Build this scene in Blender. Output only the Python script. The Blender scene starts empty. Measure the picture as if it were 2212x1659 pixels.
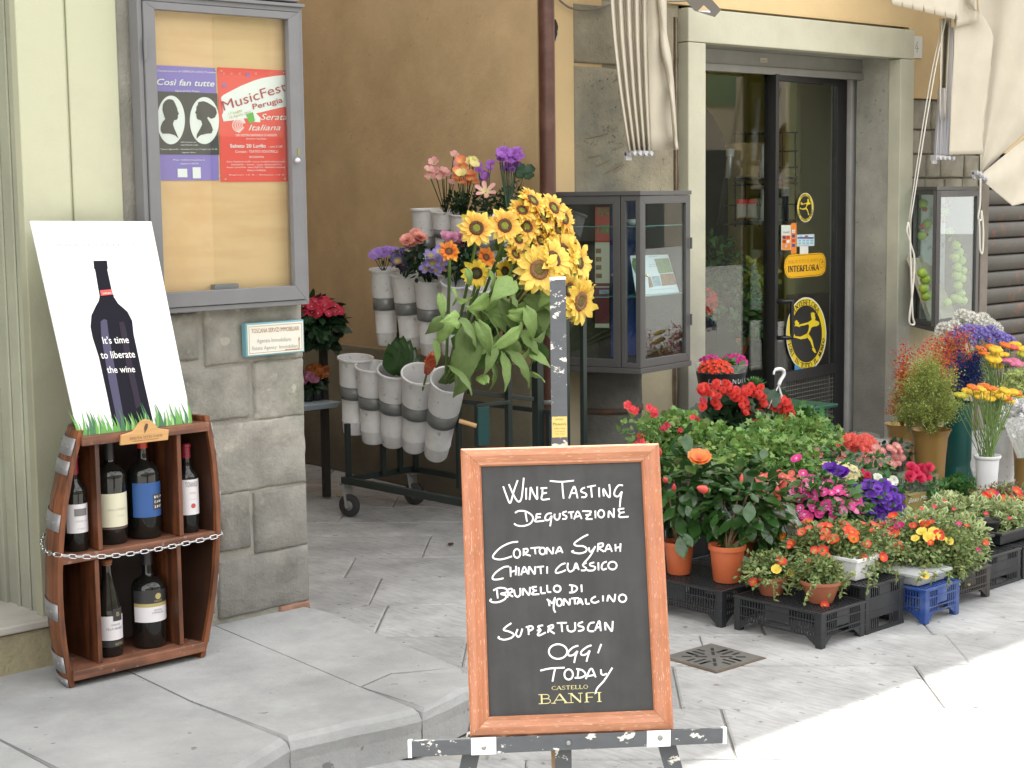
import bpy, math, random
import numpy as np
from mathutils import Vector, Matrix, Quaternion
random.seed(7)
rng = np.random.default_rng(7)
C = bpy.context.scene.collection
scene = bpy.context.scene
# ------------------------------------------------------------ camera (X along the shop fronts, Y into them, Z up)
FL, CX, CY, EYE = 3600.0, 1106.0, 829.5, 1.72
dn = np.array([700, 56500, 6510.]); dn /= np.linalg.norm(dn)
fx = np.array([7000., 0, 6510.]); fx[1] = -(dn[0]*fx[0]+dn[2]*fx[2])/dn[1]; fx /= np.linalg.norm(fx)
MZ = -dn; MY = np.cross(MZ, fx); CM = np.array([fx, MY, MZ]); O3 = np.array([0, 0, EYE])
cam_d = bpy.data.cameras.new('camera'); cam = bpy.data.objects.new('camera', cam_d); C.objects.link(cam)
R3 = Matrix([[CM[i][0], -CM[i][1], -CM[i][2]] for i in range(3)])
cam.matrix_world = Matrix.Translation((0, 0, EYE)) @ R3.to_4x4()
cam_d.sensor_width = 36; cam_d.lens = 36*FL/2212.0; cam_d.clip_end = 300; cam_d.clip_start = .05
scene.camera = cam
# ------------------------------------------------------------ light
SUN_EL = 70.0
w = bpy.data.worlds.new('World'); scene.world = w; w.use_nodes = True
wn = w.node_tree.nodes; wl = w.node_tree.links
sky = wn.new('ShaderNodeTexSky'); sky.sky_type = 'NISHITA'; sky.sun_disc = False
sky.sun_elevation = math.radians(SUN_EL); sky.sun_rotation = math.radians(6)
sky.air_density = 1.0; sky.dust_density = 1.6
bg = wn['Background']; bg.inputs['Strength'].default_value = 0.15
# broken white cloud over the blue
tcw = wn.new('ShaderNodeTexCoord'); ncl = wn.new('ShaderNodeTexNoise'); ncl.inputs['Scale'].default_value = 2.6; ncl.inputs['Detail'].default_value = 7
mpw = wn.new('ShaderNodeMapping'); mpw.inputs['Scale'].default_value = (1, 1, 2.2); wl.new(tcw.outputs['Generated'], mpw.inputs[0]); wl.new(mpw.outputs[0], ncl.inputs['Vector'])
mrw = wn.new('ShaderNodeMapRange'); mrw.inputs[1].default_value = .34; mrw.inputs[2].default_value = .52; mrw.inputs[3].default_value = .10; wl.new(ncl.outputs['Fac'], mrw.inputs[0])
mxw = wn.new('ShaderNodeMix'); mxw.data_type = 'RGBA'; wl.new(mrw.outputs[0], mxw.inputs[0]); wl.new(sky.outputs[0], mxw.inputs[6]); mxw.inputs[7].default_value = (9.2, 9.0, 8.6, 1)
wl.new(mxw.outputs[2], bg.inputs['Color'])
sd = bpy.data.lights.new('sun', 'SUN'); sd.energy = 4.8; sd.angle = math.radians(.53); sd.color = (1, .955, .88)
sun = bpy.data.objects.new('sun', sd); C.objects.link(sun)
sv = Vector((.06, math.cos(math.radians(SUN_EL)), math.sin(math.radians(SUN_EL))))
sun.rotation_euler = sv.to_track_quat('Z', 'Y').to_euler(); sun.location = (3, 6, 12)
scene.view_settings.view_transform = 'Standard'; scene.view_settings.look = 'None'
scene.view_settings.exposure = 1.25; scene.view_settings.gamma = 1; scene.view_settings.use_curve_mapping = False
scene.cycles.max_bounces = 8; scene.cycles.diffuse_bounces = 4; scene.cycles.transparent_max_bounces = 12
try: scene.cycles.use_denoising = True
except Exception: pass
# ------------------------------------------------------------ picture -> place helpers
def ray(u, v): return CM @ np.array([(u-CX)/FL, (v-CY)/FL, 1.])
def gz(u, v, z=0.): r = ray(u, v); return Vector(O3+r*((z-EYE)/r[2]))
def py(u, v, y): r = ray(u, v); return Vector(O3+r*(y/r[1]))
def px(u, v, x): r = ray(u, v); return Vector(O3+r*(x/r[0]))
def pp(u, v, p, n):
    r = Vector(ray(u, v)); o = Vector(O3); return o+r*((p-o).dot(n)/r.dot(n))
# ------------------------------------------------------------ materials
MATS = {}
def lin(c):
    if isinstance(c, str):
        c = [int(c[i:i+2], 16)/255 for i in (0, 2, 4)]
        return tuple((x/12.92 if x <= .04045 else ((x+.055)/1.055)**2.4) for x in c)
    return tuple(c)
def M(name, col, rough=.6, var=0., vs=6., bump=0., bs=60., metal=0., island=0., spec=.5, transl=0., col2=None, c2s=3., c2lo=.45, c2hi=.6, alpha=1., coat=0., grain=None, emit=0., stretch=None, zst=None, orand=0., spots=None):
    if name in MATS: return MATS[name]
    m = bpy.data.materials.new(name); m.use_nodes = True; MATS[name] = m
    n, l = m.node_tree.nodes, m.node_tree.links
    p = n['Principled BSDF']; out = n['Material Output']
    col = lin(col)
    p.inputs['Roughness'].default_value = rough; p.inputs['Metallic'].default_value = metal
    p.inputs['Specular IOR Level'].default_value = spec
    if coat: p.inputs['Coat Weight'].default_value = coat; p.inputs['Coat Roughness'].default_value = .1
    rgb = n.new('ShaderNodeRGB'); rgb.outputs[0].default_value = (*col, 1); cur = rgb.outputs[0]
    tc = n.new('ShaderNodeTexCoord'); co = tc.outputs['Object']
    if stretch:
        mp = n.new('ShaderNodeMapping'); mp.inputs['Scale'].default_value = stretch; l.new(co, mp.inputs[0]); co = mp.outputs[0]
    def noise(s, d=5, r=.6):
        t = n.new('ShaderNodeTexNoise'); t.inputs['Scale'].default_value = s; t.inputs['Detail'].default_value = d; t.inputs['Roughness'].default_value = r
        l.new(co, t.inputs['Vector']); return t.outputs['Fac']
    def ramp(src, lo, hi, a=0., b=1.):
        t = n.new('ShaderNodeMapRange'); t.inputs[1].default_value = lo; t.inputs[2].default_value = hi; t.inputs[3].default_value = a; t.inputs[4].default_value = b
        l.new(src, t.inputs[0]); return t.outputs[0]
    def mix(fac, a, b, mode='MIX'):
        t = n.new('ShaderNodeMix'); t.data_type = 'RGBA'; t.blend_type = mode
        if isinstance(fac, float): t.inputs[0].default_value = fac
        else: l.new(fac, t.inputs[0])
        for i, s in ((6, a), (7, b)):
            if isinstance(s, tuple): t.inputs[i].default_value = (*s, 1)
            else: l.new(s, t.inputs[i])
        return t.outputs[2]
    if col2 is not None: cur = mix(ramp(noise(c2s, 8, .65), c2lo, c2hi), cur, lin(col2))
    if grain:   # fine wood / fibre streaks: (scale vector, dark colour, amount)
        mp = n.new('ShaderNodeMapping'); mp.inputs['Scale'].default_value = grain[0]; l.new(tc.outputs['Object'], mp.inputs[0])
        t = n.new('ShaderNodeTexNoise'); t.inputs['Scale'].default_value = 1; t.inputs['Detail'].default_value = 6; l.new(mp.outputs[0], t.inputs['Vector'])
        cur = mix(ramp(t.outputs['Fac'], .42, .62, 0, grain[2]), cur, lin(grain[1]))
    if spots:   # small blots: (scale, threshold, colour)
        cur = mix(ramp(noise(spots[0], 3, .5), spots[1], spots[1]+.035, 0, .75), cur, lin(spots[2]))
    if zst:   # weathering that belongs to the lower (or upper) part of a wall: (z clean, z stained, colour)
        gp = n.new('ShaderNodeNewGeometry'); sx = n.new('ShaderNodeSeparateXYZ'); l.new(gp.outputs['Position'], sx.inputs[0])
        t = n.new('ShaderNodeTexNoise'); t.inputs['Scale'].default_value = 3.2; t.inputs['Detail'].default_value = 7; l.new(gp.outputs['Position'], t.inputs['Vector'])
        a = n.new('ShaderNodeMath'); a.operation = 'MULTIPLY_ADD'; l.new(t.outputs['Fac'], a.inputs[0]); a.inputs[1].default_value = abs(zst[0]-zst[1])*1.6; l.new(sx.outputs['Z'], a.inputs[2])
        sh_ = abs(zst[0]-zst[1])*.8
        cur = mix(ramp(a.outputs[0], zst[0]+sh_, zst[1]+sh_), cur, lin(zst[2]))
    hs = n.new('ShaderNodeHueSaturation'); l.new(cur, hs.inputs['Color'])
    if var:
        a = n.new('ShaderNodeMath'); a.operation = 'MULTIPLY'
        l.new(ramp(noise(vs, 6), .3, .7, 1-var, 1+var), a.inputs[0]); a.inputs[1].default_value = 1
        val = a.outputs[0]
    else: val = None
    if island:
        g = n.new('ShaderNodeNewGeometry'); rr = ramp(g.outputs['Random Per Island'], 0, 1, 1-island, 1+island)
        if val is None: val = rr
        else:
            a = n.new('ShaderNodeMath'); a.operation = 'MULTIPLY'; l.new(val, a.inputs[0]); l.new(rr, a.inputs[1]); val = a.outputs[0]
        w2 = n.new('ShaderNodeTexWhiteNoise'); w2.noise_dimensions = '1D'; l.new(g.outputs['Random Per Island'], w2.inputs['W'])
        l.new(ramp(w2.outputs['Value'], 0, 1, .5-island*.08, .5+island*.08), hs.inputs['Hue'])
    if orand:
        oi = n.new('ShaderNodeObjectInfo'); rr = ramp(oi.outputs['Random'], 0, 1, 1-orand, 1+orand)
        if val is None: val = rr
        else:
            a = n.new('ShaderNodeMath'); a.operation = 'MULTIPLY'; l.new(val, a.inputs[0]); l.new(rr, a.inputs[1]); val = a.outputs[0]
    if val is not None: l.new(val, hs.inputs['Value'])
    cur = hs.outputs[0]
    l.new(cur, p.inputs['Base Color'])
    if bump:
        b = n.new('ShaderNodeBump'); b.inputs['Strength'].default_value = bump; b.inputs['Distance'].default_value = .01
        l.new(noise(bs, 8, .7), b.inputs['Height']); l.new(b.outputs[0], p.inputs['Normal'])
    sh = p.outputs[0]
    if transl:
        t = n.new('ShaderNodeBsdfTranslucent'); l.new(cur, t.inputs[0]); ms = n.new('ShaderNodeMixShader'); ms.inputs[0].default_value = transl
        l.new(sh, ms.inputs[1]); l.new(t.outputs[0], ms.inputs[2]); sh = ms.outputs[0]
    if alpha < 1:
        t = n.new('ShaderNodeBsdfTransparent'); ms = n.new('ShaderNodeMixShader'); ms.inputs[0].default_value = alpha
        l.new(t.outputs[0], ms.inputs[1]); l.new(sh, ms.inputs[2]); sh = ms.outputs[0]
    l.new(sh, out.inputs['Surface'])
    return m
def glass_mat(name, tint=(.93, .96, .95), refl=.05):
    m = bpy.data.materials.new(name); m.use_nodes = True; n, l = m.node_tree.nodes, m.node_tree.links
    n.remove(n['Principled BSDF'])
    t = n.new('ShaderNodeBsdfTransparent'); t.inputs[0].default_value = (*tint, 1)
    g = n.new('ShaderNodeBsdfGlossy'); g.inputs['Roughness'].default_value = .01; g.inputs[0].default_value = (1, 1, 1, 1)
    lw = n.new('ShaderNodeLayerWeight'); lw.inputs[0].default_value = .5
    mr = n.new('ShaderNodeMapRange'); mr.inputs[3].default_value = refl; mr.inputs[4].default_value = .9
    l.new(lw.outputs['Facing'], mr.inputs[0]); mr.inputs[1].default_value = .0
    pw = n.new('ShaderNodeMath'); pw.operation = 'POWER'; l.new(lw.outputs['Facing'], pw.inputs[0]); pw.inputs[1].default_value = 5.; l.new(pw.outputs[0], mr.inputs[0])
    ms = n.new('ShaderNodeMixShader'); l.new(mr.outputs[0], ms.inputs[0]); l.new(t.outputs[0], ms.inputs[1]); l.new(g.outputs[0], ms.inputs[2])
    l.new(ms.outputs[0], n['Material Output'].inputs['Surface']); MATS[name] = m; return m
# ------------------------------------------------------------ mesh builder
def rootloc(p):
    while p.parent: p = p.parent
    return Vector(p.location)
def link(name, me, parent=None):
    o = bpy.data.objects.new(name, me); C.objects.link(o)
    if parent is not None: o.parent = parent
    return o
class MB:
    def __init__(s): s.v = []; s.f = []; s.m = []; s.k = 0
    def add(s, vs, fs):
        b = len(s.v); s.v += [tuple(x) for x in vs]; s.f += [tuple(i+b for i in f) for f in fs]; s.m += [s.k]*len(fs); return s
    def hexa(s, p):   # 8 points: bottom 4 ccw, top 4 ccw
        return s.add(p, [(3, 2, 1, 0), (4, 5, 6, 7), (0, 1, 5, 4), (1, 2, 6, 5), (2, 3, 7, 6), (3, 0, 4, 7)])
    def box(s, x0, x1, y0, y1, z0, z1):
        return s.hexa([(x0, y0, z0), (x1, y0, z0), (x1, y1, z0), (x0, y1, z0), (x0, y0, z1), (x1, y0, z1), (x1, y1, z1), (x0, y1, z1)])
    def obox(s, c, ax, ay, az):
        c, ax, ay, az = map(Vector, (c, ax, ay, az))
        return s.hexa([c-ax-ay-az, c+ax-ay-az, c+ax+ay-az, c-ax+ay-az, c-ax-ay+az, c+ax-ay+az, c+ax+ay+az, c-ax+ay+az])
    def slab(s, pts, t):   # planar polygon extruded by vector t
        n = len(pts); t = Vector(t); a = [Vector(p) for p in pts]
        return s.add(a+[p+t for p in a], [tuple(range(n))[::-1], tuple(range(n, 2*n))]+[(i, (i+1) % n, n+(i+1) % n, n+i) for i in range(n)])
    def frame(s, outer, inner, t):   # ring between two quads, thickness t
        t = Vector(t); a = [Vector(p) for p in outer]; b = [Vector(p) for p in inner]
        for i in range(4):
            j = (i+1) % 4; s.slab([a[i], a[j], b[j], b[i]], t)
        return s
    def tube(s, path, r, n=8, cap=True, flat=None):
        P = [Vector(p) for p in path]; rs = r if isinstance(r, (list, tuple)) else [r]*len(P); vs = []; up = None
        for i, p in enumerate(P):
            d = (P[min(i+1, len(P)-1)]-P[max(i-1, 0)])
            if d.length < 1e-9: d = Vector((0, 0, 1))
            d.normalize()
            if flat is not None: a = Vector(flat[0]); b = d.cross(a).normalized(); fa = flat[1]
            else:
                if up is None: up = d.orthogonal().normalized()
                up = (up-d*up.dot(d));
                if up.length < 1e-6: up = d.orthogonal()
                up.normalize(); a = up; b = d.cross(a); fa = 1
            for k in range(n):
                t = 2*math.pi*k/n; vs.append(p+a*math.cos(t)*rs[i]*fa+b*math.sin(t)*rs[i])
        fs = [(i*n+k, i*n+(k+1) % n, (i+1)*n+(k+1) % n, (i+1)*n+k) for i in range(len(P)-1) for k in range(n)]
        if cap: fs += [tuple(range(n))[::-1], tuple(range((len(P)-1)*n, len(P)*n))]
        return s.add(vs, fs)
    def lathe(s, prof, c=(0, 0, 0), n=24, ax=None, cap=False):
        c = Vector(c)
        if ax is None: q = Quaternion()
        else: q = Vector(ax).to_track_quat('Z', 'Y')
        vs = []
        for r, z in prof:
            for k in range(n):
                t = 2*math.pi*k/n; vs.append(c+q @ Vector((r*math.cos(t), r*math.sin(t), z)))
        fs = [(i*n+k, i*n+(k+1) % n, (i+1)*n+(k+1) % n, (i+1)*n+k) for i in range(len(prof)-1) for k in range(n)]
        if cap: fs += [tuple(range(n))[::-1], tuple(range((len(prof)-1)*n, len(prof)*n))]
        return s.add(vs, fs)
    def grid(s, P):   # P[i][j] points
        a, b = len(P), len(P[0])
        return s.add([p for row in P for p in row], [(i*b+j, i*b+j+1, (i+1)*b+j+1, (i+1)*b+j) for i in range(a-1) for j in range(b-1)])
    def build(s, name, mat, parent=None, smooth=False, bevel=0, kind=None, solid=0, label=None, autos=None):
        me = bpy.data.meshes.new(name); off = rootloc(parent) if parent is not None else Vector()
        vs = [(p[0]-off.x, p[1]-off.y, p[2]-off.z) for p in s.v] if off.length else s.v
        me.from_pydata(vs, [], s.f)
        for m in (mat if isinstance(mat, (list, tuple)) else [mat]): me.materials.append(m)
        if any(s.m): me.polygons.foreach_set('material_index', s.m)
        if smooth: me.polygons.foreach_set('use_smooth', [True]*len(me.polygons))
        me.validate(); me.update()
        o = link(name, me, parent)
        if autos:
            import bmesh
            bm = bmesh.new(); bm.from_mesh(me); bmesh.ops.remove_doubles(bm, verts=bm.verts, dist=1e-5)
            for e in bm.edges:
                if len(e.link_faces) == 2 and e.calc_face_angle(0) > math.radians(autos): e.smooth = False
            for f in bm.faces: f.smooth = True
            bm.to_mesh(me); bm.free()
        if solid:
            md = o.modifiers.new('solid', 'SOLIDIFY'); md.thickness = solid; md.offset = 0
        if bevel:
            md = o.modifiers.new('bevel', 'BEVEL'); md.width = bevel; md.segments = 2; md.limit_method = 'ANGLE'; md.angle_limit = math.radians(40)
        if kind: o['kind'] = kind
        if label: o['label'] = label
        return o
def tag(o, label, cat, group=None):
    o['label'] = label; o['category'] = cat
    if group: o['group'] = group
    return o
def thing(name, label, cat, loc=(0, 0, 0), group=None):
    o = bpy.data.objects.new(name, None); o.empty_display_size = .05; C.objects.link(o); o.location = loc
    return tag(o, label, cat, group)
def kids(o): return [c for c in C.objects if c.parent is o]
def dup(root, loc=None, rot=None, scale=None, label=None, group=None):
    r = root.copy(); C.objects.link(r)
    for ch in list(root.children):
        c = ch.copy(); C.objects.link(c); c.parent = r
        for g in list(ch.children):
            d = g.copy(); C.objects.link(d); d.parent = c
    if loc is not None: r.location = loc
    if rot is not None: r.rotation_euler = rot
    if scale is not None: r.scale = scale
    if label: r['label'] = label
    if group: r['group'] = group
    return r
def inst(name, me, loc, q, sc, parent):   # one more object of a shared mesh, world place given
    o = link(name, me, parent)
    off = rootloc(parent) if parent is not None else Vector()
    o.location = Vector(loc)-off; o.rotation_mode = 'QUATERNION'; o.rotation_quaternion = q
    o.scale = (sc, sc, sc) if not isinstance(sc, (tuple, list)) else sc
    return o
def mesh_only(mb, name, mat, smooth=True):
    me = bpy.data.meshes.new(name); me.from_pydata(mb.v, [], mb.f)
    for m in (mat if isinstance(mat, (list, tuple)) else [mat]): me.materials.append(m)
    if any(mb.m): me.polygons.foreach_set('material_index', mb.m)
    if smooth: me.polygons.foreach_set('use_smooth', [True]*len(me.polygons))
    me.update(); return me
# ------------------------------------------------------------ lettering
_tcache = {}
def text_mesh(st, shear=0, spacing=1., bold=0.):
    key = (st, shear, spacing, bold)
    if key in _tcache: return _tcache[key]
    cu = bpy.data.curves.new('t', 'FONT'); cu.body = st; cu.size = 1; cu.resolution_u = 3; cu.shear = shear; cu.space_character = spacing; cu.offset = bold; cu.fill_mode = 'FRONT'
    o = bpy.data.objects.new('t', cu); C.objects.link(o)
    bpy.context.view_layer.update()
    me = bpy.data.meshes.new_from_object(o.evaluated_get(bpy.context.evaluated_depsgraph_get()))
    vs = [tuple(v.co) for v in me.vertices]; fs = [tuple(p.vertices) for p in me.polygons]
    bpy.data.objects.remove(o); bpy.data.curves.remove(cu); bpy.data.meshes.remove(me)
    _tcache[key] = (vs, fs); return _tcache[key]
def add_text(mb, st, pl, pr, h, up, off=Vector((0, 0, 0)), **k):
    """st between pl and pr (baseline ends), h = cap height; up = direction"""
    vs, fs = text_mesh(st, **k)
    if not vs: return
    x0 = min(v[0] for v in vs); x1 = max(v[0] for v in vs); pl, pr, up = Vector(pl), Vector(pr), Vector(up).normalized()
    ex = (pr-pl)/max(x1-x0, 1e-6)
    mb.add([pl+ex*(v[0]-x0)+up*(v[1]/.69*h)+off for v in vs], fs)
def catmull(P, k=5):
    if len(P) < 3: return [tuple(p) for p in P]
    P = [np.array(p, float) for p in P]; Q = [2*P[0]-P[1]]+P+[2*P[-1]-P[-2]]; out = []
    for i in range(1, len(Q)-2):
        for t in np.linspace(0, 1, k, endpoint=False):
            a, b, c, d = Q[i-1:i+3]
            out.append(.5*((2*b)+(c-a)*t+(2*a-5*b+4*c-d)*t*t+(3*b-3*c+d-a)*t**3))
    out.append(P[-1]); return [tuple(p) for p in out]
def ell(cx, cy, rx, ry, n=18, a0=-70, a1=300): return [(cx+rx*math.cos(math.radians(a0+(a1-a0)*i/n)), cy+ry*math.sin(math.radians(a0+(a1-a0)*i/n))) for i in range(n+1)]
# serif capitals as (thick?, points) in a 1-high box
SER = {'A': (.9, [(0, [(.05, 0), (.42, 1)]), (1, [(.42, 1), (.82, 0)]), (0, [(.2, .33), (.66, .33)])], [(.05, 0), (.82, 0)]),
 'B': (.75, [(1, [(.15, 0), (.15, 1)]), (0, [(.15, 1), (.5, .97), (.6, .76), (.5, .55), (.15, .52)]), (0, [(.15, .52), (.55, .5), (.68, .27), (.55, .03), (.15, 0)])], [(.1, 0), (.1, 1)]),
 'C': (.8, [(0, [(.72, .78), (.6, .95), (.4, 1), (.15, .8), (.07, .5), (.15, .2), (.4, 0), (.62, .06), (.74, .22)]), (1, [(.09, .65), (.09, .35)])], []),
 'D': (.85, [(1, [(.15, 0), (.15, 1)]), (0, [(.15, 1), (.55, .95), (.75, .7), (.77, .5), (.75, .3), (.55, .05), (.15, 0)])], [(.1, 0), (.1, 1)]),
 'E': (.7, [(1, [(.15, 0), (.15, 1)]), (0, [(.15, 1), (.6, 1), (.62, .8)]), (0, [(.15, .52), (.5, .52)]), (0, [(.15, 0), (.62, 0), (.66, .22)])], []),
 'F': (.68, [(1, [(.15, 0), (.15, 1)]), (0, [(.15, 1), (.62, 1), (.64, .8)]), (0, [(.15, .52), (.52, .52)])], [(.15, 0)]),
 'G': (.85, [(0, [(.72, .8), (.6, .95), (.4, 1), (.15, .8), (.07, .5), (.15, .2), (.4, 0), (.72, .08)]), (1, [(.72, .08), (.72, .42)])], [(.7, .42)]),
 'H': (.85, [(1, [(.15, 0), (.15, 1)]), (1, [(.7, 0), (.7, 1)]), (0, [(.15, .52), (.7, .52)])], [(.15, 0), (.15, 1), (.7, 0), (.7, 1)]),
 'I': (.35, [(1, [(.17, 0), (.17, 1)])], [(.17, 0), (.17, 1)]),
 'L': (.68, [(1, [(.15, 0), (.15, 1)]), (0, [(.15, 0), (.6, 0), (.64, .24)])], [(.15, 1)]),
 'M': (1., [(0, [(.15, 0), (.17, 1)]), (1, [(.17, 1), (.48, .1)]), (0, [(.48, .1), (.8, 1)]), (1, [(.8, 1), (.83, 0)])], [(.15, 0), (.83, 0)]),
 'N': (.88, [(0, [(.15, 0), (.15, 1)]), (1, [(.15, 1), (.72, 0)]), (0, [(.72, 0), (.72, 1)])], [(.15, 0), (.72, 1), (.12, 1)]),
 'O': (.85, [(0, ell(.42, .5, .34, .5, 16, 0, 360)), (1, [(.09, .65), (.09, .35)]), (1, [(.75, .65), (.75, .35)])], []),
 'P': (.7, [(1, [(.15, 0), (.15, 1)]), (0, [(.15, 1), (.5, .97), (.62, .74), (.5, .5), (.15, .47)])], [(.15, 0)]),
 'R': (.78, [(1, [(.15, 0), (.15, 1)]), (0, [(.15, 1), (.5, .97), (.6, .76), (.5, .54), (.15, .5)]), (1, [(.38, .5), (.7, 0)])], [(.15, 0), (.7, 0)]),
 'S': (.66, [(0, [(.55, .8), (.45, .97), (.25, 1), (.1, .82), (.16, .62), (.45, .45), (.56, .25), (.42, .03), (.2, 0), (.06, .2)])], []),
 'T': (.75, [(1, [(.36, 0), (.36, 1)]), (0, [(.04, .78), (.06, 1), (.68, 1), (.7, .78)])], [(.36, 0)]),
 'U': (.85, [(1, [(.15, 1), (.15, .35)]), (0, [(.15, .35), (.22, .06), (.42, 0), (.62, .06), (.7, .3), (.7, 1)])], [(.15, 1), (.7, 1)]),
 'V': (.82, [(1, [(.05, 1), (.4, 0)]), (0, [(.4, 0), (.76, 1)])], [(.05, 1), (.76, 1)]), ' ': (.4, [], [])}
def serif(mb, st, pl, pr, h, up, nrm, th=.075, tn=.035, sp=.06, fn=None):
    W = sum(SER[c][0]+sp for c in st)-sp; x = 0; pl, pr, up, nrm = map(Vector, (pl, pr, up, nrm)); up.normalize(); nrm.normalize()
    L = (pr-pl).length; ex = (pr-pl)/W; kx = L/W
    def P(a, b): return fn((x+a)/W, b) if fn else pl+ex*(x+a)+up*(b*h)
    for c in st:
        wd, stk, sf = SER[c]
        for k, pts in stk:
            q = pts if len(pts) < 3 else catmull(pts, 4)
            mb.tube([P(*a) for a in q], (th if k else tn)*h, 4, flat=(nrm, .12))
        for a, b in sf: mb.tube([P(a-.14, b), P(a+.14, b)], tn*h, 4, flat=(nrm, .12))
        x += wd+sp
def lettering(lines, mat, parent, name='lettering'):
    """lines: (text, pl, pr, h, up, off, kwargs)"""
    mb = MB()
    for t in lines:
        k = t[6] if len(t) > 6 else {}
        add_text(mb, t[0], t[1], t[2], t[3], t[4], t[5], **k)
    return mb.build(name, mat, parent)
# ============================================================ MATERIALS
m_pave = M('street_stone', (.385, .39, .39), .8, var=.16, vs=5, bump=.45, bs=45, col2=(.31, .315, .315), c2s=1.7, grain=((60, 9, 9), (.22, .22, .215), .4), orand=.15, spots=(22, .66, (.15, .145, .135)))
m_walk = M('sidewalk_stone', (.35, .355, .355), .85, var=.14, vs=4, bump=.5, bs=55, col2=(.28, .285, .285), c2s=1.3, orand=.05, spots=(21, .69, (.12, .12, .12)))
m_mort = M('joint_sand', (.30, .295, .275), .95, var=.2, bump=.4, bs=120)
m_pier = M('pier_stone', (.30, .285, .25), .92, var=.24, vs=9, bump=1., bs=30, col2=(.20, .20, .165), c2s=3.6, orand=.16, spots=(13, .63, (.38, .36, .30)), zst=(.9, .3, (.215, .21, .19)))
m_pier2 = M('pier_mortar', (.30, .29, .25), .95, var=.2, bump=.8, bs=50)
m_trimL = M('cream_stone', (.47, .475, .34), .85, var=.07, vs=3, bump=.25, bs=90, col2=(.41, .43, .30), c2s=1.5, c2lo=.5, c2hi=.7, zst=(1.65, 1.25, (.27, .27, .19)))
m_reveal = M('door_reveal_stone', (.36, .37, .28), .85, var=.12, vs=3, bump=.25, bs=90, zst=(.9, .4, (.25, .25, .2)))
m_sill = M('sill_stone', (.42, .40, .36), .8, var=.15, bump=.3, bs=70)
m_sand = M('plinth_sandstone', (.33, .29, .18), .95, var=.2, vs=9, bump=.9, bs=60, col2=(.25, .23, .15))
m_brick = M('red_brick', (.30, .17, .12), .9, var=.25, bump=.6, bs=60)
m_ochre = M('ochre_plaster', (.62, .46, .245), .9, var=.06, vs=2.5, bump=.22, bs=26, col2=(.57, .42, .22), c2s=1.3, c2lo=.45, c2hi=.75)
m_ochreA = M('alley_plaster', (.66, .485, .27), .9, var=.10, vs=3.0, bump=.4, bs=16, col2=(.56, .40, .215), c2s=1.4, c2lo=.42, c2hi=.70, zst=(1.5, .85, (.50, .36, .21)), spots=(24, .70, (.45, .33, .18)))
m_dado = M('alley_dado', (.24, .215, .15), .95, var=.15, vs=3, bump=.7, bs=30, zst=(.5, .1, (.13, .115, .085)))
m_quoin = M('quoin_stone', (.29, .26, .185), .9, var=.2, vs=6, bump=1., bs=38, col2=(.215, .21, .165), c2s=2.2, spots=(34, .66, (.15, .135, .10)))
m_qmort = M('quoin_mortar', (.37, .335, .25), .95, var=.2, bump=.6, bs=60)
m_trimR = M('door_trim_stone', (.50, .49, .38), .85, var=.09, vs=3, bump=.25, bs=80, zst=(1.5, .6, (.30, .29, .25)))
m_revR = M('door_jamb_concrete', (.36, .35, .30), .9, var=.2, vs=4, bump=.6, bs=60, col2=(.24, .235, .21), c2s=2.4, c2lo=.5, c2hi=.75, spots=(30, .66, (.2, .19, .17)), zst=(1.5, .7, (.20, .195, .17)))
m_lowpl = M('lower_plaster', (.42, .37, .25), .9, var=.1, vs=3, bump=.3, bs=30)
m_grey = M('grey_painted_metal', (.165, .165, .172), .55, var=.06, vs=9, bump=.08, bs=40)
m_pipe = M('brown_pipe', (.085, .033, .022), .4, var=.15, bump=.05, col2=(.12, .055, .04), c2s=8)
m_dgrey = M('dark_grey_wood_paint', (.075, .073, .072), .5, var=.08, bump=.08, bs=50)
m_black = M('black_metal', (.018, .018, .02), .4, var=.1)
m_blackp = M('black_plastic', (.022, .024, .027), .42, var=.2, vs=12)
m_bluep = M('blue_plastic', (.02, .06, .24), .45, var=.15, vs=12, col2=(.06, .10, .25), c2s=9)
m_alu = M('aluminium', (.55, .55, .58), .35, metal=.6)
m_zinc = M('zinc_band', (.27, .28, .28), .4, metal=.35, var=.1, vs=30, grain=((4, 4, 90), (.25, .26, .26), .5))
m_steel = M('chain_steel', (.7, .72, .74), .22, metal=1.)
m_glass = glass_mat('glass')
m_cglass = glass_mat('cabinet_glass', (.86, .92, .92), .07)
m_room = M('shop_wall_paint', (.78, .68, .20), .8, var=.08, vs=2)
m_room2 = M('shop_panel_paint', (.60, .61, .27), .7, var=.05, vs=2)
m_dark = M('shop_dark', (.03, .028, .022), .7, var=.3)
m_canvas = M('cream_canvas', (.60, .55, .45), .8, var=.07, vs=4, bump=.1, bs=150, transl=.18)
m_white = M('white_print', (.82, .83, .84), .45)
m_whitep = M('white_plastic', (.74, .75, .76), .35, var=.04)
m_bucket = M('grey_white_plastic', (.84, .84, .85), .38, var=.07, vs=8, col2=(.74, .74, .73), c2s=6, spots=(40, .68, (.45, .43, .38)))
m_rope = M('white_cord', (.62, .60, .54), .8, bump=.4, bs=300)
m_shut = M('shutter_metal', (.085, .078, .066), .5, var=.12, vs=5, col2=(.22, .09, .045), c2s=11, c2lo=.56, c2hi=.68)
m_galv = M('galvanised', (.26, .26, .245), .5, var=.1, metal=.3)
m_iron = M('rusty_iron', (.09, .065, .05), .7, var=.25, bump=.3, col2=(.16, .07, .035), c2s=14)
m_cast = M('cast_iron', (.12, .12, .112), .7, var=.25, bump=.4, col2=(.15, .12, .09), c2s=9, c2lo=.55, c2hi=.75)
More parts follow.
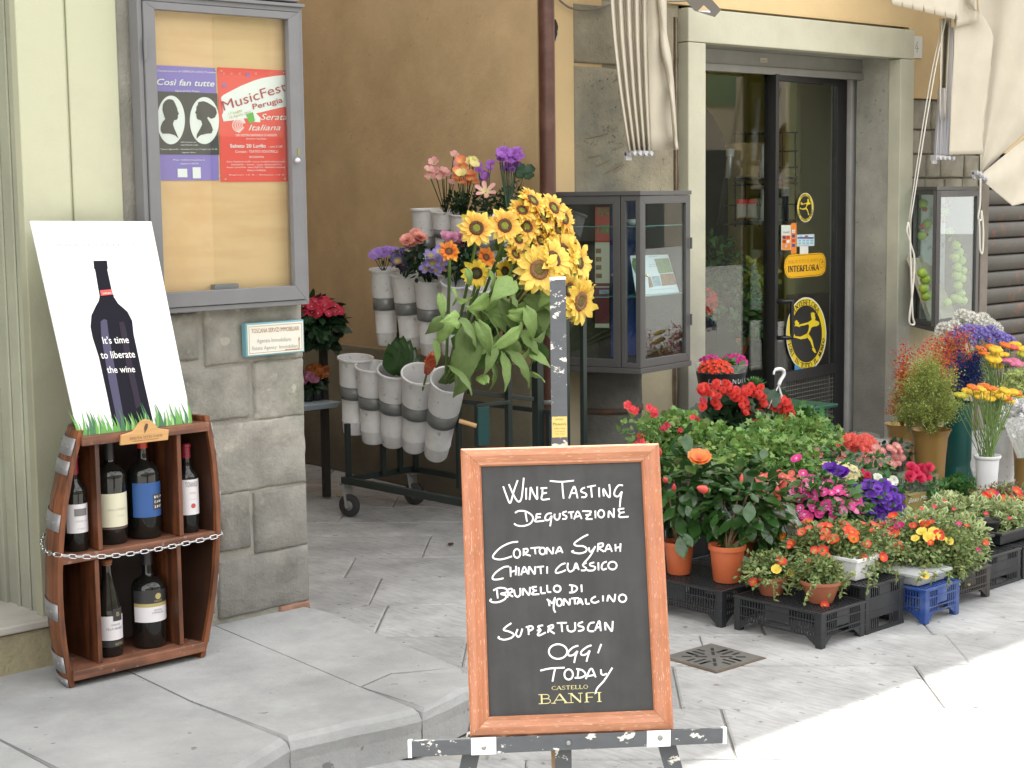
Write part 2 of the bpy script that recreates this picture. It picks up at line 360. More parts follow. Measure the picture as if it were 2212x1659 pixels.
# ============================================================ GROUND
g = MB(); g.add([(-60, -60, -.012), (60, -60, -.012), (60, 60, -.012), (-60, 60, -.012)], [(0, 1, 2, 3)])
g.build('ground', m_mort, kind='structure')
e1 = Vector((.707, -.707, 0)); e2 = Vector((.707, .707, 0))
pav = bpy.data.objects.new('street_pavement', None); C.objects.link(pav); pav['kind'] = 'structure'
WALK = [(3.3, 9.), (3.86, 5.0), (3.62, 4.55), (3.35, 3.83), (3.0, 3.66), (2.6, 3.62), (1.0, 3.5)]
def in_walk(x, y): return (x < 3.0 and y > 3.85) or (x < 3.3 and y > 4.0) or (x < 3.55 and y > 4.55) or (x < 3.7 and y > 5.1)
rs = random.Random(3); s_ = 2.0; nslab = 0
while s_ < 13.5:
    wd = rs.choice([.36, .42, .5]); t_ = -5.5+rs.random()*.6
    while t_ < 7.5:
        ln = rs.uniform(.55, 1.05); a, b, c_, d = t_+.0028, t_+ln-.0028, s_+.0028, s_+wd-.0028
        cx = e1*((a+b)/2)+e2*((c_+d)/2)
        u_ok = False
        if cx.y > .4 and cx.x > .5:
            cv = CM.T @ np.array([cx.x, cx.y, -EYE]); uu, vv = CX+FL*cv[0]/cv[2], CY+FL*cv[1]/cv[2]
            u_ok = -350 < uu < 2700 and vv < 2300 and cv[2] > 2.5 and cv[2] < 15
        if u_ok and not in_walk(cx.x, cx.y) and not (cx.y > 6.75 and cx.x > 6.6) and cx.y < 10.6 and not (cx.x < 3.6 and cx.y > 6):
            h = rs.uniform(-.002, .002); mb = MB()
            j = lambda: rs.uniform(-.004, .004)
            P = [e1*(a+j())+e2*(c_+j()), e1*(b+j())+e2*(c_+j()), e1*(b+j())+e2*(d+j()), e1*(a+j())+e2*(d+j())]
            ce = sum(P, Vector())/4; n = 4
            q = [Vector((p.x, p.y, h-.03)) for p in P]+[Vector((p.x, p.y, h-.004)) for p in P]+[p+(ce-p).normalized()*.008+Vector((0, 0, h)) for p in P]
            mb.add(q, [(i, (i+1) % 4, 4+(i+1) % 4, 4+i) for i in range(4)]+[(4+i, 4+(i+1) % 4, 8+(i+1) % 4, 8+i) for i in range(4)]+[(8, 9, 10, 11)])
            mb.build('slab', m_pave, pav); nslab += 1
        t_ += ln
    s_ += wd
# raised sidewalk of five worn slabs
wk = bpy.data.objects.new('sidewalk', None); C.objects.link(wk); wk['kind'] = 'structure'
ZS = .14
def G(u, v): return gz(u, v, ZS)
def ext(a, b, y):  # extend line a->b back to Y=y
    d = a-b; return a+d*((y-a.y)/d.y)
j1a, j1b, j1c = G(475, 1356), G(779, 1484), G(912, 1534); j2a, j2b, j2c = G(280, 1451), G(413, 1515), G(627, 1597)
j3a, j3b = G(0, 1598), G(119, 1659); x1 = G(845, 1455); x2 = G(1007, 1446)
j3c = ext(j3b, j3a, 3.62); W1 = ext(j1a, j1b, 5.2); W2 = ext(j2a, j2b, 5.2); W3 = ext(j3a, j3b, 5.2)
def walk_slab(P, sides):
    """top polygon + rounded nose on the sides named as front"""
    P = [Vector((p.x, p.y, 0)) for p in P]; n = len(P); ce = sum(P, Vector())/n; mb = MB()
    # subdivide long edges
    Q = []; fr = []
    for i in range(n):
        a, b = P[i], P[(i+1) % n]; k = max(1, int((b-a).length/.10)) if i in sides else 1
        for t in range(k):
            p = a.lerp(b, t/k)
            if i in sides and 0 < t: p = p+Vector((rs.uniform(-1, 1), rs.uniform(-1, 1), 0))*.006
            Q.append(p); fr.append(i in sides or (t == 0 and (i-1) % n in sides))
    m = len(Q); lay = []
    for inset, z in ((.0, 0.0), (.004, .07), (.0, .105), (.012, .128), (.034, ZS)):
        row = []
        for i, p in enumerate(Q):
            d = (ce-p).normalized()
            row.append(p+d*((inset if fr[i] else min(inset, .004))+.0012)+Vector((0, 0, z if fr[i] or z != .128 else .134)))
        lay.append(row)
    vs = [p for r in lay for p in r]; fs = [(k*m+i, k*m+(i+1) % m, (k+1)*m+(i+1) % m, (k+1)*m+i) for k in range(4) for i in range(m)]+[tuple(range(4*m, 5*m))]
    mb.add(vs, fs); return mb.build('slab', m_walk, wk, smooth=False)
ex = G(1060, 1478)
walk_slab([j3c+Vector((-1.2, -.05, 0)), j3c, j3a, W3, Vector((.9, 5.2, 0))], [0])
walk_slab([j3c, j2c, j2b, j2a, W2, W3, j3a], [0])
walk_slab([j2c, j1c, j1b, j1a, W1, W2, j2a, j2b], [0])
walk_slab([j1c, G(1012, 1489), ex, x2, x1, j1b], [0, 1, 2])
walk_slab([j1b, x1, x2, G(779, 1342), G(722, 1321), G(668, 1312)+Vector((0, .1, 0)), W1, j1a], [2, 3, 4])
f = MB(); f.add([(.5, 3.9, .1), (3.0, 3.9, .1), (3.3, 4.6, .1), (3.6, 5.3, .1), (.5, 5.3, .1)], [(0, 1, 2, 3, 4)]); f.build('bedding', m_mort, wk)
# drain cover
dr = thing('drain_cover', 'square cast iron drain cover with slots set in the street paving', 'drain cover', (4.62, 3.87, 0))
dc = [gz(1452, 1424), gz(1522, 1394), gz(1632, 1423), gz(1562, 1452)]
cc = sum(dc, Vector())/4; ux = (dc[2]-dc[1]).normalized(); uy = Vector((-ux.y, ux.x, 0)); hw = .128
mb = MB(); mb.obox(cc+Vector((0, 0, .003)), ux*hw, uy*hw, (0, 0, .004)); mb.build('plate', m_cast, dr, bevel=.001)
mb = MB(); rg = .008; o_, i_ = hw+rg, hw+.002
mb.frame([cc+ux*a+uy*b+Vector((0, 0, .002)) for a, b in ((-o_, -o_), (o_, -o_), (o_, o_), (-o_, o_))], [cc+ux*a+uy*b+Vector((0, 0, .002)) for a, b in ((-i_, -i_), (i_, -i_), (i_, i_), (-i_, i_))], (0, 0, .003))
mb.build('rim', M('drain_rim', (.17, .11, .07), .9, var=.3, bump=.6), dr)
mb = MB()
for q in range(4):
    a = math.pi/2*q; r_ = lambda x, y: cc+ux*(x*math.cos(a)-y*math.sin(a))+uy*(x*math.sin(a)+y*math.cos(a))+Vector((0, 0, .0075))
    for (x0, y0, x1_, y1_) in ((.02, .02, .045, .045), (.06, .06, .08, .08), (.03, .075, .03, .105), (.0, .05, .0, .1), (-.03, .075, -.03, .105), (.055, .03, .10, .03)):
        A, B = r_(x0, y0), r_(x1_, y1_); d = (B-A).normalized(); nn = Vector((-d.y, d.x, 0))*.006; d *= .004
        mb.slab([A-d-nn, B+d-nn, B+d+nn, A-d+nn], (0, 0, .0006))
mb.build('slot', M('slot_dark', (.02, .02, .018), .9), dr)
# ============================================================ BUILDINGS
YL, YR = 5.15, 6.3
def stone(x0, x1, z0, z1, y, mat, parent, name='stone', depth=.03, rough=.0035, nx=10, nz=9, n_=0, poly=None):
    """a rough block facing -Y: pillowed front of real geometry"""
    mb = MB(); r = random.Random(int(x0*1000+z0*777)+n_); P = []
    for i in range(nz+1):
        row = []
        for k in range(nx+1):
            a, b = k/nx, i/nz; edge = min(a, 1-a, b, 1-b)
            dd = 0 if edge > 0 else depth
            ja = r.uniform(-1, 1)*.004 if edge == 0 else 0; jb = r.uniform(-1, 1)*.004 if edge == 0 else 0
            aa = a+(0.04/nx*(1 if a < .5 else -1)); 
            xx = x0+(x1-x0)*a+ja; zz = z0+(z1-z0)*b+jb
            if k in (1, nx-1): xx = x0+.004+r.uniform(0, .004) if k == 1 else x1-.004-r.uniform(0, .004)
            if i in (1, nz-1): zz = z0+.004+r.uniform(0, .004) if i == 1 else z1-.004-r.uniform(0, .004)
            if k in (2, nx-2): xx = x0+.016 if k == 2 else x1-.016
            if i in (2, nz-2): zz = z0+.014 if i == 2 else z1-.014
            row.append((xx, y+dd+(.0035 if edge > 0 and (k in (1, nx-1) or i in (1, nz-1)) else 0)+(r.uniform(-1, 1)*rough if edge > 0 else 0), zz))
        P.append(row)
    mb.grid(P); return mb.build(name, mat, parent, smooth=True)
# ---- left building
lb = thing('corner_building', 'building at the picture\'s left side with a stone corner pier and cream door surround', 'building', (3.0, 5.4, 0))
mb = MB(); mb.box(2.70, 3.722, 5.162, 10.6, 0, 5.05); mb.box(-3, 1.2, 5.19, 10.6, 0, 5.05); mb.box(1.2, 2.7, 5.9, 10.6, 0, 5.05); mb.build('wall', m_pier2, lb)
mb = MB(); mb.box(2.612, 2.785, 5.145, 5.19, ZS, 5.0); mb.box(2.785, 2.797, 5.157, 5.19, ZS, 5.0); mb.box(2.797, 2.985, 5.15, 5.19, ZS, 5.0); mb.box(2.985, 3.10, 5.165, 5.19, ZS, 5.0)
mb.build('door_surround', m_trimL, lb, bevel=.004)
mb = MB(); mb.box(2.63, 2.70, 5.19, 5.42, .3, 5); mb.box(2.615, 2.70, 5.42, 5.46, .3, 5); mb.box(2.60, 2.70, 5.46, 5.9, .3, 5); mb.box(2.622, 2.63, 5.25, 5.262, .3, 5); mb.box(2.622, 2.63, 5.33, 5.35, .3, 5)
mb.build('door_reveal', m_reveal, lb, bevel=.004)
mb = MB(); mb.box(1.2, 2.66, 5.10, 5.9, .277, .305); mb.build('door_sill', m_sill, lb, bevel=.006)
mb = MB(); mb.box(1.2, 2.655, 5.112, 5.9, 0, .275); mb.build('plinth', m_sand, lb, bevel=.012)
def uX(u, v): return py(u, v, YL).x
def uZ(u, v): return py(u, v, YL).z
for i, (u0, v0, u1, v1) in enumerate([(300, 676, 433, 786), (440, 640, 662, 785), (547, 775, 662, 905), (390, 792, 543, 912), (330, 918, 448, 1060), (450, 905, 662, 1060), (300, 1060, 470, 1190),
                          (472, 1062, 545, 1192), (548, 1052, 664, 1190), (300, 1196, 468, 1345), (470, 1192, 667, 1322), (545, 500, 655, 640), (440, 500, 540, 640), (440, 330, 655, 495), (440, 160, 655, 325), (440, -10, 655, 155)]):
    um, vm = (u0+u1)/2, (v0+v1)/2
    x0, x1_ = uX(u0, vm)+.002, uX(u1, vm)-.002; z1_, z0 = uZ(um, v0)-.002, max(uZ(um, v1)+.002, ZS)
    stone(max(x0, 3.10), x1_ if u1 < 640 else 3.735, z0, z1_, YL, m_pier, lb, n_=i, depth=.018, rough=.0028, nx=12, nz=10)
mb = MB(); 
P_ = [[(3.715+.018*math.exp(-(t % .27-.135)**2*60), y_, t) for y_ in (5.20, 5.5, 6.2)] for t in np.arange(ZS, 5, .09)]
mb.grid(P_); mb.build('pier_side', m_pier, lb, smooth=True)
stone(uX(604, 1315), 3.737, ZS-.02, .166, 5.1485, m_brick, lb, name='brick', depth=.05, nx=8, nz=6)
# ---- alley wall and right building
rb = thing('shop_building', 'ochre plastered building with the flower shop door and stone corner', 'building', (8.5, 6.6, 0))
aw = lambda y: 6.1+(y-6.3)*.085
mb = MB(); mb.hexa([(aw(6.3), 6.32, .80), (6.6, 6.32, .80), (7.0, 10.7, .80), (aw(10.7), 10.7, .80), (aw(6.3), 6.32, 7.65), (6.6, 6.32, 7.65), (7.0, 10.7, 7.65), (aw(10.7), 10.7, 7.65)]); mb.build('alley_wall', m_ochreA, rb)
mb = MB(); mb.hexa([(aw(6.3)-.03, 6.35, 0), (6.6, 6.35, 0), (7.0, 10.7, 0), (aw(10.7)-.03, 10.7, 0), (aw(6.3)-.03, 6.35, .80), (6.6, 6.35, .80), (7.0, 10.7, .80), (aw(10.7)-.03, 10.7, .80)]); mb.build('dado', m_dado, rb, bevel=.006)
mb = MB(); mb.box(3.7, 6.6, 10.6, 10.8, 0, 7.65); mb.build('alley_end_wall', m_ochreA, rb)
def rX(u, v): return py(u, v, YR).x
def rZ(u, v): return py(u, v, YR).z
XQ0, XQ1 = rX(1240, 250), rX(1457, 250); DX0, DX1 = rX(1512, 120), rX(1933, 200); TX0, TX1 = rX(1474, 120), rX(1962, 200)
DZ, TZ = 2.545, 2.735
# plaster field with the door and cabinet zones left open
mb = MB()
mb.box(aw(6.3)+.0, XQ0, YR, YR+.021, .8, 7.65); mb.box(XQ0, 14, YR, YR+.2, TZ+.02, 7.65); mb.box(TX1, rX(2120, 300), YR, YR+.2, rZ(1995, 213), TZ+.02)
mb.build('plaster', m_ochre, rb)
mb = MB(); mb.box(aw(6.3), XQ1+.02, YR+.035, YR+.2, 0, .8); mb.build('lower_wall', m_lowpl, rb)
mb = MB(); mb.box(XQ0, TX0-.0, YR+.03, YR+.2, .8, TZ+.02); mb.build('mortar', m_qmort, rb)
zj = rZ(1300, 142)
stone(XQ0+.004, XQ1, zj+.006, rZ(1300, 12), YR, m_quoin, rb, nx=8, nz=6, n_=1)
stone(XQ0+.004, XQ1, .78, zj-.006, YR, m_quoin, rb, nx=10, nz=16, n_=2, rough=.004)
stone(XQ1+.006, TX0-.004, .1, rZ(1300, 20), YR+.012, M('joint_plaster', (.24, .18, .12), .95, var=.25, vs=8, bump=.6, bs=50, col2=(.33, .28, .2)), rb, name='joint_strip', nx=3, nz=20)
# gouges cut into the corner stone
mb = MB(); rg2 = random.Random(5)
for (u0, v0, u1, v1) in [(1285, 360, 1322, 342), (1300, 378, 1345, 350), (1325, 372, 1348, 355), (1322, 322, 1346, 315), (1262, 300, 1310, 288), (1270, 340, 1300, 333)]:
    a, b = py(u0, v0, YR-.001), py(u1, v1, YR-.001); mb.tube([a, a.lerp(b, .3), a.lerp(b, .8), b], [.003, .008, .007, .002], 6, flat=((0, 1, 0), .6))
for k in range(34):
    u, v = rg2.uniform(1260, 1345), rg2.uniform(150, 320); a = py(u, v, YR-.001); mb.tube([a, a+Vector((.012, 0, .008))*rg2.uniform(.5, 1.6)], rg2.uniform(.003, .006), 5, flat=((0, 1, 0), .5))
mb.build('chisel_mark', M('chisel_dark', (.20, .18, .13), .95, var=.2), rb, kind='stuff')
# door surround
def trim(x0, x1_, z0, z1_, name):
    mb = MB(); mb.box(x0, x1_, YR-.045, YR+.05, z0, z1_); return mb.build(name, m_trimR, rb, bevel=.006)
trim(TX0, DX0, 0, DZ, 'jamb'); trim(DX1, TX1, 0, DZ, 'jamb'); trim(TX0, TX1, DZ+.003, TZ, 'lintel')
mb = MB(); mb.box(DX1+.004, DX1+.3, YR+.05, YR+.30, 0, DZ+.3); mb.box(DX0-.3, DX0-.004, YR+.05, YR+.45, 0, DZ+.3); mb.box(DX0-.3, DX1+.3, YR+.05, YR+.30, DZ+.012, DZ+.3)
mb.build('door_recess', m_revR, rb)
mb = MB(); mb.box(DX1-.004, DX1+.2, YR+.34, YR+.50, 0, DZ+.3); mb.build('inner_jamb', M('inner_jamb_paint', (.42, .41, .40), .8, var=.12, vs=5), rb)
# door step
mb = MB(); mb.box(DX0-.05, DX1+.02, YR-.02, YR+.5, 0, .05); mb.build('door_step', m_sill, rb, bevel=.006)
# bare masonry right of the door
SX = rX(2118, 420)
mb = MB(); mb.box(TX1, SX, YR+.04, YR+.2, .9, rZ(1995, 213)); mb.build('mortar', m_qmort, rb)
zz_ = rZ(1995, 213)-.005; rr = random.Random(11); row = 0
m_bst = M('rubble_stone', (.31, .29, .23), .95, var=.2, vs=8, bump=.7, bs=50); m_bbr = M('rubble_brick', (.38, .22, .14), .95, var=.25, vs=8, bump=.6, bs=60)
while zz_ > .95:
    hh = rr.choice([.075, .16, .09, .2]); xx_ = TX1+.005
    while xx_ < SX-.02:
        ww = rr.uniform(.14, .32) if hh > .1 else rr.uniform(.1, .2); ww = min(ww, SX-xx_)
        stone(xx_, xx_+ww-.004, zz_-hh+.003, zz_, YR+.004+rr.uniform(0, .008), m_bbr if hh < .1 and rr.random() < .7 else m_bst, rb, nx=4, nz=4, n_=row, depth=.03, rough=.004, name='brick' if hh < .1 else 'stone'); xx_ += ww
    zz_ -= hh; row += 1
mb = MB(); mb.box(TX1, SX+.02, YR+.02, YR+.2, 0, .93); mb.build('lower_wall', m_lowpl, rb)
mb = MB(); mb.box(SX, SX+.10, YR-.01, YR+.25, 0, 2.1); mb.build('shutter_jamb', M('brown_stone_jamb', (.22, .19, .16), .9, var=.2, bump=.4), rb, bevel=.005)
mb = MB(); mb.box(SX, 14.5, YR, YR+.25, 1.95, TZ+.02); mb.build('plaster', m_ochre, rb)
mb = MB(); mb.box(14.3, 14.6, YR-.01, YR+.3, 0, 2.2); mb.box(3.2, 14.6, 10.8, 11, 0, 7.65); mb.box(14.6, 14.8, 6.3, 10.8, 0, 7.65); mb.box(14, 14.6, 6.3, 6.5, 2.2, 7.65); mb.build('wall', m_ochre, rb)
# roofs with their eaves: the street in front lies in their shade
def roof(parent, x0, x1_, yf, z):
    mb = MB(); mb.hexa([(x0, yf, z), (x1_, yf, z), (x1_, 11.2, z+.9), (x0, 11.2, z+.9), (x0, yf, z+.1), (x1_, yf, z+.1), (x1_, 11.2, z+1.), (x0, 11.2, z+1.)]); mb.build('roof', M('roof_tile', (.35, .17, .10), .9, var=.2), parent)
tanE = math.tan(math.radians(SUN_EL))
roof(lb, -12, 3.85, 3.18+5.1/tanE, 5.0); roof(rb, 3.86, 22, 3.18+7.75/tanE, 7.65)
mb = MB(); mb.box(14.8, 22, 6.3, 10.8, 0, 7.65); mb.build('annex_wall', m_ochre, rb)
mb = MB(); mb.box(-12, -3, 5.19, 10.6, 0, 5.05); mb.build('annex_wall', m_trimL, lb)
# ---- street side opposite, behind the viewer: it faces the sun, sends light back and shows in the glass
ob = thing('opposite_house', 'sunlit pale plaster house across the street seen only in reflections', 'building', (3, -11, 0))
mb = MB(); mb.box(-16, 60, -13.5, -11.2, 0, 6.0); mb.build('wall', M('pale_plaster', (.26, .22, .17), .9, var=.1, vs=1), ob)
mb = MB(); mb.box(-16, 60, -13.5, -10.9, 6.0, 6.2); mb.build('roof', M('roof_tile', (.35, .17, .10)), ob)
for k in range(24):
    x = -13+k*3; mb = MB(); mb.box(x, x+1, -11.25, -11.17, 3.6, 5.2); mb.build('window', M('shutter_green', (.04, .09, .06), .6), ob)
    mb = MB(); mb.box(x-.1, x+1.2, -11.25, -11.17, 0, 2.6); mb.build('door', M('door_brown', (.03, .03, .02), .6), ob)
# ============================================================ LEFT: NOTICE CASE, POSTERS, SIGN
YC = 5.085
cs = thing('notice_case', 'grey metal notice case with glazed door on the corner pier, two posters inside', 'notice case', (3.35, 5.1, 1.9))
Q = lambda pts, y: [py(u, v, y) for u, v in pts]
cx0, cx1 = py(301, 100, YC).x-.004, py(659, 300, YC).x; zt, zb = py(655, 17, YC).z, py(663, 655, YC).z-.004
def rectY(x0, x1_, z0, z1_, y): return [Vector((x0, y, z0)), Vector((x1_, y, z0)), Vector((x1_, y, z1_)), Vector((x0, y, z1_))]
gx0, gx1, gz0, gz1 = py(345, 300, YC).x-.006, py(627, 300, YC).x, py(630, 617, YC).z, py(480, 31, YC).z
bd = .018
mb = MB(); mb.frame(rectY(cx0, cx1, zb, zt, YC), rectY(cx0+bd, cx1-bd, zb+bd, zt-bd, YC), (0, .055, 0)); mb.build('casing', m_grey, cs, bevel=.002)
mb = MB(); mb.frame(rectY(cx0+bd+.002, cx1-bd-.002, zb+bd+.002, zt-bd-.002, YC-.008), rectY(gx0, gx1, gz0, gz1, YC-.008), (0, .03, 0)); mb.build('door_frame', m_grey, cs, bevel=.002)
mb = MB(); mb.box(cx0-.004, cx1+.006, YC-.012, 5.14, zt, zt+.012); mb.build('top_lip', m_grey, cs, bevel=.002)
mb = MB(); mb.box(gx0-.01, gx1+.01, YC+.012, YC+.016, gz0-.01, gz1+.01); mb.build('pane', m_glass, cs)
m_ply = M('plywood_back', (.72, .47, .25), .6, var=.05, vs=2, grain=((2.5, 2, 22), (.62, .36, .17), .45), col2=(.66, .38, .17), c2s=2.3, c2lo=.55, c2hi=.75)
mb = MB(); mb.box(cx0+.01, cx1-.01, 5.131, 5.14, zb+.01, zt-.01); mb.build('backboard', m_ply, cs)
for z in (py(312, 107, YC).z, 1.5):
    mb = MB(); mb.tube([(cx0+.020, YC-.012, z-.035), (cx0+.020, YC-.012, z+.035)], .006, 8); mb.build('hinge', m_grey, cs)
p = py(641, 347, YC-.02); mb = MB(); mb.lathe([(0.001, 0), (.010, .003), (.012, .010), (.009, .018), (.004, .022), (.0005, .023)], p+Vector((0, .006, 0)), 14, (0, -1, 0)); mb.build('knob', m_alu, cs, smooth=True)
p = py(645, 328, YC-.008); mb = MB(); mb.obox(p, (.005, 0, 0), (0, .002, 0), (0, 0, .013)); mb.build('lock_plate', M('old_brass', (.22, .2, .08), .5), cs)
mb = MB(); mb.box(py(460, 608, 5.11).x, py(512, 608, 5.11).x, 5.10, 5.125, gz0+.001, gz0+.018); mb.build('inner_strip', m_grey, cs)
c2 = thing('upper_notice_case', 'bottom of a second grey metal case at the picture\'s upper edge, above the poster case', 'notice case', (3.35, 5.1, 2.5))
mb = MB(); mb.box(cx0+.01, cx1-.012, YC+.005, 5.14, zt+.018, zt+.5); mb.build('casing', m_grey, c2, bevel=.003)
mb = MB(); mb.frame(rectY(cx0+.012, cx1-.014, zt+.02, zt+.5, YC-.006), rectY(cx0+.09, cx1-.07, zt+.045, zt+.45, YC-.006), (0, .009, 0)); mb.build('door_frame', m_grey, c2, bevel=.002)
YP = 5.128
def PZ(x, y): return py(331.8+.16662*x, 127.2+.16662*y, YP)
def flat(pts, mat, parent, name, dy=0., fn=PZ):
    mb = MB(); mb.add([fn(*p)+Vector((0, dy, 0)) for p in pts], [tuple(range(len(pts)))]); return mb.build(name, mat, parent)
m_purple = M('poster_violet', (.23, .17, .50), .5); m_pblack = M('poster_black', (.05, .05, .052), .5); m_pred = M('poster_red', (.78, .085, .065), .5); m_pwhite = M('poster_white', (.80, .80, .78), .5)
m_pdred = M('print_dark_red', (.40, .05, .06), .5); m_green = M('print_green', (.10, .42, .06), .5); m_gold = M('print_olive', (.45, .42, .12), .5)
def sheet(x0, y0, x1_, y1_): 
    mb = MB(); a, b, c_, d = PZ(x0, y1_), PZ(x1_, y1_), PZ(x1_, y0), PZ(x0, y0); zlo, zhi = (a.z+b.z)/2, (c_.z+d.z)/2
    mb.box(a.x, b.x, YP, YP+.0012, zlo, zhi); return mb
po = thing('opera_poster', 'violet and black opera poster with two silhouette ovals in the grey case', 'poster', (3.2, 5.1, 1.9))
sheet(-20, 100, 850, 1575).build('paper', m_purple, po)
def strip(x0, y0, x1_, y1_, mat, parent, dy, name): 
    a, b, c_ = PZ(x0, y1_), PZ(x1_, y1_), PZ(x1_, y0); mb = MB(); mb.add([(a.x, YP-dy, a.z), (b.x, YP-dy, a.z), (b.x, YP-dy, c_.z), (a.x, YP-dy, c_.z)], [(0, 1, 2, 3)]); return mb.build(name, mat, parent)
strip(-20, 448, 848, 1238, m_pblack, po, .001, 'black_panel')
def lines(L, fn, up, dy): return [(t[0], fn(t[1], t[2]), fn(t[3], t[4]), (fn(t[1], t[2]-t[5])-fn(t[1], t[2])).length, up, Vector((0, -dy, 0)))+((t[6],) if len(t) > 6 else ()) for t in L]
UPZ = Vector((0, 0, 1))
for cx_, cy_, rx_, ry_, nm in ((222, 792, 180, 316, 'white_oval'), (655, 800, 190, 305, 'white_oval')): flat(ell(cx_, cy_, rx_, ry_, 40, 0, 351), m_pwhite, po, nm, -.002)
sil1 = [(175, 525), (210, 522), (250, 535), (275, 580), (300, 640), (308, 680), (325, 710), (308, 735), (312, 760), (295, 790), (262, 795), (245, 840), (255, 880), (320, 1035), (270, 990), (200, 970), (110, 970), (85, 930), (85, 880), (110, 820), (145, 780), (125, 720), (108, 660), (115, 590), (140, 550)]
sil2 = [(575, 560), (640, 548), (690, 565), (750, 600), (800, 640), (815, 700), (790, 760), (740, 778), (700, 750), (690, 770), (740, 850), (765, 920), (745, 965), (680, 970), (600, 990), (550, 1035), (555, 980), (600, 900), (625, 850), (610, 800), (560, 780), (548, 745), (550, 715), (532, 700), (550, 660), (550, 620), (565, 600)]
for s in (sil1, sil2): flat(s, m_pblack, po, 'silhouette', -.003)
lettering(lines([('Il Conservatorio di OBERLIN (USA) Presenta', 15, 163, 800, 187, 24), ('Così fan tutte', 38, 335, 785, 358, 78, dict(shear=.25, bold=.012)), ("Opera di W.A. Mozart", 275, 427, 590, 432, 24), ('Teatro Signorelli - Cortona 4, 5, 6 e 7 luglio ore 21.00', 85, 1180, 820, 1178, 17), ('direttore', 345, 1085, 545, 1088, 15), ('regia Edward Crafts', 345, 1122, 570, 1124, 16), ('Ingresso libero', 365, 1220, 540, 1220, 15), ('Per informazioni', 250, 1318, 655, 1318, 18), ('oppure 0575', 340, 1366, 575, 1366, 18)], PZ, UPZ, .003), m_pwhite, po)
strip(310, 1425, 435, 1535, m_pwhite, po, .002, 'stamp'); strip(505, 1405, 610, 1548, m_pwhite, po, .002, 'stamp')
pr = thing('music_festival_poster', 'red concert poster with a torn white band, right of the violet one', 'poster', (3.5, 5.1, 1.9))
sheet(875, 132, 1760, 1592).build('paper', m_pred, pr)
flat([(872, 500), (900, 470), (1000, 415), (1130, 350), (1290, 285), (1400, 250), (1560, 222), (1740, 205), (1745, 612), (1560, 650), (1400, 690), (1325, 705), (1385, 765), (1380, 822), (1290, 815), (1200, 768), (1080, 790), (905, 812), (882, 735), (900, 690)], m_pwhite, pr, 'torn_band', -.001)
flat([(1195, 720), (1285, 690), (1312, 805), (1240, 840)], m_green, pr, 'green_patch', -.002)
mb = MB()
for k in range(5): mb.tube([PZ(*q) for q in [(x, y) for x, y in ell(1130+k*12, 860, 105-k*18, 90-k*14, 14, 95, 290)]], .0017, 4, flat=((0, 1, 0), .2))
mb.build('swirl', m_pwhite, pr)
def rot_text(mb, st, a, b, h, k={}): 
    A, B = PZ(*a), PZ(*b); d = (B-A).normalized(); up = Vector((-d.z, 0, d.x)); add_text(mb, st, A, B, (PZ(a[0], a[1]-h)-A).length, up, Vector((0, -.003, 0)), **k)
mb = MB(); rot_text(mb, 'MusicFest', (905, 672), (1722, 410), 125, dict()); rot_text(mb, 'Perugia', (1285, 655), (1672, 560), 68, dict(bold=.01)); mb.build('title', m_pdred, pr)
mb = MB(); rot_text(mb, '17 Luglio', (970, 730), (1145, 680), 32); rot_text(mb, '16 Agosto 2013', (985, 775), (1255, 700), 30); mb.build('date_line', m_gold, pr)
lettering(lines([('Serata', 1385, 790, 1725, 790, 78, dict(shear=.35)), ('Italiana', 1225, 928, 1640, 925, 74, dict(shear=.35)), ('ORCHESTRA SINFONICA DI ASHDOD', 1058, 1005, 1592, 1003, 30), ('Direttore: Vag Papian', 1195, 1045, 1455, 1045, 20), ('Sabato 20 Luglio', 985, 1150, 1450, 1150, 45, dict(bold=.02)), ('- ore 21,00', 1485, 1150, 1665, 1150, 28, dict(shear=.2)), ('Cortona - TEATRO SIGNORELLI', 1055, 1218, 1605, 1216, 33), ('PROGRAMMA', 1235, 1285, 1425, 1285, 25), ('Rossini: ITALIANA IN ALGERI - Cimarosa: CONCERTO PER DUE FLAUTI', 945, 1342, 1700, 1342, 18), ('SONATE - Verdi - Liszt: RIGOLETTO', 1000, 1380, 1655, 1380, 18), ('Rossini: CAVATINA - Verdi: DUETTO - SINFONIA ITALIANA', 945, 1415, 1700, 1415, 18), ('FINALE A SORPRESA', 1210, 1456, 1450, 1456, 20), ('Biglietti 15 € - Ridotto 10 €', 975, 1510, 1690, 1510, 13)], PZ, UPZ, .003), m_pwhite, pr)
mb = MB()
for x in (905, 1005, 1110, 1320): mb.add([PZ(x-16, 205)+Vector((0, -.002, 0)), PZ(x+16, 205)+Vector((0, -.002, 0)), PZ(x+14, 175)+Vector((0, -.002, 0)), PZ(x-10, 178)+Vector((0, -.002, 0))], [(0, 1, 2, 3)])
mb.build('emblems', M('faint_print', (.75, .22, .18), .5), pr)
mb = MB()
for x, y, r_ in ((1215, 208, 24), (912, 340, 26)): mb.add([PZ(*q)+Vector((0, -.002, 0)) for q in ell(x, y, r_, r_, 12, 0, 330)], [tuple(range(13))])
mb.build('round_emblem', m_purple, pr)
for par, pts in ((po, ((797, 140), (850, 1525))), (pr, ((875, 158), (1685, 178), (930, 1560), (1700, 1555)))):
    for q in pts: mb = MB(); mb.lathe([(.0001, .002), (.003, .0015), (.0035, 0)], PZ(*q)+Vector((0, -.001, 0)), 8, (0, -1, 0)); mb.build('pin', M('brass_pin', (.6, .55, .35), .4), par, smooth=True)
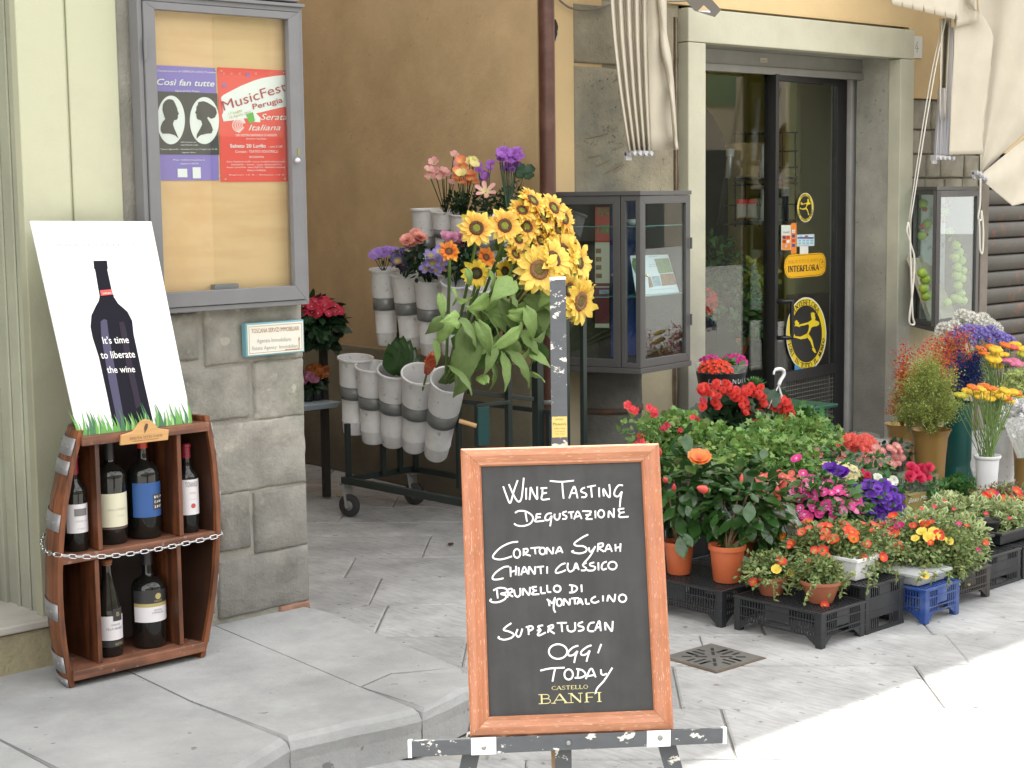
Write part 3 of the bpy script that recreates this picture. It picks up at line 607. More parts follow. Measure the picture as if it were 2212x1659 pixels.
# real estate plaque
SN = thing('estate_agency_plaque', 'small white plaque with pale blue rim and agency lettering on the stone pier', 'plaque', py(597, 731, 5.12))
def S2(x, y, yy=5.112): return py(.3333*x, 443+.3333*y, yy)
a, b = S2(1597, 985), S2(1968, 742); sx0, sx1, sz0, sz1 = a.x, b.x, S2(1780, 970).z, S2(1780, 755).z
mb = MB(); mb.box(sx0, sx1, 5.112, 5.14, sz0, sz1); mb.build('rim', M('pale_blue_glaze', (.16, .36, .42), .35), SN, bevel=.003)
mb = MB(); mb.box(sx0+.006, sx1-.006, 5.109, 5.1125, sz0+.006, sz1-.006); mb.build('panel', M('cream_enamel', (.66, .64, .56), .35, var=.05), SN)
mb = MB(); q = lambda m_: rectY(sx0+m_, sx1-m_, sz0+m_, sz1-m_, 5.1085); mb.frame(q(.012), q(.0135), (0, .0004, 0)); mb.build('border_line', M('plaque_line', (.25, .2, .15), .5), SN)
def lin2(L, dy=.0): return [(t[0], S2(t[1], t[2], 5.1082), S2(t[3], t[4], 5.1082), (S2(t[1], t[2]-t[5])-S2(t[1], t[2])).length, UPZ, Vector((0, 0, 0)))+((t[6],) if len(t) > 6 else ()) for t in L]
lettering(lin2([('TOSCANA SERVIZI IMMOBILIARI', 1630, 831, 1938, 811, 28)]), M('plaque_brown', (.30, .15, .06), .5), SN)
lettering(lin2([('Agenzia Immobiliare', 1665, 893, 1887, 880, 26), ('Estate Agency  Immobilien', 1636, 941, 1930, 922, 24)]), M('plaque_grey', (.30, .32, .30), .5), SN)
mb = MB(); A, B, C_ = S2(1850, 939, 5.108), S2(1939, 931, 5.108), S2(1939, 870, 5.108)
mb.tube([A, B], .0016, 4, flat=((0, 1, 0), .2)); mb.tube([B, C_], .0016, 4, flat=((0, 1, 0), .2)); mb.add([C_+Vector((-.004, 0, -.002)), C_+Vector((.004, 0, -.002)), C_+Vector((0, 0, .012))], [(0, 1, 2)]); mb.add([A+Vector((0, 0, -.003)), A+Vector((.012, 0, 0)), A+Vector((0, 0, .004))], [(0, 1, 2)])
mb.build('arrow', M('plaque_brown', (.30, .15, .06)), SN)
# ============================================================ BARREL DISPLAY
BY = 4.82
m_bw = M('barrel_wood', (.15, .048, .018), .45, var=.35, vs=7, bump=.25, bs=80, grain=((38, 38, 2.5), (.035, .014, .008), .85), coat=.15)
m_be = M('barrel_edge_wood', (.20, .064, .022), .5, var=.35, vs=9, grain=((50, 50, 3), (.07, .025, .012), .8))
m_bd = M('barrel_shade_wood', (.035, .013, .006), .5, var=.25, vs=7, grain=((30, 30, 2), (.02, .01, .006), .6))
m_bs = M('shelf_wood', (.20, .082, .045), .6, var=.3, vs=10, grain=((3, 50, 50), (.075, .032, .02), .75), spots=(30, .64, (.28, .18, .13)))
m_hoop = M('hoop_metal', (.30, .30, .31), .45, metal=.5, var=.15, vs=20)
ba = thing('half_barrel_display', 'half wine barrel stood upright as a wooden shelf on the sidewalk', 'barrel shelf', (2.8, 4.95, ZS))
lt = [py(167, 944, BY), py(126, 1206, BY), py(152, 1488, BY)]; rt = [py(453, 901, BY), py(477, 1150, BY), py(442, 1423, BY)]
cl = np.polyfit([p.z for p in lt], [p.x for p in lt], 2); cr = np.polyfit([p.z for p in rt], [p.x for p in rt], 2)
zT = .962; zTL = lt[0].z
def bx(z): return float(np.polyval(cl, z)), float(np.polyval(cr, z))
NS = 13
def bpt(th, z, off=0.):
    l_, r_ = bx(z); a = (r_-l_)/2+off; return Vector(((l_+r_)/2-a*math.cos(th), BY+a*1.12*math.sin(th)*.98, z))
zs = np.linspace(ZS+.002, .975, 12)
for k in range(NS):
    t0, t1 = math.pi*k/NS+.004, math.pi*(k+1)/NS-.004; mb = MB(); ring = []
    for z in zs: ring.append([bpt(t0, z), bpt((t0+t1)/2, z), bpt(t1, z), bpt(t1, z, -.018), bpt((t0+t1)/2, z, -.018), bpt(t0, z, -.018)])
    vs = [p for r in ring for p in r]; n = 6
    mb.add(vs, [(i*n+j, i*n+(j+1) % n, (i+1)*n+(j+1) % n, (i+1)*n+j) for i in range(len(ring)-1) for j in range(n)]+[(0, 5, 4, 3, 2, 1), tuple(range(len(vs)-6, len(vs)))])
    mb.build('stave', [m_be if k in (0, NS-1) else m_bw][0], ba)
for z0, z1_ in ((.895, .95), (.835, .878), (.655, .71), (.365, .42), (.19, .245), (ZS+.004, ZS+.03)):
    mb = MB(); P = []
    for t in np.linspace(.01, math.pi-.01, 28): P.append([bpt(t, z0, .003), bpt(t, z1_, .003)])
    mb.grid(P); o = mb.build('hoop', m_hoop, ba, smooth=True, solid=.003)
    for t in (.14, .30): mb = MB(); mb.lathe([(.005, 0), (.0035, .002), (.0003, .003)], bpt(t, (z0+z1_)/2, .005), 8, bpt(t, z0, 1)-bpt(t, z0)); mb.build('rivet', m_hoop, ba, smooth=True)
def shelf(z0, z1_, name, mat, over=0., yf=BY+.004):
    l_, r_ = bx((z0+z1_)/2); P = []; 
    top = [Vector((l_+.016-over, yf, 0)), Vector((r_-.016+over, yf, 0))]+[Vector(((l_+r_)/2+((r_-l_)/2-.022)*math.cos(t), BY+((r_-l_)/2-.022)*1.09*math.sin(t), 0)) for t in np.linspace(.12, math.pi-.12, 12)]
    mb = MB(); mb.slab([p+Vector((0, 0, z0)) for p in top], (0, 0, z1_-z0)); return mb.build(name, mat, ba, bevel=.003)
zsh = py(217, 1191, BY).z; zbo = py(158, 1449, BY).z
shelf(.925, .956, 'top_board', m_bs, 0, BY-.012); shelf(zsh-.026, zsh, 'shelf', m_bs); shelf(zbo-.034, zbo, 'shelf', m_bs, 0, BY-.01)
def divider(u, v, z0, z1_):
    x = py(u, v, BY+.012).x; l_, r_ = bx((z0+z1_)/2); c_ = (l_+r_)/2; a = (r_-l_)/2-.024; d = a*1.09*math.sqrt(max(0, 1-((x-c_)/a)**2))
    mb = MB(); mb.box(x-.008, x+.008, BY+.012, BY+d-.002, z0+.001, z1_-.001); mb.build('divider', m_bw, ba, bevel=.002)
    for w_ in (): pass
divider(214, 1080, zsh, .925); divider(390, 1060, zsh, .925); divider(213, 1310, zbo, zsh-.026); divider(390, 1290, zbo, zsh-.026)
mb = MB(); P = [[bpt(t, z, -.021) for t in np.linspace(.05, math.pi-.05, 24)] for z in np.linspace(zbo, .924, 10)]; mb.grid(P); mb.build('shade_lining', m_bd, ba, smooth=True)  # added dark sheet: shade inside the barrel painted into its colour
# carved clip board
K2 = lambda x, y, yy: py(.3333*x, 443+.3333*y, yy)
cl_ = thing('wooden_name_clip', 'small carved pale wood name clip fixed on the front of the barrel top', 'name plate', K2(940, 1480, BY-.03))
pts = [(783, 1558), (788, 1492), (865, 1468), (895, 1425), (920, 1398), (945, 1388), (975, 1394), (1005, 1420), (1030, 1448), (1096, 1456), (1090, 1522)]
mb = MB(); mb.slab([K2(x, y, BY-.026) for x, y in pts], (0, .011, 0)); mb.build('board', M('pale_pine', (.58, .33, .13), .5, grain=((8, 40, 90), (.42, .22, .08), .4)), cl_, bevel=.002)
m_ink = M('burnt_ink', (.09, .05, .03), .7)
mb = MB(); serif(mb, 'TENUTA SETTE PONTI', K2(840, 1523, BY-.027), K2(1052, 1499, BY-.027), .0075, UPZ, (0, -1, 0)); mb.tube([K2(860, 1532, BY-.027), K2(1030, 1512, BY-.027)], .0006, 4); mb.build('lettering', m_ink, cl_)
mb = MB(); mb.add([K2(x, y, BY-.0275) for x, y in [(938, 1480), (935, 1440), (945, 1415), (960, 1418), (956, 1445), (945, 1465)]], [(0, 1, 2, 3, 4, 5)]); mb.build('feather_mark', m_ink, cl_)
# advertising board leaning on the wall
A0, A1, A2 = py(170, 943, BY+.015), py(416, 919, BY+.015), py(65, 477, 5.05)
an = (A1-A0).cross(A2-A0).normalized(); an = an if an.y < 0 else -an
ad = thing('advertising_board', 'white advertising board with a printed wine bottle leaning above the barrel', 'advertising board', A0.lerp(A1, .5))
def AB(x, y, d=0.): return pp(.3333*x, 443+.3333*y, A0, an)+an*d
cor = [pp(170, 943, A0, an), pp(416, 919, A0, an), pp(327, 478, A0, an), pp(65, 477, A0, an)]
mb = MB(); mb.slab(cor, -an*.006); mb.build('board', M('ad_white', (.80, .81, .82), .4), ad, bevel=.0008)
aup = (cor[3]-cor[0]).normalized()
m_adb = M('ad_bottle', (.006, .005, .012), .5, spec=.15); m_ad2 = M('ad_bottle_sheen', (.07, .065, .12), .5, spec=.2); m_ad3 = M('ad_bottle_sheen_plum', (.022, .015, .03), .5, spec=.2)
def adp(pts, d, mat, name): mb = MB(); mb.add([AB(x, y, d) for x, y in pts], [tuple(range(len(pts)))]); return mb.build(name, mat, ad)
adp([(605, 362), (692, 360), (698, 408), (695, 420), (722, 545), (735, 592), (765, 638), (825, 690), (856, 750), (866, 840), (890, 950), (935, 1160), (992, 1405), (865, 1470), (742, 1472), (700, 1260), (640, 985), (600, 860), (586, 790), (592, 715), (618, 660), (640, 620), (646, 590), (636, 540), (616, 420), (609, 410)], .0008, m_adb, 'printed_bottle')
adp([(650, 755), (672, 740), (692, 745), (700, 820), (740, 1040), (812, 1440), (770, 1462), (700, 1120), (655, 850)], .0014, m_ad2, 'printed_sheen')
adp([(770, 760), (800, 755), (815, 800), (850, 1000), (915, 1300), (880, 1320), (810, 1000)], .0014, m_ad3, 'printed_sheen')
adp([(640, 592), (646, 590), (740, 585), (735, 592), (735, 600)], .0015, m_adb, 'neck_shade')
adp([(647, 553), (722, 546), (730, 580), (653, 588)], .0014, M('ad_red', (.65, .07, .06), .4), 'neck_label')
rgs = random.Random(2); gm = [M('ad_grass', (.10, .30, .05), .5), M('ad_grass_light', (.28, .50, .16), .5), M('ad_grass_dark', (.035, .14, .05), .5)]
mb = MB()
for k in range(64):
    t = k/63+rgs.uniform(-.01, .01); t = min(max(t, .004), .985); x = 505+745*t-(0 if t > .02 else 0); y = 1503-73*t
    if t < .05: x -= 8
    h = rgs.uniform(60, 190); lean = rgs.uniform(-.40, -.12)*h; wd = rgs.uniform(9, 17); mb.k = rgs.choice([0, 0, 1, 2]); d = .0018+.00002*k
    tip = (x+lean*1.0, y-h); x0 = max(x-wd, 508)
    mid = (x+lean*.35-wd*.3, y-h*.5)
    mb.add([AB(x0, y-1, d), AB(min(x+wd, 1246), y-1, d), AB(x+lean*.35+wd*.55, y-h*.5, d), AB(*tip, d), AB(*mid, d)], [(0, 1, 2, 3, 4)])
mb.build('printed_grass', gm, ad, kind='stuff')
ax_ = (cor[1]-cor[0]).normalized()
LL = [("It's time", 668, 900, 836, 894, 44), ('to liberate', 655, 996, 876, 988, 46), ('the wine', 695, 1089, 876, 1083, 42)]
lettering([(t[0], AB(t[1], t[2], .002), AB(t[3], t[4], .002), (AB(t[1], t[2]-t[5])-AB(t[1], t[2])).length, aup, Vector(), dict(bold=.006)) for t in LL], m_pwhite, ad)
lettering([('www.vinolibero.it', AB(358, 268, .001), AB(882, 268, .001), .014, aup, Vector())], M('pale_print', (.40, .44, .45), .5), ad, 'faint_lettering')
lettering([('VINO', AB(665, 580, .002), AB(722, 576, .002), .006, aup, Vector())], m_pwhite, ad, 'neck_lettering')
# ---- bottles
m_bot = M('bottle_glass', (.008, .009, .008), .05, spec=.6); m_bot2 = M('bottle_glass_green', (.010, .014, .010), .06, spec=.6)
def wrapcyl(c, r, ang0, st, s0, z0, s1, h, mb, **k):
    vs, fs = text_mesh(st, **k); xa = min(v[0] for v in vs); xb = max(v[0] for v in vs); sc = (s1-s0)/(xb-xa)
    mb.add([(c.x+r*math.sin(ang0+(s0+(v[0]-xa)*sc)/r), c.y-r*math.cos(ang0+(s0+(v[0]-xa)*sc)/r), c.z+z0+v[1]/.69*h) for v in vs], fs)
def patch(c, r, a0, a1, z0, z1_, mat, par, name, n=14):
    mb = MB(); mb.grid([[(c.x+r*math.sin(a), c.y-r*math.cos(a), c.z+z) for a in np.linspace(a0, a1, n)] for z in (z0, z1_)]); return mb.build(name, mat, par, smooth=True)
def bottle(u, v, z, y, r, H, shape, cap, caplen, lab, label, texts, extra=None, name='wine_bottle', ang=-.15):
    p = py(u, v, y); c = Vector((p.x, y, z)); t = thing(name, label, 'bottle', c, 'wine bottles in the barrel shelf'); mb = MB()
    rn = r*.37 if r < .05 else r*.30
    if shape == 'bdx': pr_ = [(0, .004), (r*.9, .0), (r, .006), (r, H*.60), (r*.97, H*.635), (r*.8, H*.68), (rn*1.3, H*.72), (rn*1.02, H*.76), (rn, H*.955), (rn*1.12, H*.96), (rn*1.12, H*.985), (rn*.9, H), (0, H)]
    else: pr_ = [(0, .004), (r*.9, .0), (r, .006), (r, H*.44), (r*.95, H*.52), (r*.75, H*.63), (rn*1.5, H*.74), (rn*1.08, H*.84), (rn, H*.955), (rn*1.15, H*.96), (rn*1.15, H*.985), (rn*.9, H), (0, H)]
    zz = [a[1] for a in pr_]; 
    mb.lathe(pr_, c, 36); mb.build('body', m_bot, t, smooth=True, autos=50)
    if cap is not None:
        mb = MB(); e = .0008; mb.lathe([(rn+e, H*(1-caplen)), (rn+e, H*.957), (rn*1.14+e, H*.962), (rn*1.14+e, H*.99), (rn*.9, H+.001), (0, H+.0012)], c, 20); mb.build('capsule', cap, t, smooth=True, autos=50)
    z0, z1_, hw_, lm = lab; L = patch(c, r+.0007, ang-hw_, ang+hw_, z0, z1_, lm, t, 'paper_label')
    for mt, items in texts:
        mb = MB()
        for it in items: wrapcyl(c, r+.0013, ang, *it[:1], it[1], it[2], it[3], it[4], mb, **(it[5] if len(it) > 5 else {}))
        mb.build('lettering', mt, L)
    if extra: extra(c, r, ang, t, L)
    return t
m_lw = M('label_white', (.68, .66, .68), .5, var=.03); m_lc = M('label_cream', (.66, .64, .48), .5); m_lb = M('label_blue', (.025, .09, .28), .5); m_lk = M('label_black', (.03, .03, .032), .5)
m_ik = M('ink_grey', (.18, .17, .18), .6); m_ikl = M('ink_pale', (.42, .42, .38), .6); m_red = M('capsule_red', (.55, .045, .02), .35); m_wine = M('capsule_burgundy', (.22, .015, .03), .35); m_kap = M('capsule_black', (.025, .025, .028), .4); m_gd = M('gold_print', (.40, .33, .13), .4)
sh1 = zsh+.0005; sh2 = zbo+.0005
def e1_(c, r, a, t, L): patch(c, r+.0014, a-.45, a+.75, .118, .142, m_ik, L, 'picture')
bottle(167, 1195, sh1, BY+.075, .0375, .315, 'bdx', m_wine, .2, (.062, .157, 1.25, m_lw), 'wine bottle with a white label and burgundy capsule, leftmost in the upper row', [(m_ikl, [('ORNELLAIA', -.014, .098, .030, .006), ('Bolgheri', -.008, .075, .02, .004)])], e1_)
def e2_(c, r, a, t, L):
    patch(c, r+.0009, -3.1, 3.1, .052, .058, M('strip_brown', (.10, .06, .05), .3), t, 'base_band', 30)
bottle(243, 1181, sh1, BY+.10, .052, .37, 'bdx', m_kap, .28, (.060, .172, 1.35, m_lc), 'large wine bottle with a cream label, right of the first divider', [(m_ikl, [('BADIA A PASSIGNANO', -.030, .115, .045, .0065), ('Chianti Classico', .0, .095, .03, .004)])], e2_)
def e3_(c, r, a, t, L):
    patch(c, r+.0015, a+.12, a+.92, .098, .152, m_pblack, L, 'print_square')
    mb = MB()
    for i, st in enumerate(('BRAN', 'CAIA', '2007')):
        for j, ch in enumerate(st): s0 = r*(.12+.09)+j*.0105; wrapcyl(c, r+.0022, a, ch, s0, .138-i*.0165, s0+.0062, .0075, mb, bold=.03)
    mb.build('square_lettering', m_pwhite, L)
bottle(315, 1167, sh1, BY+.10, .054, .36, 'bdx', m_red, .155, (.075, .192, 1.2, m_lb), 'large wine bottle with a blue label and red capsule below the name clip', [], e3_, ang=-.1)
def e4_(c, r, a, t, L):
    mb = MB(); q = ell(.004, .094, .0085, .0085, 14, 0, 335); mb.add([(c.x+(r+.0015)*math.sin(a+x/r), c.y-(r+.0015)*math.cos(a+x/r), c.z+z) for x, z in q], [tuple(range(15))]); mb.build('red_seal', M('seal_red', (.45, .08, .07), .5), L)
bottle(408, 1156, sh1, BY+.07, .0375, .305, 'bdx', m_wine, .16, (.063, .185, 1.2, m_lw), 'wine bottle with white label and burgundy capsule, rightmost in the barrel', [(m_ik, [('TIGNANELLO', -.022, .160, .030, .017)]), (M('seal_print', (.50, .34, .27), .6), [('ANTINORI', -.008, .135, .018, .006), ('Toscana', -.010, .115, .018, .004)])], e4_)
def e5_(c, r, a, t, L):
    patch(c, r+.0012, a-1.2, a+1.2, .035, .055, m_lk, t, 'lower_label'); patch(c, r+.0016, a-.1, a+.75, .122, .165, m_lk, L, 'crest_tab')
    mb = MB(); wrapcyl(c, r+.0018, a, 'BERTANI', .0, .040, .032, .008, mb); wrapcyl(c, r+.0022, a, '❦' if False else 'B', .008, .138, .020, .014, mb); mb.build('gold_lettering', m_gd, L)
bottle(239, 1424, sh2, BY+.085, .043, .325, 'brg', M('capsule_copper', (.30, .12, .05), .4), .06, (.058, .140, 1.35, m_lw), 'slope shouldered bottle with a white and black label, left in the lower row', [(m_ik, [('AMARONE', -.012, .107, .022, .006), ('VILLA ARVEDI', -.030, .093, .032, .008)])], e5_, ang=-.1)
def e6_(c, r, a, t, L):
    patch(c, r+.0009, a-1.35, a+1.35, .144, .156, m_gd, t, 'gold_band'); patch(c, r+.0009, a-1.35, a+1.35, .156, .200, m_lk, t, 'upper_label')
    mb = MB(); q = ell(.012, .180, .011, .011, 14, 0, 335); mb.add([(c.x+(r+.0016)*math.sin(a+x/r), c.y-(r+.0016)*math.cos(a+x/r), c.z+z) for x, z in q], [tuple(range(15))]); wrapcyl(c, r+.0016, a, 'FANTI', -.002, .160, .026, .007, mb); mb.build('gold_lettering', m_gd, L)
bottle(325, 1409, sh2, BY+.095, .0575, .335, 'bdx', m_kap, .16, (.092, .144, 1.35, m_lw), 'widest bottle, black and white label with gold band, in the lower row', [(m_ik, [('BRUNELLO', -.004, .130, .026, .0055), ('DI MONTALCINO', -.012, .121, .034, .0055)])], e6_)
# ---- chain
ch = thing('chain', 'steel link chain slung across the front of the barrel shelf', 'chain', py(280, 1200, BY-.03))
cp = [bpt(.95, py(95, 1150, 5.0).z, .012), bpt(.72, py(92, 1165, 5.0).z, .012), bpt(.45, py(97, 1185, 4.9).z, .012), bpt(.2, py(108, 1196, 4.85).z, .013)]+[py(u, v, BY-.018) for u, v in [(128, 1199), (180, 1203), (250, 1200), (320, 1190), (400, 1174), (478, 1154)]]+[bpt(math.pi-.3, py(478, 1154, BY).z+.01, .012)]
cpp = [Vector(p) for p in catmull([tuple(p) for p in cp], 14)]
lk = MB(); pth = [(.0105*math.cos(a)+(.006 if math.cos(a) > 0 else -.006), .0065*math.sin(a), 0) for a in np.linspace(0, 2*math.pi, 15)]
lk.tube(pth, .0019, 6, cap=False); lkm = mesh_only(lk, 'link', m_steel)
d_ = 0; acc = 0; idx = 0; last = cpp[0]; step = .0265
for i in range(1, len(cpp)):
    seg = cpp[i]-cpp[i-1]; L_ = seg.length
    while acc+L_ >= step*idx:
        p = cpp[i-1]+seg*((step*idx-acc)/max(L_, 1e-6)); dr_ = seg.normalized()
        q = dr_.to_track_quat('X', 'Z') @ Quaternion((1, 0, 0), math.radians(65 if idx % 2 else -25)); inst('link', lkm, p, q, 1., ch); idx += 1
    acc += L_
# ============================================================ CHALKBOARD ON ITS EASEL
fwd = Vector((fx_ := float(CM[0][2]), float(CM[1][2]), 0)).normalized()
al = math.radians(14.6); bn = (-fwd*math.cos(al)+Vector((0, 0, math.sin(al)))).normalized()
D0 = 4.0; rr_ = CM @ np.array([(1236-CX)/FL, (1585-CY)/FL, 1.]); bp = Vector(O3+rr_*D0)
B0, B1, B3 = pp(1016, 1592, bp, bn), pp(1455, 1578, bp, bn), pp(995, 970, bp, bn)
bxv = (B1-B0).normalized(); byv = bn.cross(bxv).normalized()
BM = Matrix((( bxv.x, byv.x, bn.x, B0.x), (bxv.y, byv.y, bn.y, B0.y), (bxv.z, byv.z, bn.z, B0.z), (0, 0, 0, 1))); BI = BM.inverted()
def L(u, v, d=0.):   # picture -> board-local metres (x right, y up, d towards the viewer)
    p = BI @ pp(u, v, bp+bn*d, bn); return Vector((p.x, p.y, d))
m_fr = [M('frame_wood_level', (.44, .19, .10), .45, var=.10, vs=10, grain=((7, 95, 60), (.34, .12, .05), .6), coat=.2), M('frame_wood_upright', (.44, .17, .085), .45, var=.10, vs=10, grain=((95, 7, 60), (.34, .12, .05), .6), coat=.2)]
def fleck(m, sc):   # pale worn flecks in the wood
    n, l = m.node_tree.nodes, m.node_tree.links; p = n['Principled BSDF']; src = p.inputs['Base Color'].links[0].from_socket
    mp = n.new('ShaderNodeMapping'); mp.inputs['Scale'].default_value = sc; tc = n.new('ShaderNodeTexCoord'); l.new(tc.outputs['Object'], mp.inputs[0])
    t = n.new('ShaderNodeTexNoise'); t.inputs['Scale'].default_value = 1; t.inputs['Detail'].default_value = 4; l.new(mp.outputs[0], t.inputs['Vector'])
    r = n.new('ShaderNodeMapRange'); r.inputs[1].default_value = .60; r.inputs[2].default_value = .68; r.inputs[4].default_value = .55; l.new(t.outputs['Fac'], r.inputs[0])
    x = n.new('ShaderNodeMix'); x.data_type = 'RGBA'; l.new(r.outputs[0], x.inputs[0]); l.new(src, x.inputs[6]); x.inputs[7].default_value = (.72, .46, .30, 1); l.new(x.outputs[2], p.inputs['Base Color'])
fleck(m_fr[0], (40, 330, 100)); fleck(m_fr[1], (330, 60, 100))
cb = thing('chalkboard', 'black menu board in a wide reddish wood frame with white handwritten wine list', 'menu board')
oc = [L(1016, 1592), L(1455, 1578), L(1423, 958), L(995, 970)]; ic = [L(1057, 1548), L(1412, 1534), L(1385, 998), L(1039, 1008)]
for i in range(4):
    j = (i+1) % 4; mb = MB(); rows = []
    for t, z in ((0, -.02), (0, .006), (.10, .012), (.45, .014), (.8, .007), (.92, .009), (1.0, .004), (1.0, -.01)):
        a = oc[i].lerp(ic[i], t); b = oc[j].lerp(ic[j], t); g_ = (b-a).normalized()*.0004
        rows.append([a+g_+Vector((0, 0, z)), b-g_+Vector((0, 0, z))])
    mb.grid(rows); mb.build('frame_rail', m_fr[i % 2], cb)
mb = MB(); q = [p.lerp(oc[(k+2) % 4], -.004) for k, p in enumerate(ic)]; mb.slab([p+Vector((0, 0, -.012)) for p in q], (0, 0, .010)); mb.build('writing_panel', M('blackboard', (.028, .029, .029), .55, var=.15, vs=7, col2=(.045, .046, .046), c2s=3.5, c2lo=.45, c2hi=.75, grain=((25, 4, 4), (.055, .056, .058), .35)), cb)
m_chalk = M('white_paint_marker', (.88, .87, .92), .5)
Z1 = lambda x, y: L(1023+.175*x, 1006.5+.175*y, 0); Z2 = lambda x, y: L(1023+.18337*x, 1244.3+.18337*y, 0)
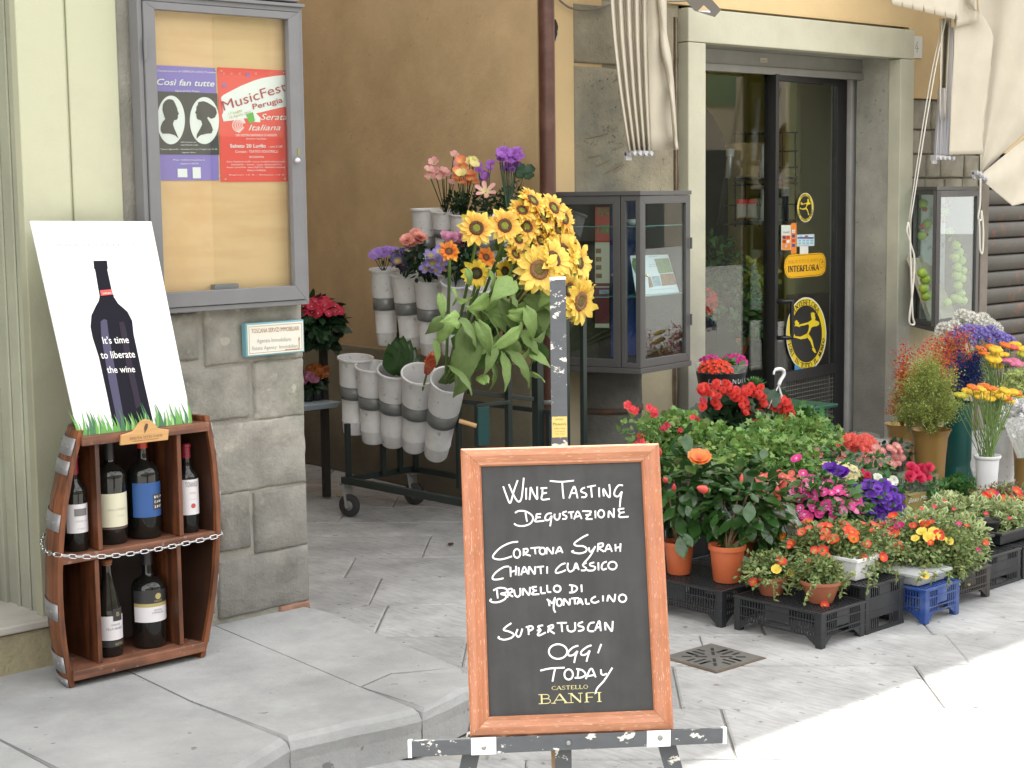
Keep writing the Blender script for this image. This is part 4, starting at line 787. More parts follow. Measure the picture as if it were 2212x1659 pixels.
HW = [(Z1, 'wine tasting', [[(365, 250), (400, 350), (435, 440), (450, 455), (465, 430), (500, 300), (545, 175)], [(435, 225), (480, 330), (530, 420), (565, 440), (590, 400), (605, 300), (620, 145)], [(650, 270), (648, 345), (650, 415)], [(690, 420), (700, 330), (705, 265), (740, 340), (785, 410), (785, 330), (785, 255)], [(910, 270), (825, 275)], [(850, 280), (850, 340), (842, 412), (940, 407)], [(850, 342), (905, 330)],
 [(940, 185), (1090, 195), (1240, 180)], [(1095, 205), (1100, 300), (1112, 405)], [(1180, 400), (1215, 300), (1240, 255), (1260, 290), (1285, 400)], [(1195, 335), (1270, 335)], [(1375, 265), (1335, 285), (1330, 318), (1375, 335), (1395, 360), (1375, 385), (1330, 385)], [(1400, 260), (1510, 240)], [(1450, 258), (1455, 320), (1462, 390)], [(1550, 265), (1550, 330), (1553, 385)], [(1608, 375), (1600, 300), (1612, 290), (1650, 360), (1680, 385), (1685, 320), (1675, 225)], [(1845, 240), (1790, 240), (1745, 300), (1740, 360), (1785, 375), (1832, 315)], [(1832, 315), (1815, 400), (1805, 510)]]),
 (Z1, 'degustazione', [[(510, 580), (560, 555), (640, 560), (710, 600), (735, 650), (700, 710), (620, 740), (540, 735), (500, 710)], [(640, 575), (660, 690)], [(835, 590), (770, 597)], [(775, 600), (775, 640), (762, 685), (875, 675)], [(775, 637), (830, 632)], [(965, 585), (915, 590), (885, 630), (895, 670), (935, 660), (965, 615)], [(965, 612), (955, 680), (945, 745)], [(1000, 590), (1000, 640), (1030, 665), (1060, 640), (1065, 580)], [(1150, 560), (1105, 575), (1105, 600), (1145, 620), (1140, 650), (1095, 655)], [(1165, 575), (1240, 565)], [(1205, 575), (1210, 650)], [(1240, 660), (1285, 560), (1335, 655)], [(1260, 630), (1315, 615)], [(1340, 557), (1455, 560)], [(1455, 562), (1385, 655)], [(1385, 657), (1470, 655)], [(1380, 605), (1450, 600)], [(1503, 550), (1505, 645)], ell(1575, 590, 38, 46), [(1665, 640), (1670, 560), (1700, 590), (1730, 632), (1732, 580), (1732, 520)], [(1860, 525), (1790, 535), (1805, 580), (1800, 630), (1915, 625)], [(1805, 580), (1865, 570)]]),
 (Z1, 'cortona syrah', [[(550, 935), (450, 950), (330, 1010), (245, 1100), (250, 1140), (320, 1155), (400, 1140), (475, 1115)], ell(535, 1080, 40, 54), [(615, 1110), (620, 1025)], [(605, 1030), (660, 1022), (665, 1060), (622, 1080), (705, 1110)], [(700, 1015), (825, 1005)], [(755, 1015), (765, 1090)], ell(850, 1050, 36, 42), [(900, 1090), (905, 1010), (940, 1045), (975, 1083), (985, 1000)], [(1010, 1085), (1060, 1000), (1100, 1075)], [(1020, 1060), (1085, 1045)],
 [(1415, 845), (1330, 890), (1245, 955), (1270, 985), (1350, 990), (1395, 1020), (1380, 1060), (1300, 1080), (1215, 1060), (1238, 1045)], [(1425, 1005), (1430, 1050), (1455, 1055), (1500, 1000)], [(1505, 990), (1440, 1110), (1360, 1200)], [(1530, 1060), (1540, 965)], [(1530, 965), (1592, 955), (1595, 990), (1547, 1010), (1610, 1060)], [(1620, 1060), (1665, 970), (1710, 1060)], [(1640, 1030), (1690, 1020)], [(1750, 965), (1755, 1055)], [(1815, 955), (1810, 1060)], [(1752, 1012), (1810, 1000)]]),
 (Z1, 'chianti classico', [[(440, 1240), (370, 1250), (280, 1310), (235, 1370), (245, 1400), (310, 1400), (370, 1385)], [(455, 1245), (458, 1370)], [(525, 1235), (520, 1350)], [(458, 1310), (522, 1290)], [(557, 1250), (557, 1355)], [(585, 1350), (625, 1245), (670, 1335)], [(600, 1315), (650, 1300)], [(678, 1340), (685, 1245), (720, 1290), (755, 1333), (760, 1240)], [(775, 1250), (870, 1240)], [(825, 1248), (832, 1335)], [(908, 1240), (908, 1330)],
 [(1135, 1200), (1080, 1220), (1020, 1280), (1020, 1320), (1080, 1310), (1140, 1285)], [(1165, 1195), (1160, 1260), (1190, 1305), (1240, 1280)], [(1235, 1285), (1265, 1200), (1300, 1285)], [(1245, 1260), (1290, 1250)], [(1395, 1195), (1350, 1215), (1360, 1240), (1390, 1262), (1375, 1288), (1325, 1290)], [(1490, 1190), (1440, 1205), (1445, 1230), (1500, 1248), (1485, 1285), (1430, 1292), (1400, 1285)], [(1540, 1190), (1543, 1290)], [(1645, 1180), (1600, 1200), (1580, 1250), (1600, 1280), (1645, 1265)], ell(1715, 1230, 52, 48)]),
 (Z2, 'brunello di', [[(275, 165), (285, 265)], [(230, 170), (300, 140), (380, 150), (390, 190), (320, 210), (380, 230), (370, 270), (300, 305), (230, 310), (195, 290), (212, 270)], [(400, 255), (405, 175)], [(395, 165), (445, 150), (455, 185), (410, 207), (465, 245)], [(475, 160), (490, 225), (520, 245), (550, 215), (550, 140)], [(580, 230), (585, 150), (620, 185), (655, 223), (665, 130)], [(745, 125), (690, 135), (712, 172), (690, 215), (775, 213)], [(710, 174), (745, 170)], [(790, 125), (795, 203)], [(795, 205), (850, 200)], [(865, 105), (870, 188)], [(870, 190), (915, 188)], ell(985, 150, 40, 38), [(1125, 105), (1200, 120), (1220, 155), (1180, 190), (1125, 195)], [(1160, 120), (1160, 188)], [(1270, 100), (1275, 190)]]),
 (Z2, 'montalcino', [[(865, 270), (885, 300), (895, 355)], [(885, 285), (930, 318), (960, 255), (945, 330), (945, 390), (965, 430)], ell(1010, 310, 31, 42), [(1060, 350), (1065, 272), (1100, 305), (1130, 338), (1135, 265)], [(1150, 265), (1240, 260)], [(1190, 270), (1195, 335)], [(1218, 335), (1255, 268), (1290, 340)], [(1232, 315), (1280, 305)], [(1320, 265), (1325, 328)], [(1325, 330), (1370, 325)], [(1440, 240), (1395, 265), (1390, 300), (1430, 315), (1480, 295)], [(1525, 230), (1525, 300)], [(1575, 300), (1590, 230), (1620, 265), (1655, 298), (1670, 210)], ell(1755, 262, 44, 44)]),
 (Z2, 'supertuscan', [[(445, 555), (380, 600), (355, 635), (420, 655), (475, 690), (440, 730), (360, 750), (295, 732), (302, 710)], [(520, 625), (500, 680), (520, 715), (550, 700), (575, 620)], [(650, 695), (645, 605)], [(615, 605), (680, 590), (700, 620), (652, 650)], [(820, 580), (760, 595), (788, 638), (755, 685), (775, 700), (850, 665)], [(745, 642), (800, 638)], [(875, 670), (890, 595)], [(870, 600), (930, 577), (935, 610), (890, 632), (955, 680)], [(980, 555), (1100, 550)], [(1035, 560), (1045, 660)], [(1105, 580), (1110, 635), (1150, 655), (1195, 630), (1195, 545)], [(1290, 540), (1240, 560), (1240, 588), (1290, 602), (1290, 635), (1230, 650)], [(1425, 545), (1370, 560), (1345, 620), (1370, 650), (1420, 650)], [(1430, 645), (1480, 530), (1500, 650)], [(1447, 610), (1494, 600)], [(1555, 640), (1550, 550), (1590, 600), (1630, 648), (1640, 530)]]),
 (Z2, 'oggi', [ell(995, 890, 108, 86), [(1235, 820), (1175, 840), (1120, 890), (1120, 935), (1175, 930), (1222, 885)], [(1225, 882), (1200, 950), (1185, 1025)], [(1390, 815), (1330, 840), (1270, 890), (1275, 930), (1330, 920), (1368, 880)], [(1370, 878), (1345, 950), (1330, 1010)], [(1505, 800), (1465, 910)]]),
 (Z2, 'today', [[(785, 1115), (900, 1090), (1075, 1080)], [(960, 1092), (945, 1160), (930, 1245)], ell(1120, 1160, 50, 60), [(1210, 1095), (1280, 1110), (1320, 1160), (1270, 1195), (1190, 1200)], [(1235, 1108), (1225, 1195)], [(1320, 1215), (1385, 1090), (1440, 1195)], [(1345, 1180), (1430, 1165)], [(1500, 1100), (1505, 1150), (1530, 1165), (1570, 1150)], [(1635, 1080), (1540, 1230), (1460, 1320), (1435, 1385)]])]
sc_ = (Z1(100, 0)-Z1(0, 0)).length/100; k_ = 0
for fn, nm, strokes in HW:
    mb = MB()
    for st in strokes:
        k_ += 1; q = catmull(st, 5); mb.tube([fn(*p)+Vector((0, 0, -.0016+.00003*(k_ % 7))) for p in q], 10.5*sc_*(1.05 if fn is Z2 else 1), 8, flat=((0, 0, 1), .12))
    mb.build('handwriting', m_chalk, cb, smooth=True)
m_gold2 = M('printed_gold', (.62, .56, .28), .5)
mb = MB(); serif(mb, 'CASTELLO', Z2(920, 1342)+Vector((0, 0, -.001)), Z2(1350, 1325)+Vector((0, 0, -.001)), (Z2(0, 42)-Z2(0, 0)).length, (0, 1, 0), (0, 0, 1), th=.11, tn=.05); serif(mb, 'BANFI', Z2(775, 1505)+Vector((0, 0, -.001)), Z2(1518, 1478)+Vector((0, 0, -.001)), (Z2(0, 105)-Z2(0, 0)).length, (0, 1, 0), (0, 0, 1), th=.095, tn=.04)
mb.build('printed_lettering', m_gold2, cb); cb.matrix_world = BM
# easel
m_ep = M('chipped_black_paint', (.075, .082, .092), .5, var=.12, vs=20, col2=(.68, .66, .60), c2s=22, c2lo=.585, c2hi=.605, bump=.1, stretch=(1, 1.6, 1.6))
m_ew = M('chipped_white_paint', (.80, .80, .80), .5, var=.04, col2=(.16, .16, .15), c2s=24, c2lo=.66, c2hi=.68)
m_pine = M('bare_wood', (.30, .20, .11), .7, grain=((60, 6, 60), (.16, .10, .05), .6))
es = thing('easel', 'wooden easel with chipped black and white paint holding the chalkboard', 'easel')
def bar(a, b, c_, d, z0, z1_, name, mat): mb = MB(); mb.slab([Vector((p.x, p.y, z0)) for p in (a, b, c_, d)], (0, 0, z1_-z0)); return mb.build(name, mat, es, bevel=.0015)
cz = .03
cA, cB, cC, cD = L(883, 1636, cz), L(1568, 1605, cz), L(1569, 1573, cz), L(882, 1601, cz)
bar(cA, cB, cC, cD, -.012, cz, 'crossbar', m_ep)
mb = MB(); 
for u0, u1, in ((1018, 1072), (1397, 1448)):
    f0, f1 = (u0-883)/(1568-883), (u1-883)/(1568-883); a, b, c_, d = cA.lerp(cB, f0), cA.lerp(cB, f1), cD.lerp(cC, f1), cD.lerp(cC, f0); e = .0015
    m2 = MB(); m2.slab([Vector((p.x, p.y+s, cz+.0002)) for p, s in ((a, -e), (b, -e), (c_, e), (d, e))], (0, 0, .0022)); m2.build('white_patch', m_ew, es)
for (f0, f1) in ((0, .012), (.988, 1.0)):
    a, b, c_, d = cA.lerp(cB, f0), cA.lerp(cB, f1), cD.lerp(cC, f1), cD.lerp(cC, f0); m2 = MB(); m2.slab([Vector((p.x+(-.0015 if f0 == 0 else .0015), p.y+s, -.013)) for p, s in ((a, -.0015), (b, -.0015), (c_, .0015), (d, .0015))], (0, 0, cz+.0145)); m2.build('worn_end', m_ew, es)
for u, v, r_ in ((1045, 1615, .006), (1426, 1594, .0065), (1228, 1605, .006)):
    mb = MB(); p = L(u, v, cz+.002); mb.lathe([(r_, 0), (r_, .002), (r_*.6, .004), (.0002, .0045)], p, 12, (0, 0, 1)); mb.build('bolt', m_galv, es, smooth=True)
pz0, pz1 = -.065, -.032
t0, t1, t2, t3 = L(1190, 640, pz1), L(1224, 640, pz1), L(1230, 1600, pz1), L(1194, 1600, pz1)
tl, tr = L(1188, 600, pz1), L(1222, 600, pz1)
sb = L(1207, 958, pz1).y; wP = (tr-tl).length; xc = lambda y: tl.x+(L(1192, 960, pz1).x-tl.x)*(tl.y-y)/(tl.y-sb)
def post(y0, y1, z0, z1_, name, mat, gx=0.): mb = MB(); mb.slab([Vector((xc(y)+s*wP-(1-2*s)*gx, y, z0)) for y, s in ((y0, 0), (y0, 1), (y1, 1), (y1, 0))], (0, 0, z1_-z0)); return mb.build(name, mat, es, bevel=.0015)
post(-.16, tl.y, pz0, pz1, 'post', m_ep); post(tl.y-.006, tl.y+.0015, pz0-.001, pz1+.001, 'worn_top', m_ew, .001)
post(L(1207, 900, pz1).y-.052, L(1207, 900, pz1).y, pz1+.0003, pz1+.0012, 'sticker', M('yellow_sticker', (.60, .46, .14), .5, var=.1, vs=60), -.001)
y9 = L(1207, 900, pz1).y; mb = MB(); xx = xc(y9-.02); O_ = Vector((0, 0, pz1+.0016))
for st, a, b, y, h in (('Molesini', .1, .9, -.022, .007), ('ENOTECA', .25, .75, -.009, .004), ('Wine Shop', .15, .85, -.031, .003), ('Cortona', .2, .8, -.038, .003), ('Tel. Fax', .2, .8, -.045, .003)): add_text(mb, st, Vector((xx+wP*a, y9+y, 0)), Vector((xx+wP*b, y9+y, 0)), h, Vector((0, 1, 0)), O_)
mb.build('sticker_lettering', M('sticker_ink', (.12, .09, .03), .6), es)
def gl(x, y, d):   # local point straight down the leg to the ground: returns local y at z=0
    p = BM @ Vector((x, y, d)); return p
def leg(u0, u1, v0, u2, u3, v2, mat, d=-.02, name='leg'):
    a, b = L((u0+u1)/2, v0, d), L((u2+u3)/2, v2, d); dr_ = (b-a); P0 = BM @ a; P1 = BM @ b; t = P0.z/(P0.z-P1.z); e = a+dr_*t; w_ = (L(u1, v0, d)-L(u0, v0, d)).length/2
    a = a+Vector((0, .09, 0))-dr_.normalized()*0; X_ = Vector((w_, 0, 0)); mb = MB()
    mb.slab([a-X_, a+X_, e+X_, e-X_], (0, 0, -.03)); mb.build(name, mat, es, bevel=.001)
leg(1018, 1056, 1634, 1010, 1050, 1659, m_ep); leg(1405, 1443, 1617, 1419, 1457, 1659, m_ep); 
mb = MB(); a = L(1199, 1627, pz1); P0 = BM @ a; t = P0.z/ (BM @ (a+Vector((0, 1, 0)))-P0).z; mb.slab([Vector((a.x-.009, a.y+.1, pz0)), Vector((a.x+.009, a.y+.1, pz0)), Vector((a.x+.009, a.y-t, pz0)), Vector((a.x-.009, a.y-t, pz0))], (0, 0, .02)); mb.build('centre_strut', m_pine, es)
# rear prop leg, swung back to the ground
mb = MB(); a = Vector((xc(tl.y)+wP/2, tl.y-.12, pz0-.002)); q = BI @ Vector((B0+bxv*(a.x)+fwd*.62).to_tuple()); A_ = BM @ a; E_ = Vector((A_.x, A_.y, 0))+fwd*.42; e = BI @ E_
dr_ = (e-a).normalized(); sx = Vector((.012, 0, 0)); sn = dr_.cross(sx).normalized()*.010; mb.hexa([e-sx-sn, e+sx-sn, e+sx+sn, e-sx+sn, a-sx-sn, a+sx-sn, a+sx+sn, a-sx+sn]); mb.build('rear_leg', m_ep, es)
es.matrix_world = BM
# ============================================================ BUCKET CART IN THE ALLEY
m_ct = M('cart_green_black', (.018, .028, .026), .4, var=.15)
ct = thing('flower_cart', 'dark green tiered metal cart on casters along the ochre alley wall', 'cart', (5.6, 6.5, 0))
def sq(a, b, r=.013, name='bar', mat=m_ct, par=None):
    a, b = Vector(a), Vector(b); d = (b-a).normalized(); up = Vector((0, 0, 1)) if abs(d.z) < .9 else Vector((1, 0, 0)); s = d.cross(up).normalized()*r; t = d.cross(s).normalized()*r
    mb = MB(); mb.hexa([a-s-t, a+s-t, a+s+t, a-s+t, b-s-t, b+s-t, b+s+t, b-s+t]); return mb.build(name, mat, par or ct, bevel=.002)
X0, X1, Y0, Y1, zb_ = 5.37, 5.86, 5.75, 7.08, .195
sq((X0, Y0, zb_), (X0, Y1, zb_), .018, 'base_rail'); sq((X1, Y0, zb_), (X1, Y1, zb_), .015, 'base_rail'); sq((X0, Y1, zb_), (X1, Y1, zb_), .015, 'base_rail'); sq((X0, Y0, zb_), (X1, Y0, zb_), .015, 'base_rail')
for x, y, z in ((X0+.25, Y1-.03, .66), (X0+.02, Y1-.02, .50), (X0+.37, Y1-.03, 1.14), (X1-.01, Y1-.03, 1.45), (X0+.25, 6.42, .66), (X0+.37, Y0, 1.14), (X1-.0, Y0, 1.45), (X0+.25, Y0, .66)): sq((x, y, zb_), (x, y, z), .013, 'upright')
for x, z in ((X0+.25, .655), (X0+.37, 1.135), (X1-.0, 1.44)): sq((x, Y0-.02, z), (x, Y1+.02, z), .011, 'tier_rail')
for z, x in ((.62, X0+.37), (1.10, X1)): sq((X0+.25, Y0, z), (x, Y0, z), .011, 'brace'); sq((X0+.25, Y1-.03, z), (x, Y1-.03, z), .011, 'brace')
a, b = py(1097, 780, 5.78), py(1097, 965, 5.78); sq((a.x, 5.78, .22), (a.x, 5.78, 1.2), .014, 'upright'); sq((py(1160, 700, 5.8).x, 5.8, .22), (py(1160, 700, 5.8).x, 5.8, 1.5), .021, 'upright')
sq(py(1012, 846, 5.80), py(1150, 862, 5.80), .011, 'brace'); 
mb = MB(); p = py(1044, 920, 5.70); mb.obox(p, (.035, 0, 0), (0, .006, 0), (0, 0, .09)); mb.build('bracket_plate', M('cart_teal', (.015, .06, .06), .4), ct, bevel=.002); sq(py(1030, 875, 5.72), py(1030, 965, 5.72), .009, 'bracket_bar'); sq(py(1030, 877, 5.72), py(1100, 868, 5.72), .009, 'brace')
mb = MB(); mb.tube([py(992, 909, 5.68), py(1029, 920, 5.62)], .010, 10); mb.build('wooden_dowel', M('dowel_wood', (.55, .33, .14), .5), ct)
m_tyre = M('caster_rubber', (.04, .04, .042), .7); 
for (x, y) in ((X0+.01, Y1-.02), (X1-.02, Y1-.01), (X0+.01, Y0+.02), (X1-.02, Y0+.02)):
    w_ = MB(); c_ = Vector((x-.012, y-.03, .062)); ax_c = Vector((.93, .36, 0)); w_.lathe([(.028, -.014), (.052, -.014), (.061, -.008), (.062, 0), (.061, .008), (.052, .014), (.028, .014)], c_, 24, ax_c); wh = w_.build('caster', m_tyre, ct, smooth=True, autos=40)
    w_ = MB(); w_.lathe([(.002, -.013), (.028, -.012), (.03, 0), (.028, .012), (.002, .013)], c_, 18, ax_c); w_.build('hub', m_galv, wh, smooth=True)
    w_ = MB(); s = ax_c*.02
    for sg in (1, -1): w_.hexa([c_+s*sg+Vector((-.014, 0, -.01)), c_+s*sg*1.15+Vector((-.014, 0, -.01)), c_+s*sg*1.15+Vector((.01, 0, -.01)), c_+s*sg+Vector((.01, 0, -.01)), c_+s*sg+Vector((-.01, .03, .11)), c_+s*sg*1.15+Vector((-.01, .03, .11)), c_+s*sg*1.15+Vector((.03, .03, .11)), c_+s*sg+Vector((.03, .03, .11))])
    w_.obox((x, y, .172), (.03, 0, 0), (0, .03, 0), (0, 0, .004)); w_.build('fork', m_galv, wh)
# buckets
def bucket_proto():
    t = thing('flower_bucket', 'x', 'bucket', (0, 0, 0), 'flower buckets on the cart'); mb = MB()
    H_ = .40; ro, rb_ = .072, .050
    pr_ = [(0, 0), (rb_*.93, 0), (rb_, .006), (rb_*1.08, .064), (rb_*1.13, .066), (rb_*1.13, .071), (rb_*1.10, .073), (ro*.83, .252), (ro*.94, .254), (ro*.95, .262), (ro*1.0, H_-.012), (ro*1.10, H_-.012), (ro*1.13, H_-.006), (ro*1.10, H_), (ro*1.0, H_-.001), (ro*.95, H_-.02), (rb_*1.0, .02), (0, .018)]
    mb.lathe(pr_, (0, 0, 0), 32); mb.build('body', m_bucket, t, smooth=True, autos=40)
    mb = MB(); mb.lathe([(ro*.80, .188), (ro*.90, .188), (ro*.915, .218), (ro*.925, .250), (ro*.84, .250)], (0, 0, 0), 32, cap=False); mb.grid([[Vector((0, 0, 0))]*2]*2) if False else None
    mb.build('holder_band', m_zinc, t, smooth=True); return t
B_ = bucket_proto(); used_ = [False]
BK = []
def put_bucket(ut, vt, ub, vb, x, dx, sr, label):
    T, Bt = px(ut, vt, x), px(ub, vb, x+dx); d = T-Bt; q = d.to_track_quat('Z', 'Y'); q = Quaternion(d.normalized(), rs.uniform(0, 6)) @ q
    if used_[0]: o = dup(B_)
    else: o = B_; used_[0] = True
    o.location = Bt; o.rotation_mode = 'QUATERNION'; o.rotation_quaternion = q; o.scale = (sr, sr, d.length/.40); o['label'] = label; BK.append((T, Bt)); return o
for i, (a, lb_) in enumerate([((768, 771, 766, 935), 'pale grey flower bucket, lowest tier, farthest left and upright'), ((806, 789, 807, 953), 'empty bucket second from the left in the lowest cart tier'), ((854, 798, 849, 958), 'bucket with dark glossy leaves in the middle of the lowest tier'), ((907, 806, 894, 967), 'bucket with the red torch flower in the lowest tier'), ((970, 819, 941, 982), 'bucket tilted most towards the viewer, holding the sunflower stems')]):
    put_bucket(*a, 5.50-.004*i, .02+.035*i, 1.24, lb_)
for i, (a, lb_) in enumerate([((829, 580, 836, 744), 'middle tier bucket below the violet daisies'), ((874, 590, 888, 754), 'middle tier bucket second from the left'), ((927, 601, 930, 764), 'middle tier bucket under the violet blue silk flowers'), ((984, 607, 974, 762), 'middle tier bucket nearest the sunflowers, wide open rim'), ((1040, 615, 1026, 770), 'middle tier bucket hidden behind the sunflower leaves')]):
    put_bucket(*a, 5.64, .03+.015*i, 1.02, lb_)
for i, (a, lb_) in enumerate([((918, 450, 924, 612), 'empty bucket at the left end of the top tier'), ((962, 455, 966, 560), 'top tier bucket with pale pink stems, left of three'), ((1003, 460, 1005, 590), 'top tier bucket under the peach and yellow flowers'), ((1050, 463, 1050, 600), 'top tier bucket under the pink lily'), ((1098, 466, 1096, 600), 'top tier bucket under the tall purple flowers')]):
    put_bucket(*a, 5.78, .01+.01*i, 1.02, lb_)
# ============================================================ RIGHT BUILDING FITTINGS
dp = thing('downpipe', 'brown metal rain pipe running down the corner beside the stone quoin', 'drainpipe', (6.05, 6.2, 0))
pt, pb = py(1178, 10, 6.235), py(1186, 450, 6.235); xx = (pt.x+pb.x)/2
mb = MB(); mb.tube([(xx, 6.235, 0), (xx, 6.235, 1.0), (xx, 6.235, 5.0)], .042, 20); mb.build('pipe', m_pipe, dp, smooth=True, autos=50)
for z in (.62, 3.6): mb = MB(); mb.lathe([(.045, -.012), (.050, -.012), (.050, .012), (.045, .012)], (xx, 6.235, z), 20); mb.build('pipe_clamp', m_galv if z < 1 else m_pipe, dp, smooth=True)
# hole broken in the plaster
hp = thing('plaster_hole', 'small broken hole in the ochre plaster right of the downpipe', 'hole', py(1200, 65, YR))
mb = MB(); r5 = random.Random(4); pts = [py(1198+8*math.cos(t)*r5.uniform(.8, 1.2)-0, 66+24*math.sin(t)*r5.uniform(.85, 1.1), YR-.002) for t in np.linspace(0, 5.9, 14)]; mb.add(pts, [tuple(range(14))]); mb.build('hollow', M('hole_dark', (.04, .03, .025), .95, bump=1, bs=50), hp)
mb = MB(); mb.tube(pts[:8], [r5.uniform(.003, .008) for _ in range(8)], 5, flat=((0, 1, 0), .4)); mb.build('chipped_edge', M('chip_white', (.5, .42, .33), .9), hp)
# stone column stub with iron band, set in the corner
st = thing('stone_bollard', 'round grey stone guard post with rusty iron band under the glass cabinet', 'bollard', (6.25, 6.2, 0))
a, b = py(1300, 900, 6.2), py(1408, 900, 6.2); rc = (b.x-a.x)/2*.92; sc0 = Vector(((a.x+b.x)/2, 6.34, 0))
mb = MB(); prof = [(rc*(1+.01*math.sin(k*1.7)), z) for k, z in enumerate(np.linspace(0, .72, 16))]; prof += [(rc*.9, prof[-1][1]+.03), (rc*.5, prof[-1][1]+.05), (0.001, prof[-1][1]+.05)]
mb.lathe(prof, sc0, 30); mb.build('shaft', M('bollard_stone', (.15, .15, .135), .9, var=.25, vs=7, bump=.9, bs=40), st, smooth=True)
zb2 = py(1350, 893, 6.1).z; mb = MB(); mb.lathe([(rc*1.0, zb2-.016), (rc*1.04, zb2-.016), (rc*1.04, zb2+.016), (rc*1.0, zb2+.016)], sc0, 30); mb.build('iron_band', m_iron, st, smooth=True)
# ---- glass cabinet at the corner
def cabinet(name, label, A, Cc, Dd, zb_, zt_, bsplit):
    """plan: A on the wall, C the outer corner, D the far front corner; door panes on both faces"""
    t = thing(name, label, 'display cabinet', (Cc.x, Cc.y+.1, zb_)); A, Cc, Dd = [Vector((p.x, p.y, 0)) for p in (A, Cc, Dd)]; E = Vector((Dd.x+.02, 6.28, 0))
    poly = [A, Cc, Dd, E]
    for z, h, nm in ((zb_, .028, 'bottom_board'), (zt_-.022, .022, 'top_board')):
        mb = MB(); ce = sum(poly, Vector())/4; mb.slab([p+(p-ce).normalized()*.008+Vector((0, 0, z)) for p in poly], (0, 0, h)); mb.build(nm, m_dgrey, t, bevel=.002)
    def panel(P, Q_, z0, z1_, w_, nm, pane=True, thick=.028, low=.0):
        d = (Q_-P).normalized(); n = Vector((d.y, -d.x, 0)); 
        if n.dot(-P) < 0: n = -n
        o = [P, Q_]; up = Vector((0, 0, 1))
        out = [P+up*z0, Q_+up*z0, Q_+up*z1_, P+up*z1_]; inn = [P+d*w_+up*(z0+w_+low), Q_-d*w_+up*(z0+w_+low), Q_-d*w_+up*(z1_-w_), P+d*w_+up*(z1_-w_)]
        mb = MB(); mb.frame(out, inn, -n*thick); fr = mb.build(nm, m_dgrey, t, bevel=.002)
        if pane: mb = MB(); mb.slab([p-n*.012 for p in inn], -n*.003); mb.build('pane', m_cglass, fr)
        return d, n, fr
    z0, z1_ = zb_+.03, zt_-.024
    Bb = A.lerp(Cc, bsplit)
    panel(A, Bb-(Cc-A).normalized()*.004, z0, z1_, .042, 'door_frame'); panel(Bb, Cc, z0, z1_, .026, 'side_frame')
    panel(Cc+(Dd-Cc).normalized()*.006, Dd, z0, z1_, .042, 'door_frame')
    mb = MB(); mb.slab([Dd+Vector((0, 0, z0)), Dd+Vector((-.02, 0, z0)), E+Vector((-.02, 0, z0)), E+Vector((0, 0, z0))], (0, 0, z1_-z0)); mb.build('end_panel', m_dgrey, t)
    mb = MB(); mb.box(A.x-.0, E.x, 6.27, 6.285, z0, z1_); mb.build('back_panel', M('cabinet_back_dark', (.05, .04, .025), .6, var=.1), t)
    return t, A, Bb, Cc, Dd, E
zc0, zc1 = .776, 1.717
def split_at(A, C_, u):
    for k in np.arange(.1, .98, .004):
        p = A.lerp(C_, k); p = Vector((p.x, p.y, 1.2)); c3 = CM.T @ (np.array(p)-O3)
        if CX+FL*c3[0]/c3[2] > u: return k
    return .6
cabA, cabC, cabD = Vector((6.30, 6.28, 0)), Vector((6.339, 5.805, 0)), Vector((6.816, 5.88, 0))
ca, A, Bb, Cc, Dd, E = cabinet('display_cabinet', 'dark grey glazed display cabinet on the corner, leaflets and a photo card inside', cabA+Vector((-.14, 0, 0)), cabC, cabD, zc0, zc1, split_at(cabA+Vector((-.14, 0, 0)), cabC, 1341))
m_shelf = M('green_glass_shelf', (.10, .24, .22), .15, spec=.6)
for z in (py(1420, 488, 5.9).z, py(1420, 637, 5.9).z):
    mb = MB(); ce = (A+Cc+Dd+E)/4; mb.slab([p.lerp(ce, .10)+Vector((0, 0, z)) for p in (A, Cc, Dd, E)], (0, 0, .005)); mb.build('glass_shelf', m_shelf, ca)
    for x in (.45, .8): p = Cc.lerp(Dd, x)+Vector((0, .30, z)); mb = MB(); mb.tube([p+Vector((0, 0, -.09)), p+Vector((0, -.01, -.05)), p+Vector((0, -.06, -.012)), p+Vector((0, -.12, -.004))], .005, 6); mb.build('shelf_bracket', M('teal_bracket', (.12, .30, .28), .4), ca)
for p, dr_ in ((py(1325, 594, 5.98), (-1, -.2, 0)), (py(1396, 595, 5.80), (0, -1, 0))):
    mb = MB(); mb.lathe([(.002, 0), (.007, .002), (.008, .008), (.004, .012), (.0004, .012)], p, 12, dr_); mb.build('lock', M('brass', (.7, .6, .35), .25, metal=.9), ca, smooth=True)
for v in (525, 690): 
    p = py(1492, v, 5.87); mb = MB(); mb.tube([p+Vector((0, -.004, -.03)), p+Vector((0, -.004, .03))], .006, 8); mb.build('hinge', m_dgrey, ca)
# leaflets hanging inside the left door
dA = (Bb-A).normalized(); nA = Vector((-dA.y, dA.x, 0)); nA = nA if nA.x > 0 else -nA; pA = A+nA*.034
def CA(x, y, d=0.): return pp(1161+.2667*x, 387+.2667*y, pA-nA*d, nA)
le = thing('leaflet_strip', 'vertical strip of red and cream leaflets inside the left cabinet door', 'leaflets', CA(525, 1200))
def cap_(pts, mat, par, nm, d): mb = MB(); mb.add([CA(x, y, d) for x, y in pts], [tuple(range(len(pts)))]); return mb.build(nm, mat, par)
R4 = lambda x0, y0, x1_, y1_: [(x0, y1_), (x1_, y1_), (x1_, y0), (x0, y0)]
m_lfr = M('leaflet_red', (.42, .06, .04), .5); m_lfc = M('leaflet_cream', (.58, .53, .40), .5); m_lfd = M('leaflet_maroon', (.16, .02, .04), .5)
cap_(R4(468, 225, 584, 510), m_lfr, le, 'leaflet', .0); cap_(R4(466, 512, 584, 842), m_lfc, le, 'leaflet', .0); cap_(R4(466, 845, 582, 1205), m_lfd, le, 'leaflet', .0)
